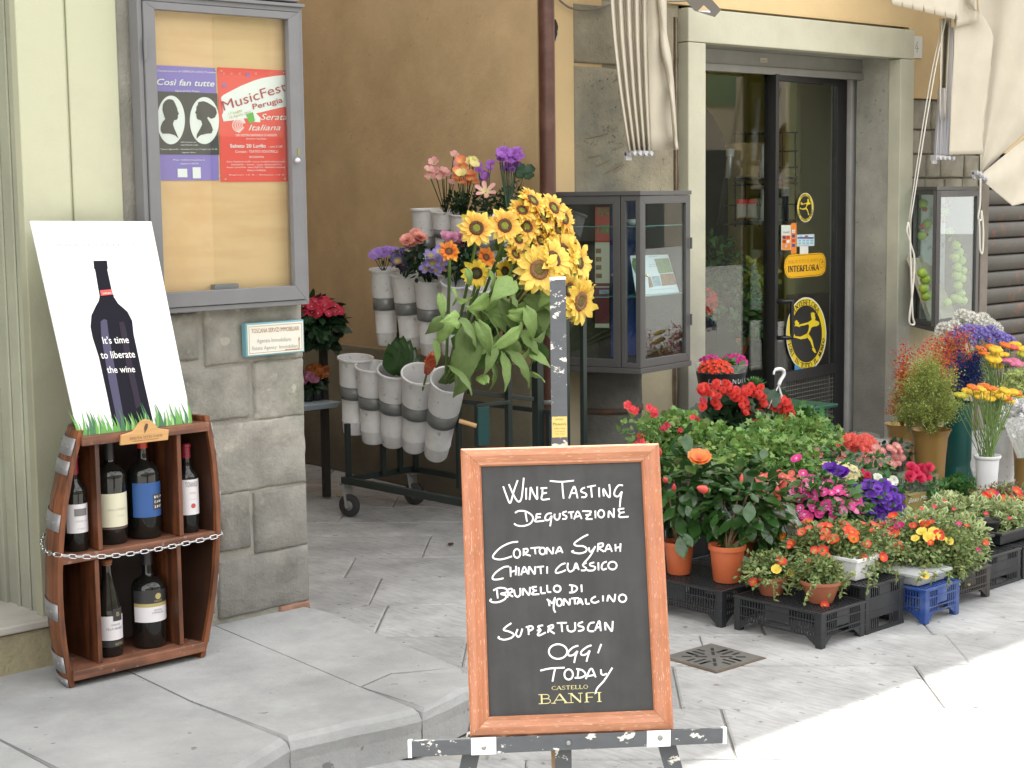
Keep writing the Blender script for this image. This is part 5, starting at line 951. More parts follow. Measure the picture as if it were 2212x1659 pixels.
m_ph = [M('photo_brown', (.25, .12, .05), .5, var=.5, vs=90), M('photo_green', (.12, .2, .06), .5, var=.5, vs=90), M('photo_sky', (.25, .35, .42), .5, var=.4, vs=60)]
for i, (x0, y0, x1_, y1_) in enumerate([(482, 232, 584, 298), (476, 372, 530, 436), (532, 372, 584, 436), (472, 562, 515, 600), (472, 630, 518, 668), (472, 697, 518, 734), (472, 765, 522, 802), (500, 896, 580, 930)]): cap_(R4(x0, y0, x1_, y1_), m_ph[(0, 0, 1, 0, 0, 0, 0, 2)[i]], le, 'photo', .001)
for r_ in (R4(466, 512, 584, 538), R4(466, 1170, 582, 1203), R4(466, 868, 582, 878), R4(466, 945, 582, 962)): cap_(r_, m_lfc, le, 'caption_strip', .001)
# photo card on the middle shelf, right door
z_s = py(1420, 637, 5.9).z+.006; q0 = py(1401, 637, 5.93); cn = Vector((-.10, -1, .35)).normalized()
def CB(x, y, d=0.): return pp(1161+.2667*x, 387+.2667*y, q0+cn*d, cn)
cd_ = thing('photo_card', 'white card with landscape photos standing on the cabinet\'s middle glass shelf', 'card', q0)
def cb_(pts, mat, nm, d): mb = MB(); mb.add([CB(x, y, d) for x, y in pts], [tuple(range(len(pts)))]); return mb.build(nm, mat, cd_)
cb_([(800, 940), (1148, 915), (1057, 610), (750, 620)], M('card_white', (.70, .74, .78), .4), 'card', 0)
cb_([(985, 765), (1098, 752), (1060, 640), (945, 645)], m_ph[1], 'photo', .001); cb_([(1010, 865), (1130, 852), (1098, 762), (992, 768)], m_ph[0], 'photo', .001); cb_([(945, 870), (1005, 862), (985, 782), (922, 788)], m_ph[2], 'photo', .001); cb_([(905, 880), (940, 872), (915, 790), (895, 792)], m_ph[0], 'photo', .001); cb_([(765, 700), (800, 780), (800, 640), (770, 640)], m_ph[1], 'photo', .001)
lettering([('SERVIZI', CB(900, 632, .001), CB(970, 629, .001), .006, UPZ, Vector()), ('ville casali appartamenti', CB(902, 695, .001), CB(975, 690, .001), .006, UPZ, Vector()), ('affitti vendite', CB(902, 712, .001), CB(978, 706, .001), .006, UPZ, Vector()), ('www.toscana servizi immobiliari', CB(905, 902, .001), CB(1105, 885, .001), .006, UPZ, Vector())], M('card_ink', (.2, .3, .5), .5), cd_)
bl = thing('blue_cloth', 'deep blue cloth panel hanging inside the corner cabinet', 'cloth', (6.6, 6.2, zc0+.03))
mb = MB(); xs = np.linspace(6.52, 6.80, 24); mb.grid([[(x, 6.18+.012*math.sin(x*90), z) for x in xs] for z in (zc0+.05, zc1-.05)]); mb.build('cloth', M('cloth_blue', (.015, .05, .30), .7), bl, smooth=True)
bw = thing('white_bowl', 'small white bowl on the upper glass shelf of the corner cabinet', 'bowl', py(1366, 484, 5.95))
mb = MB(); p = py(1366, 486, 5.95); mb.lathe([(.012, 0), (.025, .012), (.03, .03), (.027, .03), (.02, .012), (.0, .006)], p, 20); mb.build('bowl', m_whitep, bw, smooth=True)
# ---- second cabinet
zd0, zd1 = .79, 1.765
A2_, C2_ = py(1965, 704, 6.28), py(2019, 717, 6.28); zd0 = A2_.z; C2_ = gz(2019, 717, zd0); zd1 = py(1977, 404, 6.28).z
D2_ = C2_+Vector((.52, .08, 0))
# far end of its front meets the picture column 2112
for k in np.arange(.2, .9, .005):
    p = C2_+Vector((k, k*.15, 0)); c3 = CM.T @ (np.array(p)-O3)
    if CX+FL*c3[0]/c3[2] > 2111: D2_ = p; break
cb2, A, Bb, Cc, Dd, E = cabinet('display_cabinet', 'dark grey glazed cabinet with marble backing and fruit, right of the shop door', A2_, C2_, D2_, zd0, zd1, .03)
ma = thing('marble_sheet', 'white veined marble patterned sheet lining the right hand fruit cabinet', 'backing sheet', (A2_.x+.3, 6.2, zd0+.04))
mm = M('marble', (.66, .67, .70), .3, col2=(.30, .31, .34), c2s=7, c2lo=.54, c2hi=.60)
mb = MB(); mb.box(A2_.x+.06, D2_.x-.03, 6.235, 6.245, zd0+.04, zd1-.04); mb.build('sheet', mm, ma)
fr_apple = MB(); fr_apple.lathe([(.001, -.026), (.014, -.03), (.030, -.012), (.034, .006), (.028, .024), (.012, .030), (.004, .024), (.0005, .022)], (0, 0, 0), 16); ap = mesh_only(fr_apple, 'fruit', M('apple_green', (.30, .42, .05), .35, var=.15))
tm = MB(); tm.lathe([(.001, -.02), (.02, -.014), (.026, 0), (.02, .015), (.001, .018)], (0, 0, 0), 14); tme = mesh_only(tm, 'fruit', M('tomato_red', (.50, .04, .03), .3))
gp_ = M('board_wood_pale', (.48, .42, .32), .6)
bo = thing('slanted_tray', 'tilted pale wooden tray of green fruit and sunflowers in the right cabinet', 'tray', (A2_.x+.3, 6.0, zd0+.04))
mb = MB(); a, b = Cc.lerp(Dd, .30)+Vector((0, .12, zd0+.05)), Cc.lerp(Dd, .9)+Vector((0, .12, zd0+.05)); mb.slab([a, b, b+Vector((-.10, .16, .40)), a+Vector((-.02, .16, .40))], (0, .01, .006)); mb.build('tray_board', gp_, bo)
for f in (.42, .0): a_ = a.lerp(b, f); mb = MB(); mb.obox(a_+Vector((-.03, .08, .21)), (.008, 0, 0), (0, .085, .205), (0, .012, -.01)); mb.build('tray_rail', gp_, bo)
r6_ = random.Random(9); mo = thing('x', 'x', 'fruit'); bpy.data.objects.remove(mo)
for i, (u, v, k) in enumerate([(2066, 508, 0), (2052, 500, 0), (2058, 518, 0), (2064, 530, 0), (2072, 545, 0), (2062, 556, 0), (2076, 563, 0), (2068, 578, 0), (2079, 585, 0), (2066, 596, 0), (2078, 602, 0), (2069, 618, 0), (2075, 634, 0), (2080, 650, 0), (2062, 645, 0), (2046, 655, 0), (1992, 590, 0), (1999, 604, 0), (1995, 624, 0), (1999, 640, 0), (2046, 441, 1), (1997, 452, 1), (2041, 457, 0), (1994, 440, 0), (1992, 490, 1), (2001, 485, 0), (2000, 506, 1), (2038, 476, 1), (1991, 510, 0), (2070, 648, 0)]):
    o = inst('fruit', ap if k == 0 else tme, py(u, v, 6.02 if v > 520 else 6.21), Quaternion((1, 0, 0), r6_.uniform(-1, 1)), .95 if k == 0 else .75, None); o['category'] = 'fruit'; o['group'] = 'fruit arranged in the right hand cabinet'; 
    ORD = 'topmost second third fourth fifth sixth seventh eighth ninth tenth eleventh twelfth thirteenth fourteenth fifteenth sixteenth seventeenth eighteenth nineteenth twentieth last-but-two last-but-one last'.split()
    zone = ('narrow left pane', 0) if u < 2010 else ('wide right pane', 1); FR = globals().setdefault('FRC', {}); kk = (zone[1], k); FR[kk] = FR.get(kk, 0)+1
    o['label'] = '%s %s fruit, counted in placing order down the %s of the fruit cabinet' % (ORD[FR[kk]-1], 'green' if k == 0 else 'red', zone[0])
# ---- house number
nt = thing('house_number_tile', 'white stone tile with the number 4 right of the shop door', 'number tile', py(1979, 102, YR))
mb = MB(); a, b = py(1965, 124, YR-.012), py(1993, 79, YR-.012); mb.box(a.x, b.x, YR-.012, YR+.01, a.z, b.z); mb.build('tile', M('marble_tile', (.62, .62, .56), .5, var=.06), nt, bevel=.002)
mb = MB(); N4 = lambda x, y: py(1659+.3*x, .3*y, YR-.0125); mb.tube([N4(1078, 300), N4(1060, 348), N4(1086, 350)], .0028, 5, flat=((0, 1, 0), .2)); mb.tube([N4(1076, 325), N4(1073, 378)], .003, 5, flat=((0, 1, 0), .2)); mb.build('numeral', M('numeral_grey', (.22, .23, .20), .6), nt)
# ---- floodlight and its cable
fl = thing('floodlight', 'small black floodlight with a shiny reflector above the door', 'floodlight', py(1530, 10, 6.0))
V_ = lambda u, v, y=6.0: py(u, v, y)
mb = MB(); a, b, c_, d = V_(1500, 24, 5.95), V_(1545, 38, 5.95), V_(1559, 22, 6.0), V_(1516, 6, 6.02); up = Vector((-.02, .09, .10)); mb.slab([a, b, c_, d], up); mb.build('housing', M('lamp_black', (.05, .045, .04), .45), fl, bevel=.006)
mb = MB(); mb.slab([a.lerp(c_, .12), b.lerp(d, .35), c_.lerp(a, .45), d.lerp(b, .15)], -up*.01); mb.build('reflector', M('lamp_reflector', (.75, .75, .72), .15, metal=1.), fl)
mb = MB(); mb.tube([V_(1498, 2, 6.1), V_(1506, 16, 6.05), V_(1520, 24, 6.0)], .007, 6); mb.build('mount_arm', m_black, fl)
ce_ = thing('electric_cable', 'thin drooping cable fixed along the wall above the corner stone', 'cable', py(1250, 20, 6.27))
mb = MB(); mb.tube([Vector(p) for p in catmull([tuple(py(u, v, 6.27)) for u, v in [(1205, -6), (1215, 6), (1235, 18), (1265, 22), (1300, 16), (1330, 8), (1400, 4), (1470, 2), (1500, 0)]], 5)], .006, 6); mb.build('cable', M('cable_grey', (.20, .16, .12), .6), ce_, smooth=True)
# ---- folded canvas blinds
def cloth(fn, ns, nt_, name, parent, mat=None, solid=.0015):
    mb = MB(); mb.grid([[fn(i/ns, j/nt_) for i in range(ns+1)] for j in range(nt_+1)]); return mb.build(name, mat or m_canvas, parent, smooth=True, solid=solid)
def lerpl(pts, t):
    x = t*(len(pts)-1); i = min(int(x), len(pts)-2); f = x-i; return (pts[i][0]*(1-f)+pts[i+1][0]*f, pts[i][1]*(1-f)+pts[i+1][1]*f)
ab = thing('folded_canvas_blind', 'cream canvas blind gathered into hanging pleats on the corner stone', 'awning', py(1380, 300, 6.0))
LF = [(1311, -150), (1317, -12), (1324, 80), (1338, 200), (1357, 326)]; RF = [(1402, -150), (1398, -12), (1398, 80), (1400, 200), (1405, 326)]
def pleat(s, t):
    a, b = lerpl(LF, t), lerpl(RF, t); amp = .026*(1-.2*t); y = 5.98-amp*math.sin(s*2*math.pi*4.5+.6*math.sin(t*3))+.03*s
    return py(a[0]+(b[0]-a[0])*s, a[1]+(b[1]-a[1])*s, y)
cloth(pleat, 72, 14, 'pleats', ab)
LG = [(1385, -150), (1390, -12), (1398, 80), (1401, 200), (1406, 326)]; RG = [(1415, -150), (1424, -12), (1434, 110), (1452, 200), (1462, 324)]
cloth(lambda s, t: py(lerpl(LG, t)[0]+(lerpl(RG, t)[0]-lerpl(LG, t)[0])*s, lerpl(LG, t)[1]*(1-s)+lerpl(RG, t)[1]*s, 6.02+.012*math.sin(s*5+t*4)-.03*s), 16, 14, 'flap', ab)
RH = [(1438, -150), (1440, -12), (1440, 70), (1450, 120), (1456, 180), (1458, 215), (1463, 300), (1466, 322)]
cloth(lambda s, t: py(lerpl(RG, t)[0]-6+(lerpl(RH, t)[0]-lerpl(RG, t)[0]+6)*s, lerpl(RG, t)[1]*(1-s)+lerpl(RH, t)[1]*s, 5.98-.04*math.sin(s*3)+.012*math.sin(t*22)), 6, 30, 'turned_edge', ab)
def bracket(par, u0, v0, u1, v1, y, n=4):
    mb = MB(); a, b = py(u0, v0, y), py(u1, v1, y); mb.obox(a.lerp(b, .5)+Vector((0, .01, 0)), ((b-a)/2), (0, .02, 0), (0, 0, .014)); mb.obox(a.lerp(b, .12)+Vector((0, .02, -.018)), (b-a)*.12, (0, .006, 0), (0, 0, .02))
    for k in range(n): p = a.lerp(b, (k+.5)/n)+Vector((0, -.018, 0)); mb.lathe([(.012, -.010), (.014, 0), (.012, .010), (.001, .010)], p, 10, (0, -1, 0))
    mb.build('arm_bracket', M('bracket_alu', (.50, .50, .52), .4, metal=.2), par)
bracket(ab, 1357, 330, 1406, 332, 6.0)
a, b = py(1290, -160, 5.95), py(1440, -160, 5.95); mb = MB(); mb.box(a.x, b.x, 5.90, 6.28, a.z-.02, a.z+.10); mb.build('blind_cassette', m_alu, ab, bevel=.01)
# right hand blind: folded arms plus a hanging sheet
b2 = thing('folded_canvas_blind', 'cream canvas sheet hanging beside four folded aluminium arms right of number 4', 'awning', py(2060, 300, 5.9))
for i, (ut, ub) in enumerate([(2031, 2021), (2035, 2030), (2040, 2040), (2058, 2050)]):
    a, b = py(ut, 190 if i < 3 else 60, 5.95-.02*i), py(ub, 335, 5.95-.02*i); r_ = .010 if i < 3 else .017; mb = MB(); mb.obox(a.lerp(b, .5), (r_, 0, 0), (0, r_, 0), (b-a)/2); mb.build('folding_arm', m_alu, b2, bevel=.002)
bracket(b2, 2019, 340, 2058, 342, 5.88)
mb = MB(); a, b = py(2038, 45, 5.95), py(2034, 215, 5.95); mb.obox(a.lerp(b, .5), (.012, 0, 0), (0, .012, 0), (b-a)/2); mb.build('folding_arm', M('arm_olive', (.16, .15, .10), .5), b2)
cloth(lambda s, t: py(2030+4*s*(1-t)+(2052-2030)*s*(1-.2*t)-2*t*0, 40+(260-40)*t+0*s, 5.93-.035*math.sin(s*9+t*2)), 20, 12, 'tucked_canvas', b2)
LR = [(2062, -150), (2062, 35), (2060, 120), (2054, 240), (2050, 334)]; RR = [(2090, -150), (2098, -40), (2104, 20), (2118, 25), (2140, 62), (2147, 82), (2140, 140), (2141, 150), (2133, 200), (2134, 208), (2125, 260), (2126, 275), (2122, 300), (2125, 333)]
cloth(lambda s, t: py(lerpl(LR, t)[0]*(1-s)+lerpl(RR, t)[0]*s, lerpl(LR, t)[1]*(1-s)+lerpl(RR, t)[1]*s, 5.84+.02*math.sin(s*5+t*2.5)-.05*s*s), 18, 40, 'hanging_sheet', b2)
a, b = py(1990, -165, 5.75), py(2110, -165, 5.75); mb = MB(); mb.box(a.x, b.x+1.6, 5.62, 6.28, a.z-.02, a.z+.12); mb.build('blind_cassette', m_alu, b2, bevel=.01)
# scalloped valance at the top
def val(s, t):
    u = 1925+(2070-1925)*s; v0_ = -30+(-30+44)*0+(u-1925)*.05; ve = 0+(u-1925)*.235; k = (s*6.2) % 1; ve += 9 if .06 < k < .94 else 0
    return py(u, v0_-20+(ve-v0_+20)*t, 5.78)
cloth(val, 120, 6, 'valance', b2)
cloth(lambda s, t: py(2066+(2110-2066)*s, -20+(58-10*s+20)*t, 5.8+.03*math.sin(s*4)), 8, 6, 'valance_return', b2)
b3 = thing('gathered_canvas_awning', 'large cream canvas awning gathered to a point at the picture\'s upper right', 'awning', py(2115, 380, 5.8))
GP = (2114, 380)
def fan(s, t):
    u1, v1 = 2100+s*258, -170+s*325; u = GP[0]+3+(u1-GP[0])*t+(6*math.sin(t*3))*(1-s); v = GP[1]-4+(v1-GP[1]+4)*t
    return py(u, v, 5.86-.25*s*t+.035*math.sin(s*13)*t)
cloth(fan, 60, 20, 'canvas', b3)
def tipf(s, t):
    a = lerpl([(2116, 380), (2170, 335), (2225, 288), (2290, 235)], t); b = lerpl([(2117, 386), (2150, 414), (2187, 445), (2210, 439), (2290, 420)], t)
    return py(a[0]*(1-s)+b[0]*s, a[1]*(1-s)+b[1]*s, 5.78-.10*s*t+.03*math.sin(s*6+t*5)*t)
cloth(tipf, 30, 14, 'drooping_corner', b3)
bracket(b3, 2108, 372, 2130, 390, 5.72, 3)
# ---- cords
def cord(pts, y, r_, label, n=5):
    t = thing('cord', label, 'cord', py(*pts[0], y)); mb = MB(); mb.tube([Vector(p) for p in catmull([tuple(py(u, v, y)) for u, v in pts], n)], r_, 6); mb.build('strand', m_rope, t, smooth=True); return t
cord([(2046, 30), (2028, 110), (2008, 220), (1990, 330), (1965, 490)], 5.9, .0045, 'pale pull cord running from the blind down to the cabinet, nearer strand')
cord([(2042, 40), (2020, 120), (2000, 230), (1983, 340), (1962, 485)], 5.92, .004, 'pale pull cord running beside the nearer strand, slightly behind it')
cord([(1962, 480), (1959, 500), (1968, 530), (1975, 560), (1972, 620), (1966, 670), (1964, 695), (1970, 702), (1975, 698), (1971, 680), (1969, 620), (1966, 540), (1965, 500), (1962, 482)], 5.75, .0065, 'long white cord loop hanging at the left edge of the fruit cabinet')
cord([(2118, 385), (2117, 440), (2113, 470), (2119, 475), (2120, 455), (2124, 500), (2122, 545), (2117, 540), (2116, 500), (2115, 475)], 5.7, .0065, 'white cord loop hanging beside the brown roller shutter')
# ---- roller shutter
sh_ = thing('roller_shutter', 'brown rusty corrugated roller shutter right of the fruit cabinet', 'roller shutter', (SX+1.2, 6.42, 0))
for k in range(17):
    z0 = .05+k*.118; mb = MB(); P = []
    for z, y in ((0, 6.405), (.004, 6.385), (.012, 6.372), (.10, 6.366), (.110, 6.374), (.114, 6.40)): P.append([(SX+.1, y, z0+z), (14.3, y, z0+z)])
    mb.grid(P); mb.build('slat', m_shut, sh_, smooth=True)
mb = MB(); mb.box(SX+.1, 14.3, 6.41, 6.43, 0, 2.1); mb.build('backing', m_dark, sh_)
mb = MB(); mb.box(SX+.085, SX+.115, 6.34, 6.42, 0, 2.1); mb.build('guide_rail', m_black, sh_)
# dark scalloped rubber trim by the cabinet
# ============================================================ SHOP DOOR
YD = 6.66
sd_ = thing('shop_door', 'black framed glass shop door with yellow florist stickers and a black pull handle', 'shop door', (8.5, 6.66, .05))
zs0, zs1 = py(1512, 148, 6.56).z, py(1512, 104, 6.56).z
sb_ = thing('shutter_housing', 'grey metal roller shutter bottom drawn up above the shop door', 'shutter', (8.4, 6.55, zs0))
mb = MB(); mb.box(DX0, DX1, 6.56, 6.58, zs0+.03, DZ+.01); mb.build('curtain', m_galv, sb_)
mb = MB(); mb.box(DX0, DX1, 6.545, 6.59, zs0-.01, zs0+.035); mb.build('bottom_rail', m_galv, sb_, bevel=.003)
mb = MB(); a, b = py(1642, 134, 6.559), py(1657, 126, 6.559); mb.box(a.x, b.x, 6.557, 6.561, a.z, b.z); o = mb.build('maker_plate', M('plate_beige', (.45, .43, .35), .5), sb_)
mb = MB(); add_text(mb, 'CARDIN', Vector((a.x+.006, 6.5565, a.z+.004)), Vector((b.x-.006, 6.5565, a.z+.004)), .012, UPZ); mb.build('lettering', M('plate_red', (.35, .06, .04), .5), o)
# left fixed glazing and frame
XM = py(1660, 500, YD).x; zg = zs0+.02
mb = MB(); mb.box(DX0-.02, DX0+.045, YD-.01, YD+.04, .05, zg); mb.box(DX0+.045, XM, YD-.01, YD+.04, .05, .12); mb.build('fixed_frame', m_black, sd_, bevel=.002)
mb = MB(); mb.box(DX0+.045, XM, YD-.01, YD+.035, .40, .45); mb.build('fixed_rail', m_black, sd_, bevel=.002)
mb = MB(); mb.box(DX0+.045, XM, YD+.01, YD+.016, .12, zg); mb.build('fixed_pane', m_glass, sd_)
mb = MB(); a = XM; b = py(1671, 500, YD-.02).x; mb.box(a-.0, b, YD-.03, YD+.04, .05, zg+.02); mb.build('mullion', m_black, sd_, bevel=.002)
# hinged leaf, slightly open
hx = py(1821, 500, YD+.01); th_ = math.radians(7); ld = Vector((-math.cos(th_), -math.sin(th_), 0)); H0 = Vector((hx.x, YD+.01, 0)); ln_ = Vector((-ld.y, ld.x, 0)); ln_ = ln_ if ln_.y < 0 else -ln_
def DLp(u, v, d=0.): return pp(u, v, H0+ln_*(.012+d), ln_)
eL = DLp(1672, 600); W_ = (Vector((eL.x, eL.y, 0))-H0).length
def leafbox(s0, s1, z0, z1_, nm, mat, d0=-.02, d1=.02, par=None):
    a = H0+ld*s0; b = H0+ld*s1; mb = MB(); mb.slab([a+ln_*d0+Vector((0, 0, z0)), b+ln_*d0+Vector((0, 0, z0)), b+ln_*d1+Vector((0, 0, z0)), a+ln_*d1+Vector((0, 0, z0))], (0, 0, z1_-z0)); return mb.build(nm, mat, par or sd_, bevel=.002)
sw = (DLp(1801, 600)-DLp(1821, 600)).length; zk = DLp(1750, 805).z
leafbox(0, sw, .06, zg-.025, 'stile', m_black); leafbox(W_-.038, W_, .06, zg-.025, 'stile', m_black); leafbox(sw, W_-.038, .06, .13, 'bottom_rail', m_black); leafbox(sw, W_-.038, zk-.035, zk+.035, 'lock_rail', m_black); leafbox(sw, W_-.038, zg-.065, zg-.025, 'top_rail', m_black)
leafbox(sw, W_-.038, zk+.035, zg-.065, 'pane', m_glass, -.003, .003); leafbox(sw, W_-.038, .13, zk-.035, 'lower_pane', m_glass, -.006, -.002)
# wire mesh over the lower pane
mb = MB(); k = 0
z = .145
while z < zk-.04:
    a, b = H0+ld*sw+ln_*.008, H0+ld*(W_-.038)+ln_*.008; mb.tube([a+Vector((0, 0, z)), b+Vector((0, 0, z))], .0016, 4); z += .028
s = sw+.014
while s < W_-.038:
    a = H0+ld*s+ln_*.010; mb.tube([a+Vector((0, 0, .13)), a+Vector((0, 0, zk-.035))], .0009, 4); s += .022
mb.build('wire_mesh', m_galv, sd_, kind='stuff')
# handle
h0, h1 = DLp(1672+5, 651), DLp(1672+5, 730); o_ = ln_*.075-ld*.065; mb = MB(); mb.tube([h0, h0+o_*.7, h0+o_, h0+o_+Vector((0, 0, -.03)), h1+o_+Vector((0, 0, .03)), h1+o_, h1+o_*.7, h1], .014, 12); mb.build('pull_handle', M('handle_black', (.015, .015, .017), .25), sd_, smooth=True)
# stickers
m_yel = M('sticker_yellow', (.80, .60, .02), .45); m_blk = M('sticker_black', (.018, .016, .016), .45); m_swh = M('sticker_white', (.74, .74, .70), .45); m_amb = M('sticker_amber', (.85, .45, .01), .45)
def dpoly(pts, mat, par, nm, d): mb = MB(); mb.add([DLp(u, v, d) for u, v in pts], [tuple(range(len(pts)))]); return mb.build(nm, mat, par)
ZR = lambda x, y: (1659+.2667*x, 387+.2667*y)    # detail view 3000..3400
FIG = [[(352, 1052), (368, 1048), (385, 1058), (383, 1078), (388, 1095), (385, 1118), (405, 1125), (420, 1135), (418, 1155), (400, 1168), (372, 1172), (355, 1180), (345, 1205), (330, 1235), (348, 1262), (362, 1290), (370, 1325), (375, 1352), (368, 1358), (355, 1330), (345, 1300), (318, 1265), (310, 1250), (330, 1200), (335, 1170), (328, 1150), (300, 1160), (262, 1168), (245, 1165), (248, 1155), (280, 1148), (325, 1135), (345, 1122), (358, 1110), (352, 1090), (350, 1070)],
       [(325, 1225), (330, 1262), (305, 1275), (265, 1282), (225, 1270), (195, 1265), (192, 1255), (225, 1255), (262, 1260), (298, 1242)],
       [(357, 1360), (378, 1355), (388, 1375), (396, 1400), (380, 1398), (366, 1380)], [(193, 1238), (215, 1238), (218, 1250), (205, 1258), (195, 1255)],
       [(212, 1130), (232, 1115), (240, 1132), (252, 1140), (246, 1158), (262, 1180), (240, 1172), (225, 1165), (212, 1172), (218, 1150)], [(350, 1055), (385, 1062), (384, 1068), (348, 1062)]]
def emblem(cx_, cy_, rx_, ry_, nm, label, ring=.82, base=(315, 1253, 157, 295)):
    t = thing(nm, label, 'sticker', DLp(*ZR(cx_, cy_))); sl = -.30
    E_ = lambda k, n=48: [ZR(cx_+rx_*k*math.cos(a), cy_+ry_*k*math.sin(a)) for a in np.linspace(0, 2*math.pi, n, endpoint=False)]
    dpoly(E_(1.0), m_swh, t, 'white_rim', .0012); dpoly(E_(.965), m_yel, t, 'yellow_ring', .0018); dpoly(E_(.78), m_blk, t, 'black_field', .0024)
    for f in FIG: dpoly([ZR(cx_+(x-base[0]+4)*.93*rx_/base[2], cy_+(y-base[1]+18)*.93*ry_/base[3]) for x, y in f], m_yel, t, 'running_figure', .0030)
    mb = MB()
    def ringtext(st, a0, a1, k, flip):
        n = len(st)
        for i, ch in enumerate(st):
            if ch == ' ': continue
            a = math.radians(a0+(a1-a0)*(i+.5)/n); h = .16
            kk = k if not flip else k
            c_ = np.array([cx_+rx_*kk*math.cos(a), cy_+ry_*kk*math.sin(a)]); tx, ty = -rx_*math.sin(a), ry_*math.cos(a)
            if flip: tx, ty = -tx, -ty
            L_ = math.hypot(tx, ty); tx, ty = tx/L_, ty/L_; wch = .050*ry_*(.5 if ch == 'I' else 1)
            A = DLp(*ZR(c_[0]-tx*wch, c_[1]-ty*wch), .0032); B = DLp(*ZR(c_[0]+tx*wch, c_[1]+ty*wch), .0032)
            o2 = c_+np.array([rx_*.13*math.cos(a), ry_*.13*math.sin(a)])*(1 if not flip else -1)
            T = DLp(*ZR(*o2), .0032); Lm = DLp(*ZR(*c_), .0032)
            serif(mb, ch, A, B, (T-Lm).length, T-Lm, ln_, th=.11, tn=.06) if ch in SER else None
    ringtext('INTERFLORA', 224, 316, .80, False); ringtext('FIORI IN TUTTO IL MONDO', 172, 8, .94, True)
    mb.build('lettering', m_blk, t); return t
emblem(303, 230, 66, 119, 'oval_florist_sticker', 'small oval yellow and black florist sticker high on the door glass')
emblem(310, 1253, 163, 297, 'oval_florist_sticker', 'large oval yellow and black florist sticker low on the door glass')
t = thing('florist_sign_sticker', 'amber pill shaped sticker reading INTERFLORA on the door glass', 'sticker', DLp(*ZR(300, 700)))
def pill(x0, x1_, y0, y1_, sl, ins=0):
    r_ = (y1_-y0)/2; rx_ = r_*.62; pts = []
    for a in np.linspace(-90, 90, 12): pts.append((x1_-rx_-ins+(rx_)*math.cos(math.radians(a)), (y0+y1_)/2+(r_-ins)*math.sin(math.radians(a))+sl*(x1_)))
    for a in np.linspace(90, 270, 12): pts.append((x0+rx_+ins+(rx_)*math.cos(math.radians(a)), (y0+y1_)/2+(r_-ins)*math.sin(math.radians(a))+sl*(x0)))
    return [ZR(x, y) for x, y in pts]
dpoly(pill(130, 468, 605, 800, -.0, 0) if False else [ZR(x, y) for x, y in [(165, 618), (200, 610), (420, 596), (448, 605), (465, 640), (468, 690), (462, 745), (435, 778), (400, 785), (190, 804), (160, 795), (140, 765), (131, 710), (138, 655)]], m_amb, t, 'panel', .0015)
mb = MB(); ring_ = [(170, 625), (420, 605), (442, 612), (457, 645), (460, 690), (454, 740), (432, 768), (395, 776), (192, 795), (165, 785), (148, 758), (140, 710), (146, 660), (170, 625)]; mb.tube([DLp(*ZR(*p), .0024) for p in ring_], .0012, 4, flat=(ln_, .2)); mb.build('border_line', m_blk, t)
mb = MB(); serif(mb, 'INTERFLORA', DLp(*ZR(162, 752), .0026), DLp(*ZR(413, 734), .0026), (DLp(*ZR(162, 752))-DLp(*ZR(162, 708))).length, UPZ, ln_, th=.17, tn=.07); mb.build('lettering', m_blk, t)
mb = MB(); serif(mb, 'FIORI IN TUTTO IL MONDO', DLp(*ZR(162, 684), .0026), DLp(*ZR(412, 664), .0026), (DLp(*ZR(162, 684))-DLp(*ZR(162, 662))).length, UPZ, ln_, th=.10, tn=.05); mb.build('faint_lettering', M('amber_dark', (.48, .24, .01), .5), t)
mb = MB(); mb.tube([DLp(*ZR(434+19*math.cos(a), 683+35*math.sin(a)), .0024) for a in np.linspace(0, 6.28, 20)], .0012, 4, flat=(ln_, .2))
mb.add([DLp(*ZR(434+(x-315)*.12, 683+(y-1240)*.12), .003) for x, y in FIG[0]], [tuple(range(len(FIG[0])))]); mb.build('small_emblem', m_blk, t)
def card(x0, y0, x1_, y1_, mat, label, rows=(), sk=.0):
    t = thing('payment_card_sticker', label, 'sticker', DLp(*ZR((x0+x1_)/2, (y0+y1_)/2)))
    dpoly([ZR(x0, y1_), ZR(x1_, y1_-sk), ZR(x1_, y0-sk), ZR(x0, y0)], mat, t, 'card', .0015)
    for (a, b, c_, d, m_) in rows: dpoly([ZR(a, d), ZR(c_, d), ZR(c_, b), ZR(a, b)], m_, t, 'printed_block', .0025)
    return t
m_or = M('card_orange', (.75, .22, .03), .5); m_nb = M('card_navy', (.03, .06, .25), .5); m_cb = M('card_blue', (.25, .50, .62), .5); m_cr = M('card_red', (.5, .04, .03), .5)
t1 = card(108, 372, 185, 575, M('card_pale', (.58, .64, .58), .5), 'white and orange payment card sticker left on the door glass', [(114, 455, 181, 572, m_or)]+[(118+32*i, 460+33*j, 144+32*i, 484+33*j, [m_nb, m_cr, m_swh][(i+j) % 3]) for i in range(2) for j in range(2)]+[(138, 528, 155, 552, m_swh)])
lettering([('CartaSi', DLp(*ZR(124, 438), .003), DLp(*ZR(172, 436), .003), .012, UPZ, Vector())], m_ik, t1)
t2 = card(186, 358, 231, 606, m_or, 'narrow orange card brand strip beside the payment sticker', [(195, 410+38*j, 219, 434+38*j, [m_swh, m_nb, m_cr, m_nb][j]) for j in range(4)], 3)
lettering([('VISA', DLp(*ZR(197, 427), .003), DLp(*ZR(217, 427), .003), .007, UPZ, Vector())], m_nb, t2)
t3 = card(234, 450, 375, 545, M('card_ice', (.55, .66, .70), .4), 'pale blue opening hours sticker above the amber sign', [(240, 470, 370, 482, m_nb)]+[(247+32*i, 490+22*j, 268+32*i, 504+22*j, m_cb) for i in range(4) for j in range(2)]+[(255, 456, 280, 467, m_cb), (298, 456, 325, 467, m_cr)], 5)
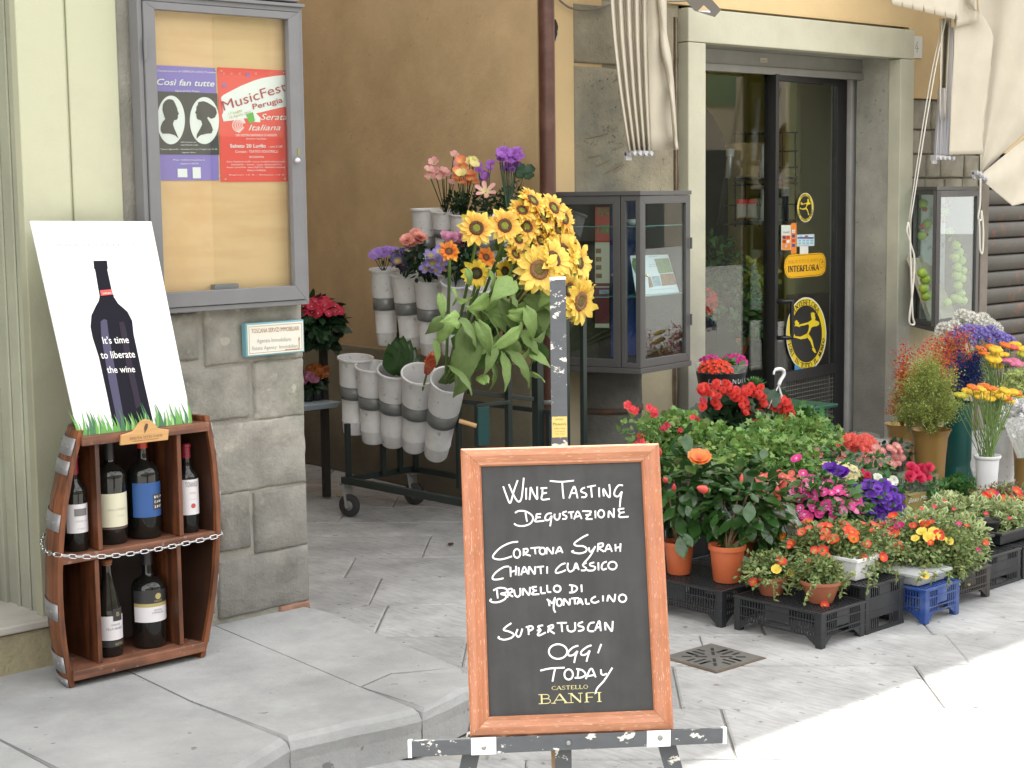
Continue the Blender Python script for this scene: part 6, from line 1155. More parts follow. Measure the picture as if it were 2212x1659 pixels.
card(258, 536, 326, 606, m_swh, 'small blank white paper slip taped above the amber sign', [], 3)
card(216, 1505, 384, 1562, M('sticker_blue', (.04, .25, .55), .5), 'pale blue sticker peeking out below the large oval sticker', [], 8)
# ============================================================ SHOP INTERIOR
mb = MB(); mb.box(6.62, 11.2, 8.36, 8.46, 0, 3.2); mb.build('back_wall', m_room, rb); mb = MB(); mb.box(6.5, 6.6, 6.5, 9.5, 0, 3.2); mb.box(11.2, 11.3, 6.5, 9.5, 0, 3.2); mb.build('side_wall', m_room, rb)
mb = MB(); mb.box(6.5, 11.3, 6.8, 9.5, .0, .05); mb.build('shop_floor', M('shop_floor', (.42, .36, .28), .4, var=.1), rb); mb = MB(); mb.box(6.5, 11.3, 6.6, 9.5, 3.2, 3.3); mb.build('shop_ceiling', m_room, rb)
xi = py(1719, 400, 7.5).x; mb = MB(); mb.box(xi, 11.2, 7.5, 7.6, .05, 3.2); mb.build('partition', m_room2, rb)
mb = MB(); mb.box(xi-.1, 11.2, 7.40, 7.5, .05, .95); mb.build('counter_front', M('counter_brown', (.12, .06, .03), .5, var=.2), rb)
# flat dark slab, left: shade of the deeper arch put into its colour
mb = MB(); pts = [py(u, v, 8.28) for u, v in [(1480, 205), (1515, 222), (1540, 250), (1560, 290), (1572, 340), (1575, 700), (1480, 700)]]; mb.slab(pts, (0, .05, 0)); mb.build('arch_shade_slab', m_dark, rb)
# wire rack with baskets and rolls
wr = thing('wire_rack', 'black wire display rack on the shop wall seen through the glass', 'wire rack', py(1640, 480, 7.5))
def W(u, v, y=7.5): return py(u, v, y)
for v in (290, 330, 365, 400, 445, 485): mb = MB(); mb.tube([W(1585 if v < 420 else 1560, v), W(1722, v-4)], .006, 5); mb.build('rack_wire', m_black, wr)
for u in (1588, 1610, 1640, 1665, 1690, 1718): mb = MB(); mb.tube([W(u, 285), W(u, 490)], .006, 5); mb.build('rack_wire', m_black, wr)
for v in (388, 480): mb = MB(); mb.slab([W(1585, v), W(1722, v-4), W(1722, v-1, 7.3), W(1585, v+4, 7.3)], (0, 0, .01)); mb.build('rack_shelf', m_black, wr)
wb = thing('wicker_basket', 'straw basket on the wire rack inside the shop', 'basket', W(1608, 385, 7.4)); c_ = W(1606, 383, 7.4)
mb = MB(); mb.lathe([(.09, 0), (.10, .0), (.125, .22), (.135, .23), (.125, .235), (.11, .22), (.09, .02), (0, .02)], c_, 28); mb.build('weave', M('straw', (.42, .30, .13), .8, bump=1., bs=120, var=.2), wb, smooth=True)
for i, (u, v, h_, m_) in enumerate([(1573, 385, .20, m_alu), (1650, 384, .24, m_whitep), (1668, 384, .24, m_whitep), (1648, 478, .22, m_whitep), (1672, 478, .25, m_whitep), (1698, 478, .24, m_whitep)]):
    t = thing('wrapping_roll', ['slim silvery roll leaning beside the straw basket', 'white topped roll right of the straw basket', 'white topped roll, second right of the straw basket', 'white roll standing low in the rack, leftmost', 'white roll standing low in the rack, middle', 'white topped dark roll low in the rack, rightmost'][i], 'wrapping roll', W(u, v, 7.4)); c_ = W(u, v, 7.4); a_ = Vector((.12 if i in (0, 3) else -.05, 0, 1))
    mb = MB(); mb.lathe([(0, 0), (.022, 0), (.022, h_*.75)], c_, 14, a_); mb.build('roll', M('roll_dark', (.03, .035, .06), .3) if i > 3 else m_, t, smooth=True); mb = MB(); mb.lathe([(.028, h_*.75), (.030, h_), (0, h_)], c_, 14, a_); mb.build('cap', m_whitep, t, smooth=True)
for i, u in enumerate((1603, 1625)):
    t = thing('seed_packet', ['red and white hanging packet in the shop, left one', 'red and white hanging packet in the shop, right one'][i], 'packet', W(u, 455, 7.4)); a, b = W(u-9, 470, 7.4), W(u+9, 440, 7.4); mb = MB(); mb.box(a.x, b.x, 7.4, 7.41, a.z, b.z); mb.build('packet', M('packet_white', (.5, .45, .4), .5), t); mb = MB(); mb.box(a.x, b.x, 7.395, 7.411, b.z, b.z+.03); mb.build('header', m_pred, t)
# plants standing in the shop window
# ============================================================ PLANTS AND FLOWERS
CAMD = CM[:, 2]
def ppm(p): return FL/float((np.array(p)-O3) @ CAMD)
RGT = Vector(CM[:, 0]); 
HR = Vector((RGT.x, RGT.y, 0)).normalized(); HD = Vector((-HR.y, HR.x, 0))
if HD.dot(Vector(CAMD)) < 0: HD = -HD
T_OV = ([(0, 0, 0), (.28, -.26, .05), (.65, -.24, .02), (1, 0, -.10), (.65, .24, .02), (.28, .26, .05), (.28, 0, 0), (.65, 0, -.04)], [(0, 1, 6), (1, 2, 7, 6), (2, 3, 7), (0, 6, 5), (6, 7, 4, 5), (7, 3, 4)])
T_SM = ([(0, 0, 0), (.5, -.27, .07), (1, 0, -.04), (.5, .27, .07)], [(0, 1, 2), (0, 2, 3)])
T_NR = ([(0, 0, 0), (.5, -.12, .04), (1, 0, -.05), (.5, .12, .04)], [(0, 1, 2), (0, 2, 3)])
def lobed(n, r0, r1, off=.5):
    v = [(off, 0, 0)]; 
    for k in range(2*n+1):
        a = math.radians(-155+310*k/(2*n)); r = r1 if k % 2 else r0; v.append((off+r*math.cos(a), r*math.sin(a), .05*math.cos(3*a)-.03))
    return v, [(0, k, k+1) for k in range(1, 2*n+1)]
T_IVY = lobed(5, .30, .55); T_GER = lobed(7, .42, .52)
def frames(d, nrm):
    d = d/np.linalg.norm(d, axis=1, keepdims=True); y = np.cross(nrm, d); y /= np.maximum(np.linalg.norm(y, axis=1, keepdims=True), 1e-6); z = np.cross(d, y); return d, y, z
def leafmesh(name, parent, mat, P, D, N, S, tmpl, kind='stuff', width=1., inner=None):
    tv, tf = np.array(tmpl[0], float), tmpl[1]; d, y, z = frames(D, N); n = len(P)
    V = P[:, None, :]+S[:, None, None]*(tv[None, :, 0:1]*d[:, None, :]+tv[None, :, 1:2]*width*y[:, None, :]+tv[None, :, 2:3]*z[:, None, :])
    k = len(tv); V = V.reshape(-1, 3); F = [tuple(i+b*k for i in f) for b in range(n) for f in tf]; mi = None
    if inner is not None:   # a second, smaller leaf just above: pale rim round a green heart
        s2 = .68; tv2 = tv.copy(); tv2[:, 0] = tv2[:, 0]*s2+.14; tv2[:, 1] *= s2*.8; tv2[:, 2] += .035
        V2 = (P[:, None, :]+S[:, None, None]*(tv2[None, :, 0:1]*d[:, None, :]+tv2[None, :, 1:2]*width*y[:, None, :]+tv2[None, :, 2:3]*z[:, None, :])).reshape(-1, 3)
        F = F+[tuple(i+len(V)+b*k for i in f) for b in range(n) for f in tf]; mi = [0]*(len(F)//2)+[1]*(len(F)//2); V = np.vstack([V, V2])
    off = rootloc(parent); V = V-np.array(off)
    me = bpy.data.meshes.new(name); me.from_pydata(V.tolist(), [], F); me.materials.append(mat)
    if inner is not None: me.materials.append(inner); me.polygons.foreach_set('material_index', mi)
    me.polygons.foreach_set('use_smooth', [True]*len(F)); me.update(); o = link(name, me, parent)
    if kind: o['kind'] = kind
    return o
class Blob:
    def __init__(s, u0, u1, v0, v1, y, dep=None):
        um, vm = (u0+u1)/2, (v0+v1)/2; s.c = np.array(py(um, vm, y)); k = ppm(s.c); s.rh = (u1-u0)/2/k; s.rv = (v1-v0)/2/k; s.rd = dep or s.rh*.8; s.h, s.d = np.array(HR), np.array(HD)
    def pts(s, n, lo=.55, hi=1.05, zmin=-1., seed=0):
        g = np.random.default_rng(seed+int(abs(s.c[0])*1000)); w = g.normal(size=(n*3, 3)); w /= np.linalg.norm(w, axis=1, keepdims=True); w = w[(w[:, 2] > zmin)][:n]; r = g.uniform(lo**2, hi**2, len(w))**.5
        lump = 1+.16*np.sin(w[:, 0]*7+seed)*np.sin(w[:, 2]*6+1)+.12*np.sin(w[:, 1]*9+w[:, 0]*5+seed*2)+.07*g.normal(size=len(w))+np.where(g.uniform(size=len(w)) > .95, g.uniform(.05, .28, len(w)), 0)
        q = w*(r*lump)[:, None]; P = s.c+s.h*(q[:, 0:1]*s.rh)+s.d*(q[:, 1:2]*s.rd)+np.array([0, 0, 1.])*(q[:, 2:3]*s.rv)
        O = s.h*w[:, 0:1]+s.d*w[:, 1:2]+np.array([0, 0, 1.])*w[:, 2:3]; return P, O, g
def foliage(parent, mat, b, n, size, tmpl=T_OV, droop=.3, lo=.45, seed=0, zmin=-.8, up=.5, width=1., kind='stuff', inner=None, name='foliage', floor=None, hi=1.05):
    P, O, g = b.pts(n, lo, hi, zmin, seed); m = len(P)
    D = O*.8+g.normal(size=(m, 3))*.55; D[:, 2] -= droop; N = O*.6+g.normal(size=(m, 3))*.35; N[:, 2] += up
    S = g.uniform(size[0], size[1], m)
    if floor is not None: k = P[:, 2] > floor; P, D, N, S = P[k], D[k], N[k], S[k]
    return leafmesh(name, parent, mat, P, D, N, S, tmpl, kind, width, inner)
def stems(parent, base, tips, r, mat, name='stem', sag=.0, joined=True, n=5, kind=None):
    mb = MB()
    for t in tips:
        a, b = Vector(base() if callable(base) else base), Vector(t); m = a.lerp(b, .5)+Vector((0, 0, sag)); mb.tube([a, a.lerp(m, .5).lerp(m, .2), m, b], r, n)
    return mb.build(name, mat, parent, smooth=True, kind=kind)
G1 = lambda nm, c, **k: M(nm, c, k.pop('rough', .5), island=k.pop('island', .35), transl=k.pop('transl', .25), **k)
g_ger = G1('leaf_geranium', (.165, .29, .07)); g_hib = G1('leaf_hibiscus', (.022, .085, .018), rough=.28, island=.4, transl=.12, coat=.3); g_imp = G1('leaf_impatiens', (.05, .15, .03))
g_por = G1('leaf_portulaca', (.19, .25, .085), island=.45); g_porr = G1('leaf_portulaca_reddish', (.24, .16, .08), island=.4); g_beg = G1('leaf_begonia', (.045, .10, .045), rough=.4); g_ivy = G1('leaf_ivy', (.07, .19, .045), rough=.38)
g_apc = G1('leaf_rim_cream', (.52, .58, .30), island=.15); g_api = G1('leaf_heart_green', (.15, .25, .08), island=.2); g_sil = G1('silk_leaf_dark', (.02, .06, .022), rough=.45); g_sun = G1('sunflower_leaf', (.10, .21, .045), rough=.55, island=.3, bump=.3, bs=60); g_stem = M('green_stem', (.13, .22, .05), .5); g_dk = G1('leaf_dark_shiny', (.012, .07, .018), rough=.25, coat=.3)
g_aga = G1('leaf_succulent', (.14, .30, .10)); g_soil = M('potting_soil', (.025, .018, .012), .95, var=.3, bump=.8)
m_terr = M('terracotta_plastic', (.52, .125, .045), .45, var=.08, vs=10, bump=.05); m_terd = M('terracotta_bowl', (.33, .11, .055), .6, var=.15, vs=12)
def petal_mat(nm, c1, c2, r, transl=.3, rough=.5, mid=.35, isl=.12):
    """colour runs from c1 at the throat to c2 at the rim (distance from the flower's own centre)"""
    if nm in MATS: return MATS[nm]
    m = M(nm, c2, rough, island=isl, transl=transl); n, l = m.node_tree.nodes, m.node_tree.links
    rgb = [x for x in n if x.bl_idname == 'ShaderNodeRGB'][0]; dst = [k.to_socket for k in rgb.outputs[0].links]
    tc = n.new('ShaderNodeTexCoord'); vl = n.new('ShaderNodeVectorMath'); vl.operation = 'LENGTH'; l.new(tc.outputs['Object'], vl.inputs[0])
    mr = n.new('ShaderNodeMapRange'); mr.inputs[1].default_value = r*mid*.6; mr.inputs[2].default_value = r*(mid+.45); l.new(vl.outputs['Value'], mr.inputs[0])
    x = n.new('ShaderNodeMix'); x.data_type = 'RGBA'; l.new(mr.outputs[0], x.inputs[0]); x.inputs[6].default_value = (*lin(c1), 1); x.inputs[7].default_value = (*lin(c2), 1)
    for d in dst: l.new(x.outputs[2], d)
    return m
def petals(mb, n, r0, r1, w_, rise, tip, jit=.0, seed=1, phase=0., notch=False, sharp=False):
    r = random.Random(seed)
    for k in range(n):
        a = 2*math.pi*(k+phase)/n+r.uniform(-jit, jit); R = r1*(1+r.uniform(-jit, jit)*1.2); ca, sa = math.cos(a), math.sin(a); tw = r.uniform(-1, 1)*jit*R*.6
        def pt(x, y, z): return (x*ca-y*sa, x*sa+y*ca, z)
        rows = []
        for t, wf in ((0, .35), (.35, .85), (.7, 1.), (.9, .72 if not sharp else .42), (1, .12 if not notch else .6)):
            x = r0+(R-r0)*t; z = rise*math.sin(t*math.pi/2)*R+tip*R*t*t; hw_ = w_*wf*R/2
            rows.append([pt(x, -hw_, z+tw*t), pt(x, 0, z-hw_*.35*(1 if t < .95 else .2)), pt(x, hw_, z-tw*t)])
        mb.grid(rows)
def flower_mesh(nm, n, r, w_, rise, tip, mat, eye=None, layers=1, jit=.08, notch=True, r0=.04):
    mb = MB()
    for L_ in range(layers): petals(mb, n, r*r0, r*(1-.22*L_), w_, rise+.25*L_, tip, jit, 3+L_, .5*L_, notch)
    mats = [mat]
    if eye: mb.k = 1; mb.lathe([(r*.14, 0.02*r+rise*r*.1), (r*.10, r*.10+rise*r*.1), (.0001, r*.14+rise*r*.1)], (0, 0, 0), 7); mats.append(eye)
    return mesh_only(mb, nm, mats)
def rose_mesh(nm, r, mat, lay=5):
    mb = MB()
    for L_ in range(lay):
        f = 1-L_/(lay+.3); petals(mb, 5 if L_ < 3 else 3, r*.02, r*f, 1.15, .25+.62*(1-f)*1.8, .15-.35*f*.6, .10, 11+L_, .37*L_, True)
    return mesh_only(mb, nm, mat)
def at_blob(b, n, seed, zlo=.0, front=.0, out=1.03, mind=0.):
    g = np.random.default_rng(seed); res = []; tries = 0; toC = -np.array(HD)
    while len(res) < n and tries < n*80:
        tries += 1; w = g.normal(size=3); w /= np.linalg.norm(w)
        if w[2] < zlo or w[1] > front: continue
        q = w*out*g.uniform(.93, 1.08); P = b.c+b.h*q[0]*b.rh+b.d*q[1]*b.rd+np.array([0, 0, q[2]*b.rv])
        if mind and any(np.linalg.norm(P-a[0]) < mind for a in res): continue
        O = b.h*w[0]+b.d*w[1]+np.array([0, 0, w[2]]); res.append((P, O))
    return res
def put_flowers(parent, mesh, locs, sc=1., face=.6, up=.4, seed=0, name='flower', scj=.2, label=None):
    r = random.Random(seed)
    for P, O in locs:
        n = Vector(O)*(1-face)+(-HD)*face+Vector((r.uniform(-.3, .3), r.uniform(-.3, .3), up+r.uniform(-.2, .2))); q = n.to_track_quat('Z', 'Y') @ Quaternion((0, 0, 1), r.uniform(0, 6.3))
        o = inst(name, mesh, P, q, sc*r.uniform(1-scj, 1+scj), parent)
        if label: o['label'] = label
def on_blob(L_, b, out=1.08):
    # where the line of sight meets the swelling foliage
    res = []
    for u, v in L_:
        r = ray(u, v); o = O3-b.c; ax = [(b.h, b.rh*out), (b.d, b.rd*out), (np.array([0, 0, 1.]), b.rv*out)]
        a = sum(((r @ e)/s)**2 for e, s in ax); bb = sum(2*(r @ e)*(o @ e)/s**2 for e, s in ax); c = sum(((o @ e)/s)**2 for e, s in ax)-1; D = bb*bb-4*a*c
        t = (-bb-math.sqrt(max(D, 0)))/(2*a); P = O3+r*t; res.append((P, (P-b.c)/np.linalg.norm(P-b.c)))
    return res
def px_locs(L_, y, jy=.05, seed=0):
    if isinstance(y, Blob): return on_blob(L_, y)
    r = random.Random(seed); return [(py(u, v, y+r.uniform(-jy, jy)), (-.3, -.6, .5)) for u, v in L_]
def pot(parent, c, rb, rt, h, mat, rim=True, soil=True, name='pot'):
    mb = MB(); pr_ = [(0, 0), (rb*.95, 0), (rb, .004), (rt*.97, h*.86)]+([(rt*1.06, h*.87), (rt*1.07, h)] if rim else [(rt, h)])+[(rt*.98, h), (rt*.9, h*.88), (rt*.85, h*.80)]
    mb.lathe(pr_, c, 28); mb.build(name, mat, parent, smooth=True, autos=40)
    if soil: mb = MB(); mb.lathe([(rt*.93, h*.86), (0.001, h*.9)], c, 20); mb.build('soil', g_soil, parent)
# ---------------- crates
def crate(x0, x1, y0, y1, z0, z1, label, mat=None, legs=True, deck=True, style=0, tray=False):
    mat = mat or m_blackp; t = thing('plastic_crate', label, 'crate', ((x0+x1)/2, (y0+y1)/2, z0), 'plastic crates under the plants'); h = z1-z0
    if tray:
        mb = MB(); mb.frame([Vector(p) for p in ((x0, y0, z1-.012), (x1, y0, z1-.012), (x1, y1, z1-.012), (x0, y1, z1-.012))], [Vector(p) for p in ((x0+.018, y0+.018, z1-.012), (x1-.018, y0+.018, z1-.012), (x1-.018, y1-.018, z1-.012), (x0+.018, y1-.018, z1-.012))], (0, 0, .012)); mb.build('rim', mat, t, bevel=.002)
        e = .018; mb = MB(); mb.frame([Vector(p) for p in ((x0+e, y0+e, z0), (x1-e, y0+e, z0), (x1-e, y1-e, z0), (x0+e, y1-e, z0))], [Vector(p) for p in ((x0+e+.003, y0+e+.003, z0), (x1-e-.003, y0+e+.003, z0), (x1-e-.003, y1-e-.003, z0), (x0+e+.003, y1-e-.003, z0))], (0, 0, h-.012)); mb.box(x0+e, x1-e, y0+e, y1-e, z0, z0+.003); mb.build('tray_wall', mat, t)
        return t
    c_ = .03
    for (a, b) in ((x0, y0), (x1-c_, y0), (x1-c_, y1-c_), (x0, y1-c_)): mb = MB(); mb.box(a, a+c_, b, b+c_, z0, z1-.008); mb.build('corner_post', mat, t, bevel=.004)
    q = lambda i, z: [Vector((x0+i, y0+i, z)), Vector((x1-i, y0+i, z)), Vector((x1-i, y1-i, z)), Vector((x0+i, y1-i, z))]
    mb = MB(); mb.frame(q(-.003, z1-.01), q(.012, z1-.01), (0, 0, .01)); mb.build('top_rim', mat, t, bevel=.0015)
    zl = z0+(h*.30 if legs else .012)
    for z in (zl, z0+h*.42 if not legs else zl+h*.14, z0+h*.72): mb = MB(); mb.frame(q(-.001, z), q(.005, z), (0, 0, .005)); mb.build('side_rail', mat, t)
    mb = MB(); s = .0135
    def bars(ax, lo, hi, fixed, n_):
        k = lo+c_
        while k < hi-c_:
            if not (lo+(hi-lo)*.36 < k < lo+(hi-lo)*.62 and style != 2):
                if ax == 'x': mb.box(k, k+.0045, fixed-.002, fixed+.002, zl, z1-.01)
                else: mb.box(fixed-.002, fixed+.002, k, k+.0045, zl, z1-.01)
            k += s
    for y in (y0+.003, y1-.003): bars('x', x0, x1, y, 1)
    for x in (x0+.003, x1-.003): bars('y', y0, y1, x, 1)
    mb.build('side_bars', mat, t, kind='stuff')
    mb = MB(); a, b = x0+(x1-x0)*.36, x0+(x1-x0)*.64; zc = zl+(z1-.01-zl)*(.35 if style != 1 else .3)
    for y in (y0+.002, y1-.006): mb.box(a, b, y, y+.004, zc, z1-.012)
    a, b = y0+(y1-y0)*.36, y0+(y1-y0)*.64
    for x in (x0+.002, x1-.006): mb.box(x, x+.004, a, b, zc, z1-.012)
    mb.build('side_plate', mat, t, kind='stuff')
    if style == 1:
        mb = MB(); a, b = x0+c_, x1-c_; mb.box(a, b, y0+.0015, y0+.0055, z0+h*.30, z0+h*.72); mb.box(x0+.0015, x0+.0055, y0+c_, y1-c_, z0+h*.34, z0+h*.62); mb.build('side_plate', mat, t, kind='stuff')
    if legs:
        mb = MB()
        for sx, px_ in ((1, x0+c_), (-1, x1-c_)):
            for y in (y0+.003, y1-.007): mb.slab([Vector((px_, y, zl)), Vector((px_+sx*.05, y, zl)), Vector((px_+sx*.04, y, zl-.002)), Vector((px_, y, z0+.01))], (0, .004, 0))
        for sy, py_ in ((1, y0+c_), (-1, y1-c_)):
            for x in (x0+.003, x1-.007): mb.slab([Vector((x, py_, zl)), Vector((x, py_+sy*.055, zl)), Vector((x, py_+sy*.045, zl-.002)), Vector((x, py_, z0+.01))], (.004, 0, 0))
        mb.build('leg_gusset', mat, t, kind='stuff')
    else:
        mb = MB(); mb.frame(q(-.002, z0), q(.008, z0), (0, 0, .01)); mb.build('bottom_rim', mat, t, bevel=.0015)
    if deck:
        mb = MB(); k = x0+.012
        while k < x1-.014: mb.box(k, k+.006, y0+.01, y1-.01, z1-.009, z1-.003); k += .0185
        k = y0+.012
        while k < y1-.014: mb.box(x0+.01, x1-.01, k, k+.006, z1-.0085, z1-.0035); k += .0185
        mb.build('deck_grid', mat, t, kind='stuff')
    return t
crate(4.995, 5.275, 3.665, 4.085, 0, .140, 'low black crate at the front under the two succulent bowls')
crate(4.975, 5.30, 4.13, 4.66, 0, .150, 'low black crate under the two orange hibiscus pots', style=2)
crate(5.285, 5.545, 3.67, 4.07, 0, .190, 'taller black crate under the white window box, between the front and blue crates', legs=False, style=1)
crate(5.575, 5.82, 3.59, 3.87, 0, .140, 'only blue crate, holding the yellow flowered moss roses', m_bluep)
crate(5.86, 6.17, 3.66, 3.98, 0, .135, 'dusty black crate right behind the blue crate', M('dusty_black_plastic', (.05, .045, .042), .6, var=.2), style=2)
crate(6.22, 6.52, 3.72, 4.1, 0, .145, 'black crate with two stacked rims at the right of the dusty crate', legs=False, style=1)
crate(6.54, 6.86, 3.72, 4.1, 0, .145, 'black crate near the right edge beneath the deep tray', legs=False, style=1)
crate(6.9, 7.2, 3.75, 4.1, 0, .13, 'dark blue crate at the picture\'s right edge', m_bluep)
crate(6.02, 6.44, 3.80, 4.2, .148, .205, 'shallow black tray under the clay pot of cream edged leaves', tray=True)
crate(6.46, 6.95, 3.78, 4.2, .148, .205, 'shallow black tray at the right edge under cream edged leaves', tray=True)
crate(5.60, 6.05, 4.15, 4.6, 0, .20, 'black crate hidden under the pink impatiens', legs=False); crate(5.32, 5.58, 4.15, 4.6, 0, .15, 'black crate in shade behind the second hibiscus pot', legs=False)
crate(6.08, 6.55, 4.25, 4.65, 0, .16, 'black crate under the purple petunias', legs=False); crate(6.65, 7.15, 4.35, 4.75, 0, .02+.02, 'flat black tray under the boxed roses', tray=True)
crate(5.35, 6.1, 4.72, 5.3, 0, .30, 'tall black crate under the trailing geraniums', legs=False); crate(6.15, 6.9, 4.8, 5.15, 0, .27, 'tall black crate under the pink kalanchoes', legs=False); crate(6.9, 7.6, 5.05, 5.45, 0, .12, 'low black crate under the begonia bouquets', legs=False)
crate(6.45, 7.25, 5.45, 5.85, 0, .36, 'tall black crate by the door under the red begonia', legs=False); crate(7.3, 7.7, 5.35, 5.75, 0, .22, 'black crate under the trailing ivy', legs=False)
# ---------------- hibiscus pots (single leaves)
lf = MB(); lf.add(*T_OV); 
def hleaf():
    mb = MB(); n = 6; rows = []
    for i in range(n+1):
        t = i/n; w_ = .36*math.sin(min(t*1.25, 1)*math.pi*.5+.0)*(1-t**3)*1.05+.0; z = -.16*t*t+.03*math.sin(t*9)
        rows.append([(t, -w_, z+.08*w_+.01*math.sin(t*14)), (t, 0, z-.03), (t, w_, z+.08*w_-.01*math.sin(t*14))])
    mb.grid(rows); return mb
HL = mesh_only(hleaf(), 'leaf', g_hib)
f_orange = flower_mesh('flower', 5, .055, 1.3, .35, .1, petal_mat('petal_orange', (.72, .15, .03), (.85, .33, .10), .055), M('stamen_red', (.5, .05, .03), .5), layers=2)
m_bud = M('bud_coral', (.52, .06, .045), .5, var=.2, vs=40)
def hibiscus(c, rp, hp_, b, nl, label, seed, lsz=(.055, .105)):
    t = thing('hibiscus_plant', label, 'potted plant', c, 'hibiscus pots on the crate'); pot(t, c, rp*.78, rp, hp_, m_terr)
    r = random.Random(seed); top = c+Vector((0, 0, hp_*.85)); tips = []
    P, O, g = b.pts(nl, .42, 1.05, -.75, seed)
    for i in range(14): tips.append(Vector(P[i]*.75+np.array(top)*.25))
    stems(t, top, tips, .0045, M('bark_brown', (.15, .10, .05), .8), 'branch')
    for i in range(len(P)):
        d = Vector(O[i])*.7+Vector((r.uniform(-.6, .6), r.uniform(-.6, .6), r.uniform(-.75, .15))); nrm = Vector(O[i])*.5+Vector((0, 0, .7)); d.normalize(); y = nrm.cross(d).normalized(); z = d.cross(y)
        q = Matrix((d, y, z)).transposed().to_quaternion(); inst('leaf', HL, P[i], q, r.uniform(*lsz), t)
    return t
hc1, hc2 = Vector((5.10, 4.46, .15)), Vector((5.13, 4.23, .15))
h1 = hibiscus(hc1, .062, .135, Blob(1400, 1570, 960, 1180, 4.46, .16), 250, 'hibiscus with the big orange open flower in an orange pot beside the chalkboard', 5)
h2 = hibiscus(hc2, .072, .150, Blob(1528, 1705, 1000, 1200, 4.25, .16), 270, 'glossy hibiscus in the front orange pot, coral buds and no open flower', 8)
h3c = Vector((5.38, 4.36, .15)); h3 = hibiscus(h3c, .055, .12, Blob(1630, 1715, 1040, 1215, 4.3, .10), 60, 'darker hibiscus behind in the shade with one red half open flower', 12, (.05, .09))
put_flowers(h1, f_orange, [(py(1511, 993, 4.34), (0, 0, 1))], .74, .75, .5, 2, label='open orange flower')
def bud(par, u, v, y, d, s=1., lab=None):
    mb = MB(); mb.lathe([(.001, 0), (.008*s, .006*s), (.012*s, .022*s), (.009*s, .040*s), (.003*s, .055*s), (.0005, .058*s)], py(u, v, y), 10, d); o = mb.build('bud', m_bud, par, smooth=True)
    mb = MB(); mb.lathe([(.001, -.006), (.008*s, .0), (.0125*s, .014*s)], py(u, v, y), 8, d); mb.build('sepal', g_stem, o, smooth=True)
for a in ((1440, 1040, 4.33, (-.6, -.3, .3), .9), (1455, 1060, 4.3, (-.4, -.4, .6), .8)): bud(h1, *a)
bud(h2, 1530, 1060, 4.10, (-.9, -.1, .28), 1.4); bud(h2, 1600, 1045, 4.15, (.2, 0, 1), .7); bud(h3, 1676, 1095, 4.12, (.1, 0, 1), 1.5); bud(h3, 1683, 1070, 4.15, (.3, -.3, 1), 1.3); bud(h1, 1425, 985, 4.4, (-.4, -.3, .5), 1.0)
# ---------------- succulent bowls
MB1 = Blob(1700, 1925, 1135, 1240, 3.92, .17); MB2 = Blob(1890, 2112, 1125, 1262, 3.80, .17)
def mossrose(name, label, c, rp, hp_, potkind, b, n, flowers, seed, mat=None, group='moss rose pots', trail=(), size=(.014, .026), floor=None, pmat=None):
    t = thing(name, label, 'potted plant', c, group)
    if potkind == 'bowl': pot(t, c, rp*.62, rp, hp_, m_terd, name='bowl')
    elif potkind == 'box':
        mb = MB(); w_, d_ = rp; mb.hexa([Vector(c)+Vector(p) for p in ((-w_*.85, -d_*.85, 0), (w_*.85, -d_*.85, 0), (w_*.85, d_*.85, 0), (-w_*.85, d_*.85, 0), (-w_, -d_, hp_), (w_, -d_, hp_), (w_, d_, hp_), (-w_, d_, hp_))]); mb.build('window_box', pmat or m_whitep, t, bevel=.004)
        mb = MB(); mb.frame([Vector(c)+Vector((sx*(w_+.006), sy*(d_+.006), hp_-.008)) for sx, sy in ((-1, -1), (1, -1), (1, 1), (-1, 1))], [Vector(c)+Vector((sx*(w_-.004), sy*(d_-.004), hp_-.008)) for sx, sy in ((-1, -1), (1, -1), (1, 1), (-1, 1))], (0, 0, .012)); mb.build('box_rim', pmat or m_whitep, t, bevel=.001)
    foliage(t, mat or g_por, b, n, size, T_SM, .1, .35, seed, -.55, .5, 1.1, floor=floor)
    r = random.Random(seed)
    if trail:
        P, D, N, S = [], [], [], []; mb = MB()
        for (u0, v0, u1, v1, y) in trail:
            a, e = py(u0, v0, y), py(u1, v1, y-.03); m = a.lerp(e, .45)+Vector((-.01, -.03, .02)); q = [Vector(p) for p in catmull([tuple(a), tuple(m), tuple(e)], 6)]; mb.tube(q, .0022, 5)
            for p in q[3:]:
                for _ in range(2): P.append(np.array(p)); d = np.array([r.uniform(-1, 1), r.uniform(-1, .2), r.uniform(-.5, .6)]); D.append(d); N.append(np.array([0, -.4, 1.])); S.append(r.uniform(size[0], size[1]))
        mb.build('trailing_stem', M('stem_pale', (.24, .27, .10), .6), t, smooth=True); leafmesh('trailing_leaves', t, mat or g_por, np.array(P), np.array(D), np.array(N), np.array(S), T_SM, 'stuff', 1.2)
    for mesh, locs, sc, lab in flowers: put_flowers(t, mesh, locs, sc, .35, .7, seed, label=lab)
    return t
def simple(nm, c1, c2, r=.017, n=5, eye=None, rise=.3, tip=.1, w_=1.15, layers=1, **k): return flower_mesh('flower', n, r, w_, rise, tip, petal_mat(nm, c1, c2, r, **k), eye, layers)
e_y = M('eye_yellow', (.75, .5, .05), .6); e_w = M('eye_white', (.7, .7, .65), .6)
f_red = simple('petal_red', (.75, .20, .03), (.70, .045, .03), eye=e_y); f_cor = simple('petal_coral', (.80, .28, .08), (.75, .10, .06), eye=e_y); f_org = simple('petal_orange_red', (.8, .4, .03), (.80, .12, .02), eye=e_y)
f_yel = simple('petal_yellow', (.75, .52, .03), (.80, .66, .12), eye=e_y); f_mag = simple('petal_magenta', (.55, .05, .2), (.60, .02, .20), eye=e_y)
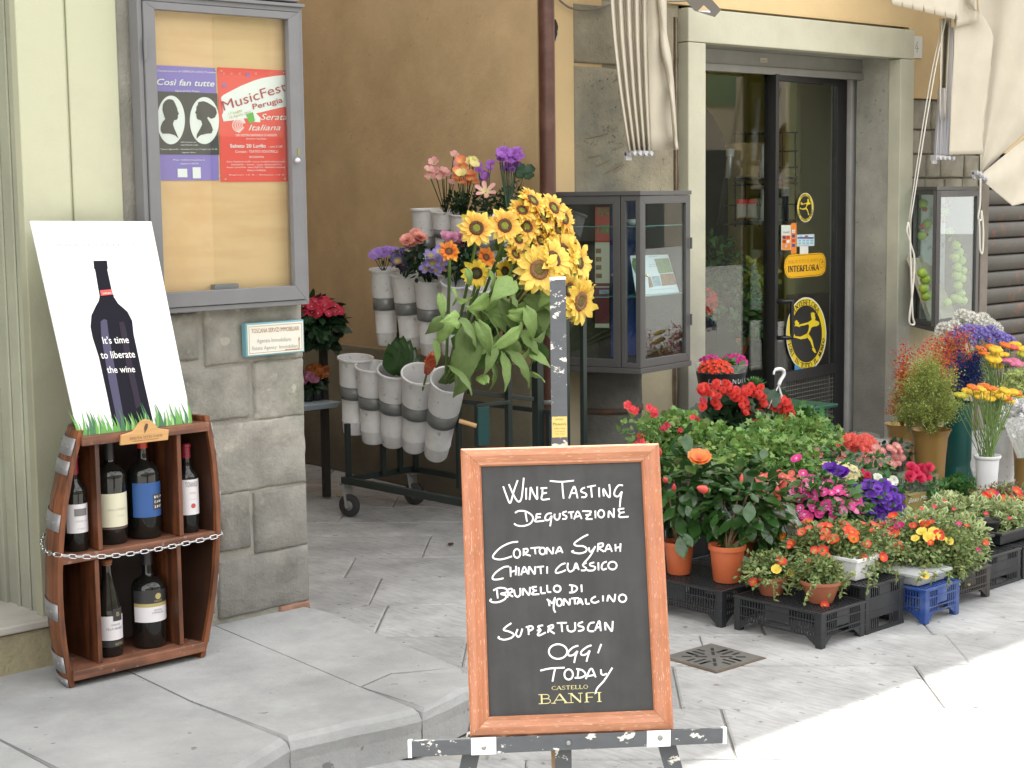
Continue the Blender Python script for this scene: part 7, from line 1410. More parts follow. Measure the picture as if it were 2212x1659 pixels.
bA, bB = Blob(1612, 1712, 1195, 1275, 4.0, .075), Blob(1720, 1822, 1205, 1285, 3.80, .075)
mossrose('moss_rose_bowl', 'clay bowl of moss rose with yellow flowers, left one on the front crate', Vector((5.11, 3.99, .14)), .070, .075, 'bowl', bA, 1500, [(f_red, px_locs([(1687, 1214), (1628, 1257)], bA), 1.15, 'red flower'), (f_yel, px_locs([(1676, 1231), (1706, 1239)], bA), 1.1, 'yellow flower')], 3, trail=[(1650, 1235, 1622, 1245, 3.95), (1650, 1250, 1672, 1297, 3.9), (1630, 1240, 1598, 1254, 4.0), (1690, 1260, 1700, 1285, 3.9)], group='clay bowls of moss rose')
mossrose('moss_rose_bowl', 'clay bowl of reddish moss rose, right one on the front crate, red flower below', Vector((5.145, 3.78, .14)), .078, .085, 'bowl', bB, 1700, [(f_red, px_locs([(1781, 1308)], 3.70), 1.2, 'red flower'), (f_cor, px_locs([(1747, 1212)], bB), .7, 'small coral flower')], 4, trail=[(1745, 1250, 1738, 1300, 3.72), (1765, 1250, 1742, 1283, 3.72), (1810, 1250, 1815, 1285, 3.74)], group='clay bowls of moss rose')
mossrose('moss_rose_box', 'white window box of moss roses with coral flowers on the tall crate', Vector((5.40, 3.84, .190)), (.075, .10), .085, 'box', MB1, 8000, [(f_cor, px_locs([(1735, 1135), (1746, 1128), (1733, 1151), (1777, 1138), (1789, 1137), (1783, 1152), (1827, 1135), (1836, 1156), (1822, 1133), (1866, 1134), (1828, 1147), (1888, 1092+45), (1795, 1168)], MB1), 1.25, 'coral flower'), (f_org, px_locs([(1843, 1164), (1845, 1155), (1691, 1161), (1802, 1166), (1838, 1146)], MB1), 1.25, 'orange red flower'), (f_red, px_locs([(1779, 1190), (1906, 1204), (1710, 1175)], MB1), 1.2, 'red flower')], 7, trail=[(1860, 1235, 1872, 1276, 3.70), (1875, 1235, 1885, 1268, 3.70), (1830, 1240, 1825, 1262, 3.72), (1915, 1230, 1935, 1262, 3.68), (1760, 1235, 1770, 1250, 3.8)])
tq = [o for o in C.objects if o.name.startswith('moss_rose_box')][0]; put_flowers(tq, f_cor, at_blob(MB1, 9, 61, .0, .1, 1.1, .05), .85, .35, .6, 8); put_flowers(tq, f_red, at_blob(MB1, 5, 62, .0, .1, 1.1, .05), .75, .35, .6, 8)
m_pan = M('pan_grey_plastic', (.42, .44, .45), .4)
t = mossrose('moss_rose_pan', 'grey pan of moss roses with yellow and red flowers on the blue crate', Vector((5.70, 3.74, .140)), (.11, .11), .045, 'box', MB2, 9000, [(f_yel, px_locs([(1994, 1130), (1991, 1150), (2016, 1150), (2006, 1162), (2033, 1163), (1977, 1164), (2050, 1170)], MB2), 1.2, 'yellow flower'), (f_yel, px_locs([(1997, 1245)], 3.56, 0), 1.35, 'low hanging yellow flower'), (f_mag, px_locs([(1930, 1128), (1911, 1132), (1943, 1137), (1921, 1155)], MB2), 1.15, 'magenta flower'), (f_red, px_locs([(1973, 1137), (1998, 1135), (1929, 1116), (2026, 1157), (2010, 1130)], MB2), 1.2, 'red flower'), (f_cor, px_locs([(1914, 1134), (1935, 1156), (1941, 1185), (1900, 1142)], MB2), 1.3, 'coral flower')], 9, trail=[(2005, 1235, 2010, 1262, 3.56), (2030, 1230, 2045, 1268, 3.57), (2060, 1225, 2075, 1245, 3.6), (1985, 1240, 1975, 1256, 3.58), (2090, 1200, 2098, 1222, 3.66)], pmat=m_pan)
put_flowers(t, f_mag, at_blob(MB2, 4, 63, .0, .1, 1.1, .05), .8, .35, .6, 8); put_flowers(t, f_red, at_blob(MB2, 5, 64, .0, .1, 1.1, .05), .8, .35, .6, 8)
# ---------------- variegated aptenia
va = thing('variegated_plant', 'sprawling cream edged green foliage with tiny red flowers in a clay pot', 'potted plant', (6.25, 3.98, .15)); pc = gz(2042, 1166, .152); pot(va, Vector((6.22, 3.93, .152)), .05, .066, .085, m_terr)
for k_, (b, n) in enumerate([(Blob(2000, 2135, 1082, 1155, 4.15, .14), 2600), (Blob(1940, 2060, 1112, 1165, 4.0, .12), 1200), (Blob(2040, 2125, 1125, 1205, 3.85, .10), 1100)]): foliage(va, g_apc, b, n, (.028, .048), T_SM, .25, .5, 20+k_, -.5, .6, 1.15, inner=g_api)
v2 = thing('variegated_plant', 'cream edged foliage spreading at the right edge over the black tray', 'potted plant', (6.7, 3.95, .15)); pot(v2, Vector((6.62, 3.96, .152)), .05, .066, .07, m_blackp)
foliage(v2, g_apc, Blob(2095, 2240, 1085, 1180, 4.0, .18), 2000, (.028, .048), T_SM, .25, .5, 31, -.5, .6, 1.15, inner=g_api)
f_tiny = simple('petal_tiny_red', (.7, .1, .1), (.65, .04, .08), r=.009, n=7, w_=.6)
put_flowers(va, f_tiny, px_locs([(2018, 1095), (2060, 1100), (1990, 1100), (2083, 1120), (1978, 1117), (2060, 1130), (2010, 1135), (2040, 1082), (1965, 1120)], 3.98), 1.2, .3, .6, 3); put_flowers(v2, f_tiny, px_locs([(2130, 1110), (2150, 1145), (2180, 1120), (2200, 1160)], 3.9), 1.2, .3, .6, 3)
# ---------------- red orange flowers right edge
rt_ = thing('moss_rose_box', 'moss roses with orange, red and yellow flowers at the picture\'s right edge', 'potted plant', (7.2, 4.3, 0), 'moss rose pots'); mb = MB(); mb.box(6.98, 7.7, 4.2, 4.5, 0, .07); mb.build('window_box', m_blackp, rt_, bevel=.004)
bb = Blob(2105, 2260, 1055, 1140, 4.38, .20); foliage(rt_, g_porr, bb, 2600, (.016, .03), T_SM, .1, .4, 41, -.5, .4); foliage(rt_, g_por, bb, 2400, (.016, .03), T_SM, .1, .4, 42, -.5, .4, name='green_foliage')
for i, (f, l_) in enumerate(((f_red, [(2130, 1072), (2140, 1066), (2196, 1062), (2183, 1082), (2150, 1098), (2142, 1118)]), (f_org, [(2170, 1078), (2120, 1085), (2205, 1075), (2160, 1118), (2199, 1105)]), (f_yel, [(2163, 1107), (2135, 1113), (2190, 1098), (2205, 1128)]), (f_mag, [(2150, 1072), (2200, 1068)]), (f_cor, [(2125, 1098), (2178, 1110), (2210, 1090)]))): put_flowers(rt_, f, px_locs(l_, 4.28), 1.35, .4, .6, i)
# ---------------- impatiens, petunias
ip = thing('impatiens_plants', 'bed of bright pink impatiens behind the coral moss roses', 'bedding plant', (5.9, 4.35, .2)); mb = MB(); mb.box(5.62, 6.05, 4.18, 4.58, .2, .26); mb.build('black_tray', m_blackp, ip)
b_ip = Blob(1690, 1855, 1040, 1165, 4.42, .16); foliage(ip, g_imp, b_ip, 2600, (.03, .05), T_OV, .2, .4, 51, -.6, .6)
m_pk = petal_mat('petal_pink', (.80, .55, .65), (.72, .06, .30), .018, mid=.0); f_pk = flower_mesh('flower', 5, .018, 1.25, .1, .0, m_pk, e_w); f_pk2 = flower_mesh('flower', 5, .018, 1.25, .1, .0, petal_mat('petal_light_pink', (.85, .7, .75), (.78, .25, .45), .018, mid=.0), e_w)
put_flowers(ip, f_pk, at_blob(b_ip, 46, 5, .05, .15, 1.04, .035), 1.15, .45, .5, 1); put_flowers(ip, f_pk2, at_blob(b_ip, 20, 6, .05, .15, 1.05, .04), 1.1, .45, .5, 2)
put_flowers(ip, f_pk, px_locs([(1735, 1022), (1720, 990), (1752, 1035), (1725, 1058), (1718, 1122), (1733, 1118), (1712, 1130), (1745, 1115), (1704, 1035), (1760, 1072), (1784, 1092), (1800, 1105), (1770, 1110)], b_ip), 1.35, .6, .4, 9)
pe = thing('petunia_plants', 'deep purple petunias tumbling in front of the gold boxed roses', 'bedding plant', (6.3, 4.4, .16)); mb = MB(); mb.box(6.1, 6.5, 4.28, 4.6, .16, .22); mb.build('black_tray', m_blackp, pe)
b_pe = Blob(1835, 1942, 1045, 1155, 4.38, .10); foliage(pe, g_imp, b_pe, 900, (.025, .045), T_OV, .25, .4, 61, -.7, .5)
f_pur = flower_mesh('flower', 5, .026, 1.35, .30, .0, petal_mat('petal_purple', (.04, .005, .12), (.13, .02, .42), .026), None); f_pur2 = flower_mesh('flower', 5, .026, 1.35, .30, .0, petal_mat('petal_violet', (.08, .02, .2), (.24, .07, .55), .026), None)
put_flowers(pe, f_pur, at_blob(b_pe, 60, 15, -.45, .1, 1.05, .024), .85, .5, .3, 3); put_flowers(pe, f_pur2, at_blob(b_pe, 12, 16, -.3, .1, 1.05, .03), .8, .5, .3, 4)
put_flowers(pe, f_pur, px_locs([(1798, 1008), (1810, 1018), (1822, 1022), (1790, 1012), (1845, 1052), (1930, 1148), (1917, 1143), (1942, 1140), (1905, 1115)], b_pe), 1.15, .6, .3, 6)
# salmon small flowers behind the second hibiscus
sm = thing('salmon_impatiens', 'small salmon pink impatiens above the second hibiscus', 'bedding plant', (5.6, 4.7, .3)); b_sm = Blob(1612, 1735, 1020, 1085, 4.66, .12); foliage(sm, g_imp, b_sm, 700, (.025, .045), T_OV, .2, .4, 71, -.6); mb = MB(); mb.box(5.45, 5.75, 4.62, 4.71, .0, .30); mb.build('black_tray', m_blackp, sm)
f_sal = flower_mesh('flower', 5, .016, 1.25, .1, 0, petal_mat('petal_salmon', (.75, .2, .15), (.75, .16, .13), .016), e_w); put_flowers(sm, f_sal, px_locs([(1628, 1035), (1646, 1027), (1652, 1042), (1690, 1030), (1701, 1032), (1712, 1040), (1640, 1048), (1668, 1056), (1705, 1058), (1620, 1070), (1635, 1073), (1676, 1045), (1720, 1050), (1695, 1042), (1660, 1030), (1684, 1022), (1728, 1030), (1710, 1022), (1636, 1040), (1655, 1062), (1742, 1040), (1735, 1062)], 4.5), 1.0, .5, .5, 3)
# ---------------- trailing geraniums, ivy
ge = thing('trailing_geranium', 'wide mass of pale green trailing geranium foliage with sparse red flowers', 'potted plant', (5.9, 5.0, .3)); mb = MB(); mb.box(5.4, 6.1, 4.8, 5.25, .30, .40); mb.build('black_tray', m_blackp, ge)
for i, (b, n) in enumerate([(Blob(1425, 1620, 925, 1060, 4.95, .25), 2600), (Blob(1560, 1760, 940, 1060, 4.9, .25), 2800), (Blob(1395, 1520, 900, 985, 5.1, .2), 900), (Blob(1600, 1800, 905, 985, 5.15, .22), 1500)]): foliage(ge, g_ger, b, int(n*.8), (.024, .052), T_IVY if i % 2 else T_GER, .15, .4, 80+i, -.8, .5)
r8 = random.Random(8); tips = [py(u, v, 5.0) for u, v in [(1352, 880), (1395, 885), (1410, 895), (1366, 905), (1445, 905), (1420, 925), (1462, 930), (1500, 905), (1385, 940), (1530, 935)]]
stems(ge, lambda: Vector((5.6+r8.uniform(-.15, .15), 5.0, .5)), tips, .0025, g_stem, 'stem', .03)
P = np.array([np.array(t_)+np.array([r8.uniform(-.03, .03), r8.uniform(-.03, .03), r8.uniform(-.08, -.02)]) for t_ in tips for _ in range(9)]); g_ = np.random.default_rng(4); leafmesh('leaves_on_stems', ge, g_ger, P, g_.normal(size=P.shape), g_.normal(size=P.shape)*.4+np.array([0, -.3, 1]), g_.uniform(.02, .04, len(P)), T_GER)
f_ger = simple('petal_geranium', (.65, .03, .08), (.70, .06, .06), r=.013, n=5, w_=.8, rise=.5); f_gerd = simple('petal_geranium_dark', (.45, .02, .05), (.42, .02, .05), r=.013, n=5, w_=.8, rise=.5)
for (u, v, k, f) in [(1352, 880, 3, f_ger), (1366, 886, 7, f_ger), (1395, 884, 3, f_ger), (1412, 893, 5, f_ger), (1437, 924, 7, f_gerd), (1462, 932, 3, f_ger), (1498, 905, 4, f_ger), (1380, 958, 4, f_ger), (1389, 945, 2, f_ger), (1530, 940, 3, f_ger), (1515, 870, 2, f_gerd), (1660, 1000, 2, f_ger), (1545, 965, 2, f_ger)]:
    put_flowers(ge, f, px_locs([(u+r8.uniform(-8, 8), v+r8.uniform(-6, 6)) for _ in range(k)], 4.98), 1.1, .5, .4, int(u))
iv = thing('trailing_ivy', 'green ivy trailing down by the wire mesh of the shop door', 'potted plant', (7.5, 5.55, .22)); pot(iv, Vector((7.5, 5.58, .22)), .06, .08, .12, m_blackp)
for i, (b, n) in enumerate([(Blob(1690, 1790, 885, 985, 5.6, .15), 1100), (Blob(1730, 1815, 940, 1020, 5.5, .14), 900)]): foliage(iv, g_ivy, b, n, (.03, .05), T_IVY, .5, .5, 90+i, -.7, .2)
i2 = thing('low_ivy', 'low pale ivy at the foot of the green and white vases', 'potted plant', (7.6, 4.75, 0)); pot(i2, Vector((7.55, 4.8, 0)), .07, .09, .08, m_blackp); foliage(i2, g_ivy, Blob(2015, 2115, 1040, 1110, 4.8, .16), 1300, (.025, .05), T_IVY, .2, .3, 95, -.5); foliage(i2, g_apc, Blob(2000, 2060, 1065, 1120, 4.6, .12), 400, (.025, .045), T_SM, .2, .3, 96, -.5, inner=g_api, name='pale_foliage')
stems(i2, (7.55, 4.8, .1), [py(2062, 1032, 4.8), py(2083, 1052, 4.75), py(2045, 1045, 4.8)], .002, g_stem)
# ---------------- red begonia, wrapped kalanchoe, succulent
be = thing('red_begonia', 'begonia with heavy clusters of coral red flowers beside the shop door', 'potted plant', (6.85, 5.65, .36)); pot(be, Vector((6.85, 5.65, .36)), .07, .09, .12, m_terr)
foliage(be, g_beg, Blob(1505, 1660, 870, 965, 5.65, .16), 230, (.07, .13), T_GER, .35, .4, 100, -.5, .25); foliage(be, g_beg, Blob(1620, 1700, 865, 930, 5.7, .10), 60, (.05, .09), T_GER, .35, .4, 101, -.5, .2, name='side_foliage')
f_bg = rose_mesh('flower', .030, petal_mat('petal_begonia', (.55, .03, .02), (.75, .07, .05), .03, mid=.1), 3)
L_ = [(1527, 838), (1545, 835), (1562, 842), (1535, 850), (1552, 855), (1572, 832), (1583, 850), (1596, 853), (1610, 840), (1622, 836), (1636, 842), (1600, 862), (1520, 850), (1640, 850), (1648, 858), (1587, 862), (1560, 848), (1625, 850), (1613, 848), (1517, 838), (1650, 872), (1543, 870), (1552, 877), (1592, 842), (1575, 848), (1602, 876), (1611, 882), (1617, 892), (1625, 900), (1635, 908), (1640, 888), (1517, 878), (1608, 890),
      (1690, 862), (1700, 868), (1680, 875), (1695, 882), (1705, 895), (1688, 893), (1698, 905), (1672, 884), (1705, 880), (1690, 915), (1678, 920), (1668, 928), (1700, 915), (1712, 905)]
r7 = random.Random(7); L_ = L_+[(u+r7.uniform(-8, 8), v+r7.uniform(-7, 7)) for u, v in L_]; put_flowers(be, f_bg, px_locs(L_, 5.52, .04, 4), .72, .6, .35, 12)
kw = thing('wrapped_kalanchoe', 'red and magenta kalanchoe in clear wrap with a black lettered band', 'potted plant', (7.05, 5.9, .36)); 
cw = Vector(tuple(py(1558, 830, 5.9))); cw.z = py(1558, 803, 5.9).z-.22; mb = MB(); mb.lathe([(.0, .0), (.085, 0), (.12, .12), (.14, .22)], cw, 24); mb.build('black_sleeve', m_blackp, kw, smooth=True); mb = MB(); mb.lathe([(.14, .22), (.15, .27)], cw, 24); mb.build('clear_wrap', M('cellophane', (.8, .8, .8), .1, alpha=.10), kw, smooth=True, solid=.0005)
mb = MB(); q0_ = cw+Vector((0, 0, .165)); 
for i, ch_ in enumerate('CALANDIVA'):
    a = -1.7+i*.26+ .25; r_ = .133; ct_, st_ = math.sin(a), -math.cos(a); vs_, fs_ = text_mesh(ch_); mb.add([(q0_.x+r_*math.sin(a+v[0]*.035/r_), q0_.y-r_*math.cos(a+v[0]*.035/r_), q0_.z+v[1]*.04) for v in vs_], fs_)
mb.build('lettering', M('sleeve_print', (.55, .55, .52), .6), kw)
b_kr, b_km = Blob(1512, 1580, 780, 820, 5.85, .08), Blob(1560, 1612, 768, 800, 5.9, .07); foliage(kw, g_imp, Blob(1520, 1600, 782, 808, 5.9, .07), 220, (.03, .05), T_OV, .2, .3, 110, -.5)
f_k = simple('petal_kal_red', (.7, .1, .02), (.72, .05, .02), r=.011, n=6, w_=.9); f_km = simple('petal_kal_magenta', (.5, .02, .2), (.50, .015, .18), r=.011, n=6, w_=.9)
put_flowers(kw, f_k, at_blob(b_kr, 60, 20, -.1, .4, 1., .018), 1.1, .4, .5, 1); put_flowers(kw, f_km, at_blob(b_km, 50, 21, -.1, .4, 1., .018), 1.1, .4, .5, 2); put_flowers(kw, f_km, at_blob(Blob(1515, 1555, 770, 790, 5.95, .05), 18, 22, 0, .4, 1., .018), 1.1, .4, .5, 2)
ag = thing('green_succulent', 'small spiky green succulent rosette beside the wrapped kalanchoe', 'succulent', py(1630, 835, 5.85)); c_ = py(1630, 838, 5.85); mb = MB(); r9 = random.Random(3)
for k in range(46):
    a = k*2.4; el = .25+1.15*(k/46); d = Vector((math.cos(a)*math.cos(el), math.sin(a)*math.cos(el), math.sin(el))); l_ = .085*(1-.25*k/46); s = d.cross(Vector((0, 0, 1))).normalized()*.011; u_ = s.cross(d).normalized()*.004
    mb.add([c_-s*.5, c_+s*.5, c_+d*l_*.55+s, c_+d*l_*.55-s, c_+d*l_+Vector((0, 0, .004)), c_+d*l_*.5-u_], [(0, 1, 2, 3), (3, 2, 4), (0, 3, 5), (1, 5, 2), (3, 4, 5), (2, 5, 4)])
mb.build('rosette_leaves', g_aga, ag, kind='stuff'); pot(ag, Vector((c_.x, c_.y, c_.z-.12)), .045, .06, .11, m_blackp)
gt = thing('green_table', 'small dark green table top behind the red begonia', 'table', (7.3, 6.05, 0)); p = [py(1600, 868, 6.0), py(1733, 868, 6.0)]; zt_ = .49; a, b = gz(1650, 893, zt_), gz(1738, 882, zt_); mb = MB(); mb.box(a.x-.1, a.x+.62, a.y-.05, a.y+.42, zt_-.02, zt_); mb.build('table_top', M('table_green', (.015, .09, .06), .4), gt, bevel=.006)
for dx, dy in ((-.06, 0), (.56, 0), (-.06, .36), (.56, .36)): mb = MB(); mb.tube([(a.x+dx, a.y+dy, 0), (a.x+dx, a.y+dy, zt_-.02)], .012, 8); mb.build('leg', M('table_green', (.015, .09, .06)), gt)
# white hanging-basket hook
hk = thing('hanging_hook', 'white plastic basket hook standing up among the red begonias', 'hook', py(1683, 830, 5.6)); mb = MB()
mb.tube([Vector(p) for p in catmull([tuple(py(u, v, 5.55)) for u, v in [(1671, 809), (1674, 800), (1683, 797), (1692, 800), (1693, 810), (1686, 822), (1682, 832)]], 5)], [.006]*6+[.010]*25, 8); mb.build('hook', m_whitep, hk, smooth=True)
for (u, v) in ((1658, 885), (1697, 893), (1706, 902), (1690, 870)): mb = MB(); mb.tube([py(1682, 832, 5.55), py(u, v, 5.55)], .0035, 6); mb.build('hanger_strand', m_whitep, hk)
# ---------------- kalanchoe row and wrapped bouquets
def bouquet(name, label, blob, mesh, n, seed, leaf=g_imp, sleeve=None, sc=1., mind=.02, fl=None, group=None, z0=None, nl=260):
    c = Vector(blob.c); t = thing(name, label, 'potted plant', (c.x, c.y, c.z-blob.rv), group); foliage(t, leaf, blob, nl, (.03, .055), T_OV, .2, .3, seed, -.8)
    if sleeve:
        h0 = .16 if z0 is None else c.z-z0; cb_0 = Vector((c.x, c.y, c.z-h0)); mb = MB(); mb.lathe([(0, 0), (blob.rh*.55, 0), (blob.rh*1.05, h0)], cb_0, 20); mb.build('sleeve', sleeve, t, smooth=True)
        mb = MB(); mb.lathe([(blob.rh*1.05, h0), (blob.rh*1.25, h0+blob.rv*1.1)], cb_0, 20); mb.build('clear_wrap', M('cellophane', (.8, .8, .8), .1, alpha=.10), t, smooth=True, solid=.0005)
    put_flowers(t, mesh, fl if fl else at_blob(blob, n, seed, -.05, .3, 1., mind), sc, .45, .5, seed); return t
m_slb = M('sleeve_blue_print', (.10, .17, .24), .4, col2=(.3, .35, .38), c2s=9); m_slg = M('sleeve_grey', (.20, .22, .20), .4, col2=(.08, .12, .08), c2s=8)
f_dust = simple('petal_dusty_pink', (.6, .2, .15), (.58, .17, .14), r=.010, n=5, w_=.9); f_cream = rose_mesh('flower', .020, petal_mat('petal_cream', (.75, .62, .15), (.80, .74, .42), .02, mid=.1), 3); f_wht = rose_mesh('flower', .034, petal_mat('petal_white', (.7, .72, .5), (.84, .84, .78), .034, mid=.1), 5)
f_rrose = rose_mesh('flower', .036, petal_mat('petal_rose_red', (.45, .01, .04), (.66, .03, .10), .036, mid=.1), 5); f_beg2 = rose_mesh('flower', .036, petal_mat('petal_salmon_red', (.75, .12, .08), (.80, .16, .12), .036, mid=.1), 3); f_pw = rose_mesh('flower', .034, petal_mat('petal_pink_white', (.85, .62, .55), (.78, .22, .22), .034, mid=.55), 4)
bouquet('dusty_kalanchoe', 'dusty pink kalanchoe clusters, left of two in clear wrap', Blob(1715, 1775, 962, 1000, 4.95, .09), f_dust, 70, 201, sleeve=m_slb, mind=.014, group='wrapped kalanchoes'); bouquet('dusty_kalanchoe', 'dusty pink kalanchoe clusters in wrap, right one beside the coral bouquet', Blob(1775, 1830, 972, 1008, 5.0, .09), f_dust, 60, 202, sleeve=m_slb, mind=.014, group='wrapped kalanchoes')
bouquet('cream_kalanchoe', 'cream and yellow kalanchoe in clear wrap above the purple petunias', Blob(1755, 1852, 1002, 1045, 4.72, .10), f_cream, 40, 203, sleeve=m_slg, mind=.026)
bouquet('rust_kalanchoe', 'dull pink kalanchoe between the cream and the salmon flowers', Blob(1845, 1915, 985, 1025, 4.95, .09), f_dust, 60, 204, sleeve=m_slg, mind=.016); 
bouquet('salmon_begonia', 'salmon red begonia in printed clear wrap by the stone jamb', Blob(1808, 1890, 942, 1000, 5.3, .12), f_beg2, 0, 205, sleeve=m_slb, fl=px_locs([(1818, 955), (1825, 965), (1832, 950), (1840, 945), (1852, 950), (1862, 948), (1872, 955), (1860, 968), (1876, 965), (1850, 962), (1886, 970), (1845, 958), (1868, 975), (1838, 966), (1812, 962), (1826, 945), (1880, 950), (1870, 945), (1842, 972), (1856, 958), (1830, 958), (1888, 960)], 5.12), sc=.72)
bouquet('pink_white_begonia', 'pink and white begonia roses in clear wrap beside the salmon begonia', Blob(1885, 1960, 955, 1010, 5.2, .11), f_pw, 0, 206, leaf=g_beg, sleeve=m_slg, fl=px_locs([(1892, 968), (1885, 985), (1900, 985), (1923, 968), (1936, 965), (1943, 975), (1915, 1000), (1928, 1003), (1940, 1000), (1937, 985), (1922, 995), (1948, 988), (1930, 975), (1892, 978), (1905, 975)], 5.05), sc=.68)
m_gbox = M('gold_card_sleeve', (.36, .29, .10), .45)
def rosebox(u0, u1, vt, vb, y, mesh, fl, label, st, lx):
    a, b = py(u0, vb, y), py(u1, vt, y); c = Vector(((a.x+b.x)/2, y+.07, max(a.z, .045))); hw_ = (b.x-a.x)/2; h = b.z-c.z; t = thing('boxed_rose', label, 'potted plant', c, 'boxed mini roses'); mb = MB()
    mb.hexa([c+Vector(p) for p in ((-hw_*.72, -.05, 0), (hw_*.72, -.05, 0), (hw_*.72, .05, 0), (-hw_*.72, .05, 0), (-hw_, -.07, h), (hw_, -.07, h), (hw_, .07, h), (-hw_, .07, h))]); o = mb.build('card_sleeve', m_gbox, t)
    mb = MB(); add_text(mb, st, c+Vector((-hw_*lx, -.0735, h*.76)), c+Vector((hw_*.96, -.0735, h*.76)), h*.16, UPZ, shear=.45); mb.build('lettering', M('sleeve_script', (.72, .72, .66), .5), t)
    for k in range(5): mb = MB(); q = c+Vector((-.5*hw_+k*hw_*.22, -.0585-.002*(k % 2), h*(.22+.07*(k % 3)))); mb.add([q+Vector((x_*.012, 0, z_*.012)) for x_, z_ in ((-1, 0), (-.4, .8), (.6, 1), (1, .1), (.3, -.7))], [(0, 1, 2, 3, 4)]); mb.build('printed_leaf', M('sleeve_brown', (.10, .06, .03), .6), t)
    mb = MB(); mb.hexa([c+Vector(p) for p in ((-hw_, -.07, h), (hw_, -.07, h), (hw_, .07, h), (-hw_, .07, h), (-hw_*1.12, -.085, h*1.55), (hw_*1.12, -.085, h*1.55), (hw_*1.12, .085, h*1.55), (-hw_*1.12, .085, h*1.55))]); mb.f = [f for f in mb.f if f not in ((3, 2, 1, 0), (4, 5, 6, 7))]; mb.m = mb.m[:len(mb.f)]; mb.build('clear_wrap', M('cellophane', (.8, .8, .8), .1, alpha=.10), t)
    foliage(t, g_imp, Blob(u0-2, u1+2, vt-32, vt+16, y+.06, .07), 420, (.025, .042), T_OV, .1, .2, int(u0), -1); put_flowers(t, mesh, fl, .72, .6, .4, 5); return t
rosebox(1955, 2020, 1058, 1150, 4.62, f_rrose, px_locs([(1968, 1008), (1992, 1012), (2008, 1010), (1966, 1030), (2002, 1030), (1980, 1022), (1975, 1012), (1988, 1032)], 4.58), 'red mini roses in a gold sleeve reading Beau Monde', 'Beau Monde', .85)
rosebox(1890, 1948, 1062, 1150, 4.66, f_wht, px_locs([(1895, 1033), (1930, 1038), (1922, 1044)], 4.6), 'white mini roses in a gold sleeve beside the purple petunias', 'Beau Monde', 1.1)
bouquet('pink_rose_pot', 'pinkish red mini roses between the cream and white flowers', Blob(1845, 1890, 1010, 1050, 4.75, .07), f_rrose, 0, 207, sleeve=m_slg, fl=px_locs([(1850, 1025), (1862, 1035), (1874, 1028), (1858, 1018)], 4.7), sc=.75)
# ---------------- floor vases
def vase(u, v_top, v_bot, y, rt, prof, mat, label, z0=None):
    a = py(u, v_top, y); k = ppm(a); z0 = 0 if z0 is None else z0; c = Vector((a.x, a.y, z0)); h = a.z-z0; t = thing('floor_vase', label, 'vase', c, 'tall floor vases'); R = rt/k
    mb = MB(); mb.lathe([(R*r_, h*z_) for r_, z_ in prof]+[(R*prof[-1][0]*.93, h), (R*prof[-1][0]*.8, h*.93), (0, h*.90)], c, 32); mb.build('body', mat, t, smooth=True, autos=35); return t, c, h, R
m_gv = M('gold_vase', (.36, .215, .07), .38, metal=.35, var=.06); m_tv = M('teal_vase', (.008, .085, .075), .3); m_wv = M('white_vase', (.74, .75, .78), .3)
P1_ = [(0, 0), (.62, 0), (.64, .02), (.70, .5), (.80, .88), (.92, .97), (1.0, 1.0)]
vg, cg, hg, Rg = vase(2010, 927, 1065, 5.05, 46, P1_, m_gv, 'gold floor vase holding the wispy green and red sprays')
vb_, cb__, hb_, Rb_ = vase(1950, 915, 1050, 5.55, 40, P1_, m_gv, 'brownish gold vase standing half hidden behind the front gold vase')
vt_, ct_, ht_, Rt_ = vase(2070, 868, 1060, 5.25, 30, [(0, 0), (1.25, 0), (1.25, .03), (.95, .2), (.93, .26), (1.0, .3), (1.0, .95), (1.06, 1.)], m_tv, 'dark teal floor vase with the blue dyed sprays')
vw, cw_, hw__, Rw_ = vase(2133, 983, 1075, 4.62, 29, [(0, 0), (.6, 0), (.62, .02), (.80, .7), (.87, .93), (.98, .95), (1.02, .98), (1., 1.)], m_wv, 'white floor vase of yellow and orange yarrow stems')
vv, cv_, hv_, Rv_ = vase(2170, 925, 1060, 5.1, 36, [(0, 0), (.58, 0), (.6, .1), (.62, .11), (.82, .9), (.92, .95), (1., 1.)], m_bucket, 'grey white vase behind the white one with the second yarrow bunch')
v5, c5_, h5_, R5_ = vase(2222, 932, 1050, 4.9, 42, P1_, m_gv, 'gold vase cut off by the right edge under the paper wrapped bunch')
def spray(name, label, base, blob, mat, n, dot, seed, stemmat, parts=None, lo=.2):
    t = thing(name, label, 'cut flowers', base); E0, O, g = blob.pts(max(30, n//170), max(lo, .45), 1.12, -.75, seed); bs_ = np.array(base); k_ = n//len(E0); tt = g.uniform(.52, 1.04, (len(E0), k_, 1))
    P = (bs_+(E0[:, None, :]-bs_)*tt+g.normal(size=(len(E0), k_, 3))*(.008+.026*(tt-.5))+np.array([0, 0, .03])*np.sin(tt*3)).reshape(-1, 3); O = np.repeat(O, k_, 0); D = g.normal(size=P.shape)*.8+O*.8; N = g.normal(size=P.shape)
    leafmesh('blossom_specks', t, mat, P, D, N, g.uniform(dot*.6, dot*1.4, len(P)), T_SM, 'stuff', 1.5)
    mb = MB()
    for e_ in E0: a = Vector(base); b = Vector(e_); m = a.lerp(b, .55)+Vector((0, 0, .03)); mb.tube([a, m, b], [.0022, .0014, .0007], 4)
    for i in range(0, len(P)-12, 12):
        q = P[i]; dd = P[i]+g.normal(size=3)*.03; mb.tube([q, dd], .0006, 3)
    mb.build('stems', stemmat, t, kind='stuff'); return t
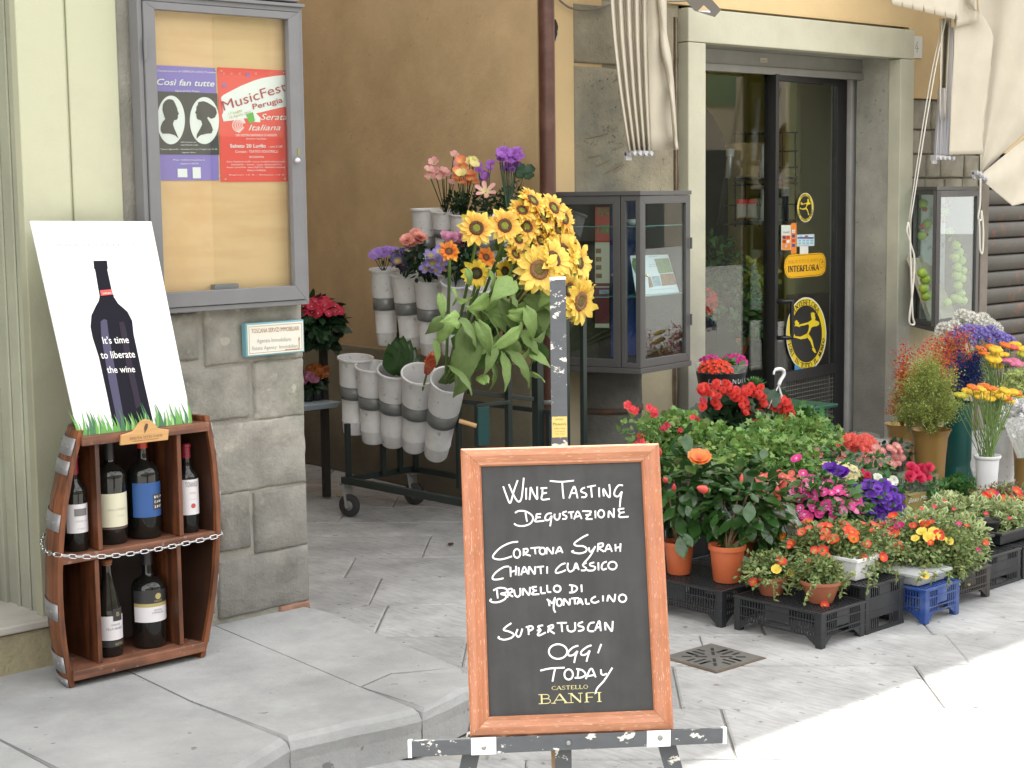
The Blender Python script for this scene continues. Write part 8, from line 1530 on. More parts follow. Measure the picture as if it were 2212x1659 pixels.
m_ws = M('stem_olive', (.20, .23, .07), .6); m_spg = M('speck_green', (.30, .36, .08), .6, island=.35, transl=.3); m_spr = M('speck_rust', (.55, .085, .03), .6, island=.35, transl=.3); m_spb = M('speck_blue', (.01, .03, .16), .6, island=.4, transl=.2)
spray('green_gypsophila', 'wispy olive green sprays spilling from the gold vase', cg+Vector((0, 0, hg-.03)), Blob(1948, 2068, 765, 930, 5.05, .15), m_spg, 20000, .0085, 301, m_ws)
spray('rust_gypsophila', 'wispy rust red sprays arching up behind the green ones', cg+Vector((.0, .15, hg-.03)), Blob(1945, 2075, 728, 850, 5.22, .15), m_spr, 4200, .011, 302, m_ws, lo=.4); spray('rust_gypsophila', 'denser rust red sprays under the lilac agapanthus', ct_+Vector((0, .12, ht_-.03)), Blob(2010, 2125, 725, 810, 5.4, .14), m_spr, 6500, .011, 303, m_ws)
spray('rust_gypsophila', 'thin rust red sprays reaching left past the stone jamb', cb__+Vector((0, 0, hb_-.03)), Blob(1918, 1985, 800, 905, 5.35, .12), m_spr, 1500, .011, 306, m_ws, lo=.5)
spray('green_gypsophila', 'loose green sprays hanging left of the gold vase', cb__+Vector((.05, -.1, hb_-.03)), Blob(1925, 1990, 850, 930, 5.2, .12), m_spg, 1800, .009, 307, m_ws, lo=.5)
spray('blue_gypsophila', 'dark blue dyed sprays above the teal vase', ct_+Vector((0, 0, ht_-.03)), Blob(2045, 2130, 755, 850, 5.25, .15), m_spb, 9000, .010, 304, M('stem_dark', (.03, .05, .05), .6)); 
# yarrow
yd = MB(); g_ = random.Random(4); 
yd.lathe([(.0, -.004), (.030, .0), (.036, .005), (.030, .012), (.016, .016), (.0005, .017)], (0, 0, 0), 16)
yd.v = [(v[0]*(1+g_.uniform(-.08, .08)), v[1]*(1+g_.uniform(-.08, .08)), v[2]+g_.uniform(-.0022, .0022)) for v in yd.v]
def ymesh(nm, c): return mesh_only(yd, 'flower', M(nm, c, .8, var=.25, vs=60, bump=1., bs=160))
yY, yO, yG, yP, yR = ymesh('yarrow_yellow', (.75, .48, .03)), ymesh('yarrow_orange', (.72, .17, .02)), ymesh('yarrow_lime', (.45, .42, .03)), ymesh('yarrow_pink', (.62, .16, .28)), ymesh('yarrow_coral', (.62, .10, .08))
def yarrow(heads, base, bh, y, label, jy=.10):
    t = thing('yarrow_bunch', label, 'cut flowers', base); r = random.Random(int(y*100)); mb = MB()
    for (u, v, m_, s) in heads:
        p = py(u, v, y+r.uniform(-jy, jy)); o = inst('flower', m_, p, Vector((r.uniform(-.25, .05), r.uniform(-.5, -.1), 1)).to_track_quat('Z', 'Y'), s, t); b_ = base+Vector((r.uniform(-.03, .03), r.uniform(-.03, .03), 0)); mb.tube([b_, b_.lerp(p, .5)+Vector((r.uniform(-.01, .01), 0, .01)), p+Vector((0, 0, -.003))], .0021, 5)
    for k in range(26): u, v, *_ = heads[k % len(heads)]; p = py(u+r.uniform(-14, 14), v+r.uniform(5, 25), y); b_ = base+Vector((r.uniform(-.03, .03), r.uniform(-.03, .03), 0)); mb.tube([b_, p], .0018, 4)
    mb.build('stems', g_stem, t, kind='stuff')
yarrow([(2079, 856, yG, 1.0), (2072, 855, yG, .9), (2090, 846, yY, 1.), (2103, 850, yY, 1.05), (2112, 857, yY, 1.05), (2118, 842, yY, .9), (2100, 838, yO, .9), (2125, 838, yO, 1.1), (2140, 841, yO, 1.), (2130, 850, yY, 1.2), (2150, 846, yY, 1.), (2142, 858, yY, 1.2), (2158, 858, yY, 1.15), (2170, 846, yY, 1.0), (2166, 852, yY, 1.), (2180, 850, yY, 1.05), (2120, 850, yO, 1.0), (2135, 862, yY, 1.1), (2172, 860, yO, 1.0), (2180, 868, yY, .95), (2188, 848, yY, .9), (2196, 856, yG, 1.), (2195, 850, yO, .9)], cw_+Vector((0, 0, hw__-.02)), 0, 4.62, 'yellow and orange yarrow heads fanning out of the white vase')
yarrow([(2118, 755, yO, 1.), (2125, 765, yO, .95), (2140, 752, yO, 1.), (2150, 757, yY, 1.2), (2160, 768, yY, 1.5), (2145, 777, yY, 1.4), (2150, 790, yY, 1.3), (2172, 748, yO, 1.2), (2185, 752, yR, 1.2), (2192, 745, yY, 1.1), (2205, 755, yY, 1.2), (2208, 768, yG, 1.1), (2175, 782, yP, 1.3), (2190, 785, yP, 1.3), (2204, 790, yP, 1.2), (2135, 770, yY, 1.0)], cv_+Vector((0, 0, hv_-.02)), 0, 5.1, 'taller yarrow bunch with pink and coral heads behind, at the right edge')
# agapanthus
ag_ = MB(); 
for k in range(34):
    a = k*2.399; el = -.35+1.75*((k+.5)/34); d = Vector((math.cos(a)*math.cos(el), math.sin(a)*math.cos(el), math.sin(el))); ag_.tube([(0, 0, 0), tuple(d*.035)], .0010, 3)
    q = d.to_track_quat('Z', 'Y'); 
    for j in range(5): b_ = 2*math.pi*j/5; t1_ = q @ Vector((math.cos(b_)*.014, math.sin(b_)*.014, .028)); s_v = q @ Vector((-math.sin(b_)*.006, math.cos(b_)*.006, .014)); ag_.add([d*.033, d*.033+s_v, d*.033+t1_, d*.033+(q @ Vector((math.sin(b_)*.006, -math.cos(b_)*.006, .014)))], [(0, 1, 2, 3)])
agW, agL = mesh_only(ag_, 'flower', M('agapanthus_white', (.80, .80, .74), .5, transl=.3)), mesh_only(ag_, 'flower', M('agapanthus_lilac', (.34, .28, .66), .5, transl=.3, island=.2))
for lab, msh, pts_, base in (('white agapanthus heads at the top of the vase group', agW, [(2060, 712), (2040, 716), (2095, 692), (2110, 700), (2122, 695), (2135, 706), (2078, 688), (2148, 715)], cv_), ('lilac agapanthus heads below the white ones', agL, [(2075, 725), (2090, 720), (2105, 722), (2120, 725), (2140, 722), (2160, 735), (2175, 742), (2150, 735), (2060, 735), (2090, 738), (2128, 738), (2182, 748)], cv_)):
    t = thing('agapanthus_bunch', lab, 'cut flowers', base+Vector((-.1, .1, hv_-.05))); mb = MB()
    for i, (u, v) in enumerate(pts_): p = py(u, v, 5.45+(.0 if msh is agL else .05)); inst('flower', msh, p, Quaternion((1, 0, 0), rs.uniform(-.5, .3)), 1.0, t); mb.tube([base+Vector((-.03, .05, hv_-.05)), p], .003, 5)
    mb.build('stems', g_stem, t)
# wrapped white bunch and lime bunch at the right edge
lm = thing('lime_statice', 'lime green frilly bunch at the right edge under the pink yarrow', 'cut flowers', py(2195, 850, 4.9)); foliage(lm, G1('frill_lime', (.42, .50, .18)), Blob(2165, 2240, 800, 890, 4.95, .10), 1500, (.012, .024), T_GER, 0, .5, 120, -1); mb = MB(); mb.tube([py(2200, 870, 4.95), Vector((c5_.x, c5_.y, h5_-.05))], .006, 6); mb.build('stem', g_stem, lm)
ww = thing('paper_wrapped_bunch', 'white frilled flowers wrapped in clear film at the right edge', 'cut flowers', py(2195, 950, 4.7)); foliage(ww, M('frill_white', (.74, .74, .76), .5, island=.1), Blob(2168, 2260, 862, 945, 4.75, .10), 1600, (.012, .026), T_GER, 0, .5, 121, -1, kind='stuff')
mb = MB(); A_, B__, C__, D__ = py(2165, 905, 4.66), py(2198, 990, 4.70), py(2250, 985, 4.7), py(2262, 890, 4.62); mb.slab([A_, B__, C__, D__], (0, .002, 0)); mb.build('clear_wrap', M('cellophane_bright', (.8, .82, .8), .1, alpha=.25), ww)
mb = MB()
for k in range(26): mb.tube([py(2178+k*3, 925+ (k % 5)*6, 4.74), py(2205+k*1.2, 990, 4.74)], .0022, 4)
mb.build('stems', M('grey_green_stem', (.20, .26, .17), .6), ww, kind='stuff')
# ---------------- greenery inside the shop window
for nm, lab, mat, bl, n_, sz in (('variegated_houseplant', 'yellow green leafy plant inside the shop, seen through the left pane', G1('leaf_lime_variegated', (.50, .55, .10)), Blob(1585, 1668, 570, 665, 7.3, .16), 420, (.05, .10)), ('dark_houseplant', 'dark green bushy plant inside the shop window at the left', G1('leaf_shop_dark', (.07, .16, .04)), Blob(1512, 1592, 520, 640, 7.3, .18), 500, (.05, .10)), ('low_houseplants', 'low green foliage inside the shop behind the red kalanchoe', G1('leaf_shop_mid', (.10, .20, .06)), Blob(1512, 1650, 630, 740, 7.2, .18), 800, (.04, .08))):
    t = thing(nm, lab, 'houseplant', tuple(bl.c-np.array([0, 0, bl.rv]))); foliage(t, mat, bl, n_, sz, T_OV, .3, .3, 400+n_, -1); c = Vector(tuple(bl.c)); z0 = max(.06, c.z-bl.rv-.14); pot(t, Vector((c.x, c.y, z0)), .09, .12, .18, m_terr)
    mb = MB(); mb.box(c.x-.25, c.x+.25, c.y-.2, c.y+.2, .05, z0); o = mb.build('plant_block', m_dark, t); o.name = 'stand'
t = thing('red_wrapped_plant', 'red flowering plant in wrap low inside the shop at the left jamb', 'houseplant', py(1525, 660, 7.1)); bl = Blob(1512, 1545, 625, 690, 7.05, .08); put_flowers(t, f_k, at_blob(bl, 40, 77, -.5, .4, 1., .02), 1.6, .5, .4, 2); foliage(t, g_imp, bl, 120, (.03, .06), T_OV, .2, .2, 410, -1)
# ============================================================ SILK FLOWERS AND SUNFLOWERS ON THE CART
def sun_mesh(nm, r, disc, petal, seed, ctr=(.22, .24, .03), ring=(.14, .07, .03), np_=19, cup=.05):
    mb = MB(); petals(mb, np_, r*disc*.75, r, .33, .10+cup, -.20, .15, seed, 0, sharp=True); petals(mb, np_, r*disc*.75, r*.88, .32, .26+cup, -.12, .18, seed+1, .5, sharp=True)
    mb.k = 1; n = 26; R = r*disc; prof = [(R*1.02, .0), (R*1.0, R*.22), (R*.86, R*.34), (R*.66, R*.30), (R*.52, R*.20)]
    s0 = len(mb.v); mb.lathe(prof, (0, 0, 0), n); g = random.Random(seed); mb.v = mb.v[:s0]+[(v[0]*(1+g.uniform(-.05, .05)), v[1]*(1+g.uniform(-.05, .05)), v[2]+g.uniform(-.1, .1)*R*.5) for v in mb.v[s0:]]
    mb.k = 2; mb.lathe([(R*.54, R*.18), (R*.40, R*.26), (R*.18, R*.24), (.0004, R*.20)], (0, 0, 0), 18)
    return mb, [petal, M('disc_brown_%d' % seed, ring, .9, var=.45, vs=160, bump=1., bs=220), M('disc_green_%d' % seed, ctr, .85, var=.2, vs=120, bump=.6, bs=200)]
pm1 = petal_mat('sun_petal', (.84, .27, .02), (.94, .72, .15), .1, transl=.3, mid=.22, isl=.10); pm2 = petal_mat('sun_petal_orange', (.72, .12, .01), (.84, .42, .03), .07, transl=.2, mid=.35); pm3 = petal_mat('sun_petal_lemon', (.78, .50, .03), (.84, .66, .06), .07, transl=.2)
def sm_(*a, **k): mb, mm_ = sun_mesh(*a, **k); return mb, mm_
PRO = {}
def proto(key, r, disc, pm, seed, **k):
    mb, mm_ = sun_mesh(key, r, disc, pm, seed, **k)
    def part(idx, nm):
        m2 = MB(); keep = [i for i, m_ in enumerate(mb.m) if m_ in idx]; m2.v = mb.v; m2.f = [mb.f[i] for i in keep]; m2.m = [0]*len(m2.f); me = mesh_only(m2, nm, mm_[idx[0]]); 
        import bmesh; bm = bmesh.new(); bm.from_mesh(me); bmesh.ops.delete(bm, geom=[v for v in bm.verts if not v.link_faces], context='VERTS'); bm.to_mesh(me); bm.free(); return me
    PRO[key] = (part([0], 'petals'), part([1], 'seed_ring'), part([2], 'seed_centre'), r)
proto('A', .078, .42, pm1, 3, np_=21); proto('B', .114, .40, pm1, 7, ctr=(.16, .12, .03), ring=(.30, .16, .07), np_=22); proto('C', .050, .34, pm2, 9, ring=(.12, .06, .03), ctr=(.18, .09, .02)); proto('D', .066, .42, pm3, 13, ring=(.05, .025, .012), ctr=(.05, .06, .015), np_=17); proto('E', .112, .40, pm1, 17, cup=.12, np_=22)
SB = px(964, 826, 5.49)
sunlist = [(1029, 493, 'A', 1.02, (-.5, -.8, .25), 'round yellow sunflower at the upper left of the bunch, facing the viewer'), (1090, 488, 'A', 1.02, (-.4, -.85, .28), 'yellow sunflower second from the left in the top pair'), (1137, 490, 'A', .92, (-.2, -.9, .35), 'yellow sunflower third along the top row'), (1150, 434, 'A', .98, (.15, -.75, .6), 'topmost sunflower of the bunch'),
 (1172, 470, 'A', .98, (.25, -.85, .45), 'sunflower just under the topmost one, green centre'), (1206, 496, 'A', 1.0, (.15, -.95, .2), 'sunflower at the right of the upper cluster'), (1166, 520, 'A', .75, (.1, -.9, .3), 'small sunflower wedged above the big one'), (1164, 583, 'B', 1.0, (-.42, -.88, .10), 'largest open sunflower at the heart of the bunch, brown centre'), (1252, 651, 'B', .98, (.12, -.92, -.12), 'drooping sunflower at the lower right beside the easel post'),
 (1029, 590, 'D', 1.02, (-.5, -.85, .05), 'lemon yellow sunflower with a dark centre, lower left'), (970, 543, 'C', 1.05, (-.6, -.7, .5), 'small orange sunflower over the bucket row'), (1050, 556, 'C', 1.0, (-.3, -.9, .35), 'small dark orange sunflower between the yellow ones'), (1090, 586, 'D', .86, (.0, -1, .1), 'dark centred sunflower half hidden behind a leaf'), (1113, 550, 'A', .70, (.0, -.9, .5), 'small ragged sunflower left of the largest one'),
 (1215, 545, 'E', .95, (.1, -.95, .3), 'big sunflower seen from the side behind the largest one'), (1248, 565, 'E', .88, (.3, -.9, .2), 'side facing sunflower at the right rim of the bunch'), (1195, 450, 'A', .95, (.1, -.9, .45), 'sunflower turned right near the top'), (1218, 472, 'A', .95, (.2, -.92, .3), 'sunflower turned away at the upper right'), (1240, 598, 'E', .85, (.4, -.85, .1), 'orange shaded sunflower above the drooping one'), (1188, 525, 'A', .95, (.25, -.8, .45), 'sunflower crowded between the upper cluster and the big ones'),
 (1127, 455, 'A', .85, (-.2, -.7, .6), 'sunflower left of the topmost one, partly covered'), (1222, 515, 'A', .95, (.1, -.95, .2), 'yellow sunflower at the right above the big side heads'), (1195, 560, 'E', .9, (.1, -.9, .4), 'big sunflower peeking out right of the largest open one'), (1120, 515, 'A', .8, (-.1, -.9, .2), 'sunflower filling the gap under the top row'), (1228, 625, 'E', .75, (.1, -.9, -.1), 'orange tinged sunflower left above the drooping head')]
lfm = MB(); n_ = 8; rows = []
for i in range(n_+1):
    t = i/n_; w_ = .31*(math.sin(min(1, t*1.6+.15)*math.pi/2))*(1-t**2.2)+.0; z = .10*math.sin(t*2.6)-.30*t*t
    rows.append([(t-.05*(1-t)*1.2, -w_, z-.08*w_+.025*math.sin(t*17)), (t, -w_*.5, z+.03), (t, 0, z-.02), (t, w_*.5, z+.03), (t-.05*(1-t)*1.2, w_, z-.08*w_-.025*math.sin(t*15))])
lfm.grid(rows); SL = mesh_only(lfm, 'leaf', M('sunflower_leaf_big', (.21, .33, .09), .55, orand=.38, var=.12, vs=9, transl=.2, bump=.35, bs=45, grain=((3, 55, 3), (.24, .35, .13), .35)))
leafspots = [(1010, 770, 150), (1035, 750, 95), (1062, 770, 80), (1095, 800, 85), (1085, 700, 60), (1130, 790, 90), (1150, 740, 75), (1120, 720, 70), (1060, 690, 75), (985, 690, 80), (960, 715, 70), (1005, 650, 60), (1040, 655, 70), (1075, 640, 75), (1110, 650, 80), (1145, 660, 70), (1175, 690, 60), (1165, 770, 70), (1020, 720, 90), (1000, 815, 80), (1040, 815, 60), (1070, 810, 55), (1140, 615, 50), (940, 705, 50), (955, 660, 60), (1125, 575, 70), (1090, 620, 90), (1065, 610, 60), (1180, 640, 60), (1110, 760, 70), (1050, 730, 80), (1150, 700, 80), (1030, 680, 60), (985, 775, 60), (1170, 730, 60), (1130, 680, 80), (1095, 735, 90), (945, 760, 55), (985, 640, 50), (1015, 600, 45), (1160, 655, 60), (1075, 665, 70), (1005, 835, 50), (1065, 755, 70), (1190, 660, 50), (1155, 810, 50), (1100, 680, 80), (1140, 760, 70)]
r10 = random.Random(10); suns = []
for i, (u, v, key, s, d, lab) in enumerate(sunlist):
    yy = 5.52 if key in 'BE' else 5.62
    if i in (9, 10, 11, 12): yy = 5.7
    if i == 8: yy = 5.40
    if i in (14, 15, 18): yy = 5.55+.04*i/18
    p = py(u, v, yy); t = thing('sunflower', lab, 'artificial flower', p, 'silk sunflowers in the cart bunch'); me = PRO[key]; q = Vector(d).to_track_quat('Z', 'Y') @ Quaternion((0, 0, 1), r10.uniform(0, 6))
    for m_, nm in ((me[0], 'petals'), (me[1], 'seed_ring'), (me[2], 'seed_centre')): inst(nm, m_, p, q, s, t)
    # sepals behind the head
    mb = MB(); petals(mb, 9, .005, me[3]*s*.62, .35, -.25, -.1, .2, i); mv = [q @ Vector(x) + p for x in mb.v]; mb.v = [tuple(x) for x in mv]; mb.build('sepals', g_sun, t, smooth=True)
    b_ = SB+Vector((r10.uniform(-.03, .03), r10.uniform(-.03, .03), 0)); nb = Vector(d).normalized(); m1 = p-nb*.06-Vector((0, 0, .08)); mb = MB(); mb.tube([Vector(x) for x in catmull([tuple(b_), tuple(b_.lerp(m1, .5)+Vector((0, 0, -.02))), tuple(m1), tuple(p-nb*.004)], 5)], .0075, 7); mb.build('stem', g_stem, t, smooth=True); suns.append(t)
for i, (u, v, sz) in enumerate(leafspots):
    p = py(u, v, 5.60-(.10 if sz > 75 else 0)+r10.uniform(-.05, .05)); k = ppm(p); s = sz/k*1.0; d = Vector((r10.uniform(-1.0, .8), r10.uniform(-.7, .4), r10.uniform(-1.2, .1))).normalized(); nrm = Vector((r10.uniform(-1., .7), -1, r10.uniform(-.6, 1.3))); y = nrm.cross(d).normalized(); z = d.cross(y); q = Matrix((d, y, z)).transposed().to_quaternion()
    o = inst('leaf', SL, p-d*s*.5, q, (s, s*r10.uniform(.7, 1.2), s*r10.uniform(.8, 1.9)), suns[i % len(suns)])
# a big backing of leaves deep in the bunch
foliage(suns[7], g_sun, Blob(985, 1185, 640, 780, 5.82, .10), 70, (.07, .13), T_OV, .9, .1, 130, -1, 0, name='inner_leaves'); foliage(suns[1], g_sun, Blob(1040, 1200, 480, 620, 5.74, .10), 60, (.05, .10), T_OV, .2, .1, 131, -1, 0, name='inner_leaves')
# silk flowers of the tiers
def silk(name, label, base, fl, leafblob, leafn, stemtips, lt=T_OV, lm=g_sil, ls=(.02, .04)):
    t = thing(name, label, 'artificial flower', base, 'silk flowers on the cart')
    if leafn: foliage(t, lm, leafblob, leafn, ls, lt, .1, .2, int(base.x*100), -1, .3)
    if stemtips: stems(t, base, stemtips, .0022, g_sil, 'stem')
    for mesh, locs, sc in fl: put_flowers(t, mesh, locs, sc, .4, .5, 3)
    return t
f_lp = simple('silk_pink', (.55, .50, .25), (.72, .34, .36), r=.026, n=5, rise=.75, tip=-.1, w_=.95); f_lo = simple('silk_peach', (.80, .60, .20), (.80, .26, .12), r=.026, n=5, rise=.6, w_=1.1); f_ly = simple('silk_lemon', (.70, .62, .2), (.76, .70, .30), r=.026, n=5, rise=.6, w_=1.1); f_lv = simple('silk_violet', (.35, .10, .35), (.36, .13, .55), r=.024, n=5, rise=.75, tip=-.1, w_=.9)
f_lily = flower_mesh('flower', 6, .05, .42, .5, -.05, petal_mat('silk_lily', (.7, .6, .3), (.72, .36, .36), .05), None, 1, .05, False); f_dai = flower_mesh('flower', 20, .034, .22, .15, -.05, petal_mat('silk_daisy', (.35, .2, .5), (.38, .22, .66), .034), M('daisy_eye', (.3, .2, .1), .8), 2, .05, False); f_iris = flower_mesh('flower', 6, .038, .75, .5, -.2, petal_mat('silk_iris', (.6, .5, .12), (.27, .22, .58), .038), None, 1, .12, True)
f_rp = rose_mesh('flower', .034, petal_mat('silk_rose', (.62, .18, .14), (.80, .38, .30), .034, mid=.2), 5); f_rm = rose_mesh('flower', .034, petal_mat('silk_rose_mauve', (.5, .14, .3), (.66, .32, .46), .034, mid=.2), 5); f_dkb = flower_mesh('flower', 5, .034, .9, .4, -.1, petal_mat('silk_navy', (.5, .4, .1), (.05, .03, .18), .034), None, 1, .1, True); f_clo = flower_mesh('flower', 4, .034, 1.05, .15, .0, g_sil, None, 1, .04, True)
T3 = lambda i: Vector(BK[10+i][0])+Vector((0, 0, -.03)); T2 = lambda i: Vector(BK[5+i][0])+Vector((0, 0, -.03)); T1 = lambda i: Vector(BK[i][0])+Vector((0, 0, -.03))
def pl(L_, y, s=0): return px_locs(L_, y, .05, s)
pk_ = [(936, 353), (940, 370), (925, 370), (930, 385), (980, 337), (955, 385), (965, 380), (975, 397), (958, 372), (990, 358)]
silk('silk_alstroemeria', 'pale pink silk flowers leaning left on the top tier', T3(1), [(f_lp, pl(pk_, 6.55), 1.0)], Blob(960, 1010, 418, 460, 6.6, .07), 90, [p for p, _ in pl(pk_, 6.55)])
po_ = [(995, 350), (1000, 362), (1012, 378), (1018, 388), (985, 372), (992, 385), (1010, 400), (1024, 396), (990, 395)]; pyy = [(1015, 352), (1005, 370), (1023, 360), (996, 378), (1022, 350)]
silk('silk_freesia', 'peach and lemon silk flowers at the centre of the top tier', T3(2), [(f_lo, pl(po_, 6.45), 1.0), (f_ly, pl(pyy, 6.45, 2), 1.0)], Blob(985, 1050, 415, 462, 6.5, .08), 120, [p for p, _ in pl(po_+pyy, 6.45)])
pv = [(1033, 362), (1046, 378), (1055, 368), (1060, 356), (1040, 388), (1050, 385), (1034, 372)]
silk('silk_lily', 'single pale pink silk lily above small violet ones on the top tier', T3(3), [(f_lily, pl([(1049, 416)], 6.2), 1.1), (f_lv, pl(pv, 6.45, 3), .95)], Blob(1035, 1095, 410, 465, 6.35, .08), 120, [p for p, _ in pl(pv+[(1049, 416)], 6.4)])
pv2 = [(1082, 330), (1092, 327), (1078, 342), (1085, 348), (1098, 340), (1108, 335), (1118, 328), (1102, 352), (1095, 362), (1112, 345), (1090, 370), (1105, 372), (1080, 338), (1115, 360), (1120, 340)]
silk('silk_freesia', 'tall bright violet silk flowers at the right of the top tier', T3(4), [(f_lv, pl(pv2, 6.3), 1.05), (f_clo, pl([(1133, 373)], 6.25), 1.6)], Blob(1085, 1130, 395, 465, 6.3, .07), 130, [p for p, _ in pl(pv2+[(1133, 373)], 6.3)])
pd_ = [(812, 547), (822, 543), (838, 540), (850, 543), (806, 553), (830, 547)]
silk('silk_daisy', 'violet silk daisies in the leftmost middle bucket', T2(0), [(f_dai, pl(pd_, 6.95), .95)], Blob(815, 850, 545, 565, 7.0, .04), 10, [p for p, _ in pl(pd_, 6.95)])
pnb = [(858, 555), (868, 548), (865, 572), (875, 578), (880, 545), (860, 565), (872, 560)]
silk('silk_pansy', 'dark navy silk pansies beside the violet daisies', T2(1), [(f_dkb, pl(pnb, 6.8), 1.), (f_dai, pl([(880, 543)], 6.85), .7)], Blob(855, 895, 545, 590, 6.8, .06), 60, [p for p, _ in pl(pnb, 6.8)])
pr_ = [(887, 523), (897, 505), (908, 512), (880, 519), (902, 518)]; pi_ = [(935, 570), (945, 560), (930, 555), (950, 575), (938, 585), (925, 580), (950, 545)]
silk('silk_rose', 'salmon pink silk roses over dark leaves in the middle tier', T2(2), [(f_rp, pl(pr_, 6.55), 1.05), (f_iris, pl(pi_, 6.45, 5), 1.0)], Blob(880, 950, 530, 600, 6.6, .09), 190, [p for p, _ in pl(pr_+pi_, 6.55)], ls=(.03, .055))
pm_ = [(985, 520), (998, 525), (1008, 518), (975, 515), (965, 510), (992, 512)]
silk('silk_rose', 'mauve pink silk roses behind the small orange sunflower', T2(3), [(f_rm, pl(pm_, 6.4), 1.05)], Blob(960, 1030, 520, 600, 6.45, .09), 190, [p for p, _ in pl(pm_, 6.4)], ls=(.03, .055))
# leaves and torch flower of the lowest tier
t = thing('glossy_leaf_spray', 'dark glossy leaf spray in the middle bucket of the lowest tier', 'artificial flower', T1(2), 'silk flowers on the cart')
for k, (du, dv) in enumerate([(-22, -35), (-10, -48), (2, -52), (14, -46), (24, -34), (30, -18), (-28, -18), (8, -30), (-4, -25)]):
    b_ = Vector(BK[2][0])+Vector((0, 0, -.05)); e_ = py(854+12+du, 797+dv, BK[2][0].y-.03); d = (e_-b_); s = d.length*1.15; d.normalize(); nrm = Vector((-.6, -.8, .25)); y = nrm.cross(d).normalized(); z = d.cross(y); o = inst('leaf', HL, b_+d*.02, Matrix((d, y, z)).transposed().to_quaternion(), (s, s*.85, s), t)
t = thing('torch_ginger', 'red torch shaped silk flower in the lowest tier bucket', 'artificial flower', T1(3), 'silk flowers on the cart'); p0 = px(923, 803, 5.42); p1 = px(935, 768, 5.40); ax_t = (p1-p0).normalized(); L__ = (p1-p0).length; mb = MB()
for k in range(9):
    f_ = k/8; c_ = p0.lerp(p1, f_); r_ = .036*math.sin(math.pi*(.22+.62*f_)); q = ax_t.to_track_quat('Z', 'Y')
    for j in range(9): a = 2*math.pi*(j+.5*(k % 2))/9; d = q @ Vector((math.cos(a), math.sin(a), .35)); s = q @ Vector((-math.sin(a), math.cos(a), 0)); mb.add([c_, c_+d*r_*.6+s*.010-ax_t*.004, c_+d*r_+ax_t*.012, c_+d*r_*.6-s*.010-ax_t*.004], [(0, 1, 2), (0, 2, 3)])
    mb.lathe([(r_*.7, -.008), (r_*.7, .008)], c_, 9, ax_t)
mb.build('bracts', M('torch_red', (.55, .06, .04), .5, col2=(.75, .35, .18), c2s=14, island=.2), t); mb = MB(); mb.tube([T1(3)+Vector((0, 0, -.1)), p0], .006, 6); mb.build('stem', g_stem, t)
# ============================================================ SHELF STAND BEHIND THE PIER
ss = thing('plant_stand', 'dark two shelf metal stand half hidden behind the stone pier', 'plant stand', (5.2, 7.9, 0)); ys = 7.6
zA, zB = py(700, 702, ys).z, py(700, 865, ys).z; xr = px(697, 800, 1).x; c0 = py(698, 760, ys); 
m_st = M('stand_black', (.03, .027, .024), .5)
for (x, y) in ((c0.x, ys), (c0.x-.5, ys), (c0.x+.02, ys+.35), (c0.x-.5, ys+.35)): mb = MB(); mb.box(x-.018, x+.018, y-.018, y+.018, 0, py(698, 675, ys).z); mb.build('leg', m_st, ss)
for z in (zA, py(700, 830, ys).z-.02, zB-.03): mb = MB(); mb.box(c0.x-.52, c0.x+.018, ys-.01, ys+.36, z-.02, z+.0); mb.build('shelf', m_st, ss)
tr_ = thing('white_plant_tray', 'pale plastic tray on the lower shelf of the stand behind the pier', 'tray', py(690, 865, ys)); mb = MB(); z = zB-.03; x0 = c0.x-.5; x1_ = py(722, 862, ys-.08).x; mb.hexa([(x0, ys-.13, z+.002), (x1_-.02, ys-.13, z+.002), (x1_-.02, ys+.2, z+.002), (x0, ys+.2, z+.002), (x0, ys-.15, z+.035), (x1_, ys-.15, z+.035), (x1_, ys+.22, z+.035), (x0, ys+.22, z+.035)]); mb.build('tray', M('tray_pale', (.42, .50, .56), .4), tr_, bevel=.004)
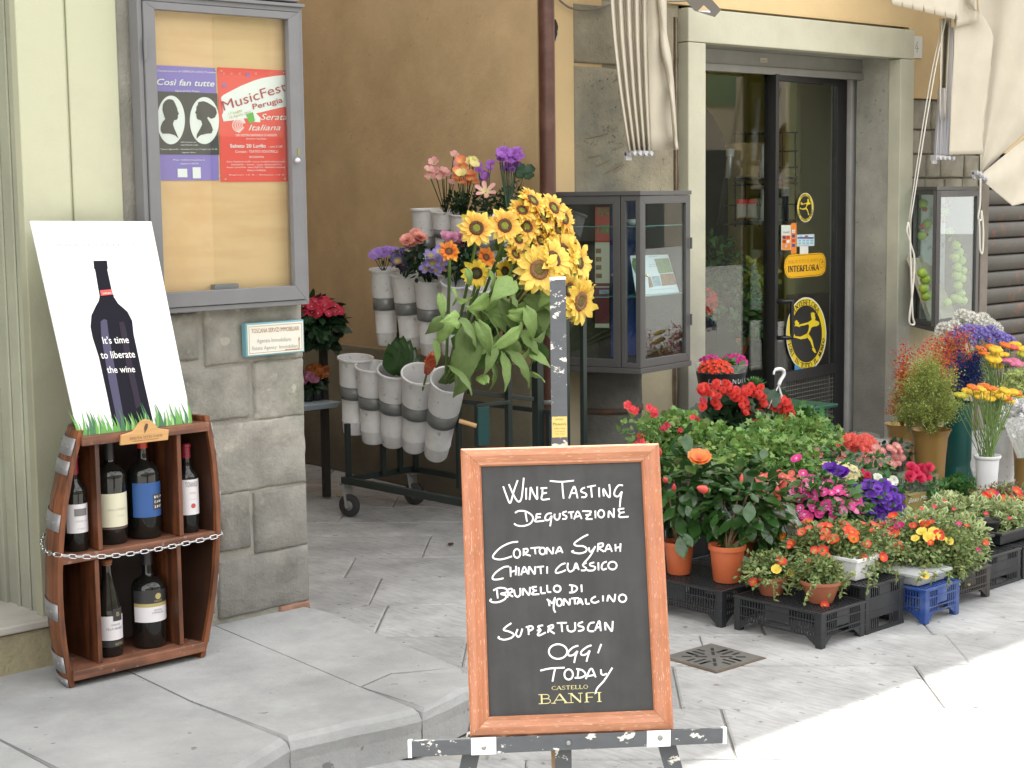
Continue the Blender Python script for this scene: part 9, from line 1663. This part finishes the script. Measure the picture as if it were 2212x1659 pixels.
ro = thing('red_impatiens', 'red flowering plant on top of the dark stand behind the pier', 'potted plant', py(685, 700, ys)); b_ = Blob(640, 730, 655, 745, ys-.02, .16); foliage(ro, g_sil, b_, 900, (.05, .09), T_OV, .6, .4, 140, -.9, .4); f_r2 = flower_mesh('flower', 5, .022, 1.2, .1, .0, petal_mat('petal_crimson', (.55, .02, .05), (.55, .02, .06), .022), M('eye_pale', (.7, .6, .4), .6)); pot(ro, Vector((py(672, 700, ys).x, ys+.05, zA)), .07, .09, .12, m_blackp)
put_flowers(ro, f_r2, at_blob(Blob(636, 732, 645, 715, ys-.04, .15), 60, 31, .12, .3, 1.02, .03), 1.15, .5, .5, 4)
for (u, v, m_, lab) in ((683, 802, petal_mat('petal_rusty', (.5, .15, .03), (.50, .17, .04), .02), 'small rust orange flowers on the stand\'s lower shelf'), (664, 815, petal_mat('petal_mauve', (.45, .15, .25), (.48, .18, .28), .02), 'small mauve pink flowers beside the rust ones on the stand')):
    t = thing('small_potted_flowers', lab, 'potted plant', py(u, v, ys)); b_ = Blob(u-18, u+22, v-12, v+14, ys, .08); fm = rose_mesh('flower', .022, m_, 2); put_flowers(t, fm, at_blob(b_, 22, int(u), -.3, .4, 1., .02), 1.1, .4, .5, 4); foliage(t, g_sil, Blob(u-16, u+18, v+5, v+35, ys, .06), 120, (.03, .06), T_OV, .3, .2, int(u), -1); c_ = py(u, v+30, ys); pot(t, Vector((c_.x, c_.y, zB+.01)), .03, .04, .06, m_blackp)
# fallen leaves on the alley floor, litter
for i, (u, v, m_, lab) in enumerate([(697, 1047, g_stem, 'long green fallen leaf on the alley paving'), (736, 1073, M('leaf_yellow', (.5, .42, .08), .6), 'yellow fallen leaf on the alley paving'), (718, 1075, M('leaf_brown', (.10, .05, .03), .7), 'brown curled leaf beside the yellow one'), (975, 1173, M('leaf_brown', (.10, .05, .03)), 'dark scrap on the paving left of the chalkboard'), (1462, 1435, M('litter_white', (.6, .6, .58), .6), 'tiny white scrap on the drain cover')]):
    p = gz(u, v, .004); t = thing('fallen_leaf' if i < 4 else 'paper_scrap', lab, 'fallen leaf' if i < 4 else 'litter', p); mb = MB(); a = i*1.3; s = .035 if i < 4 else .010; q = Quaternion((0, 0, 1), a); mb.v = [tuple(p+q @ Vector((x*s*2, y*s*1.6, abs(z)*s+.003))) for x, y, z in T_OV[0]]; mb.f = T_OV[1]; mb.m = [0]*len(mb.f); mb.build('blade', m_, t)
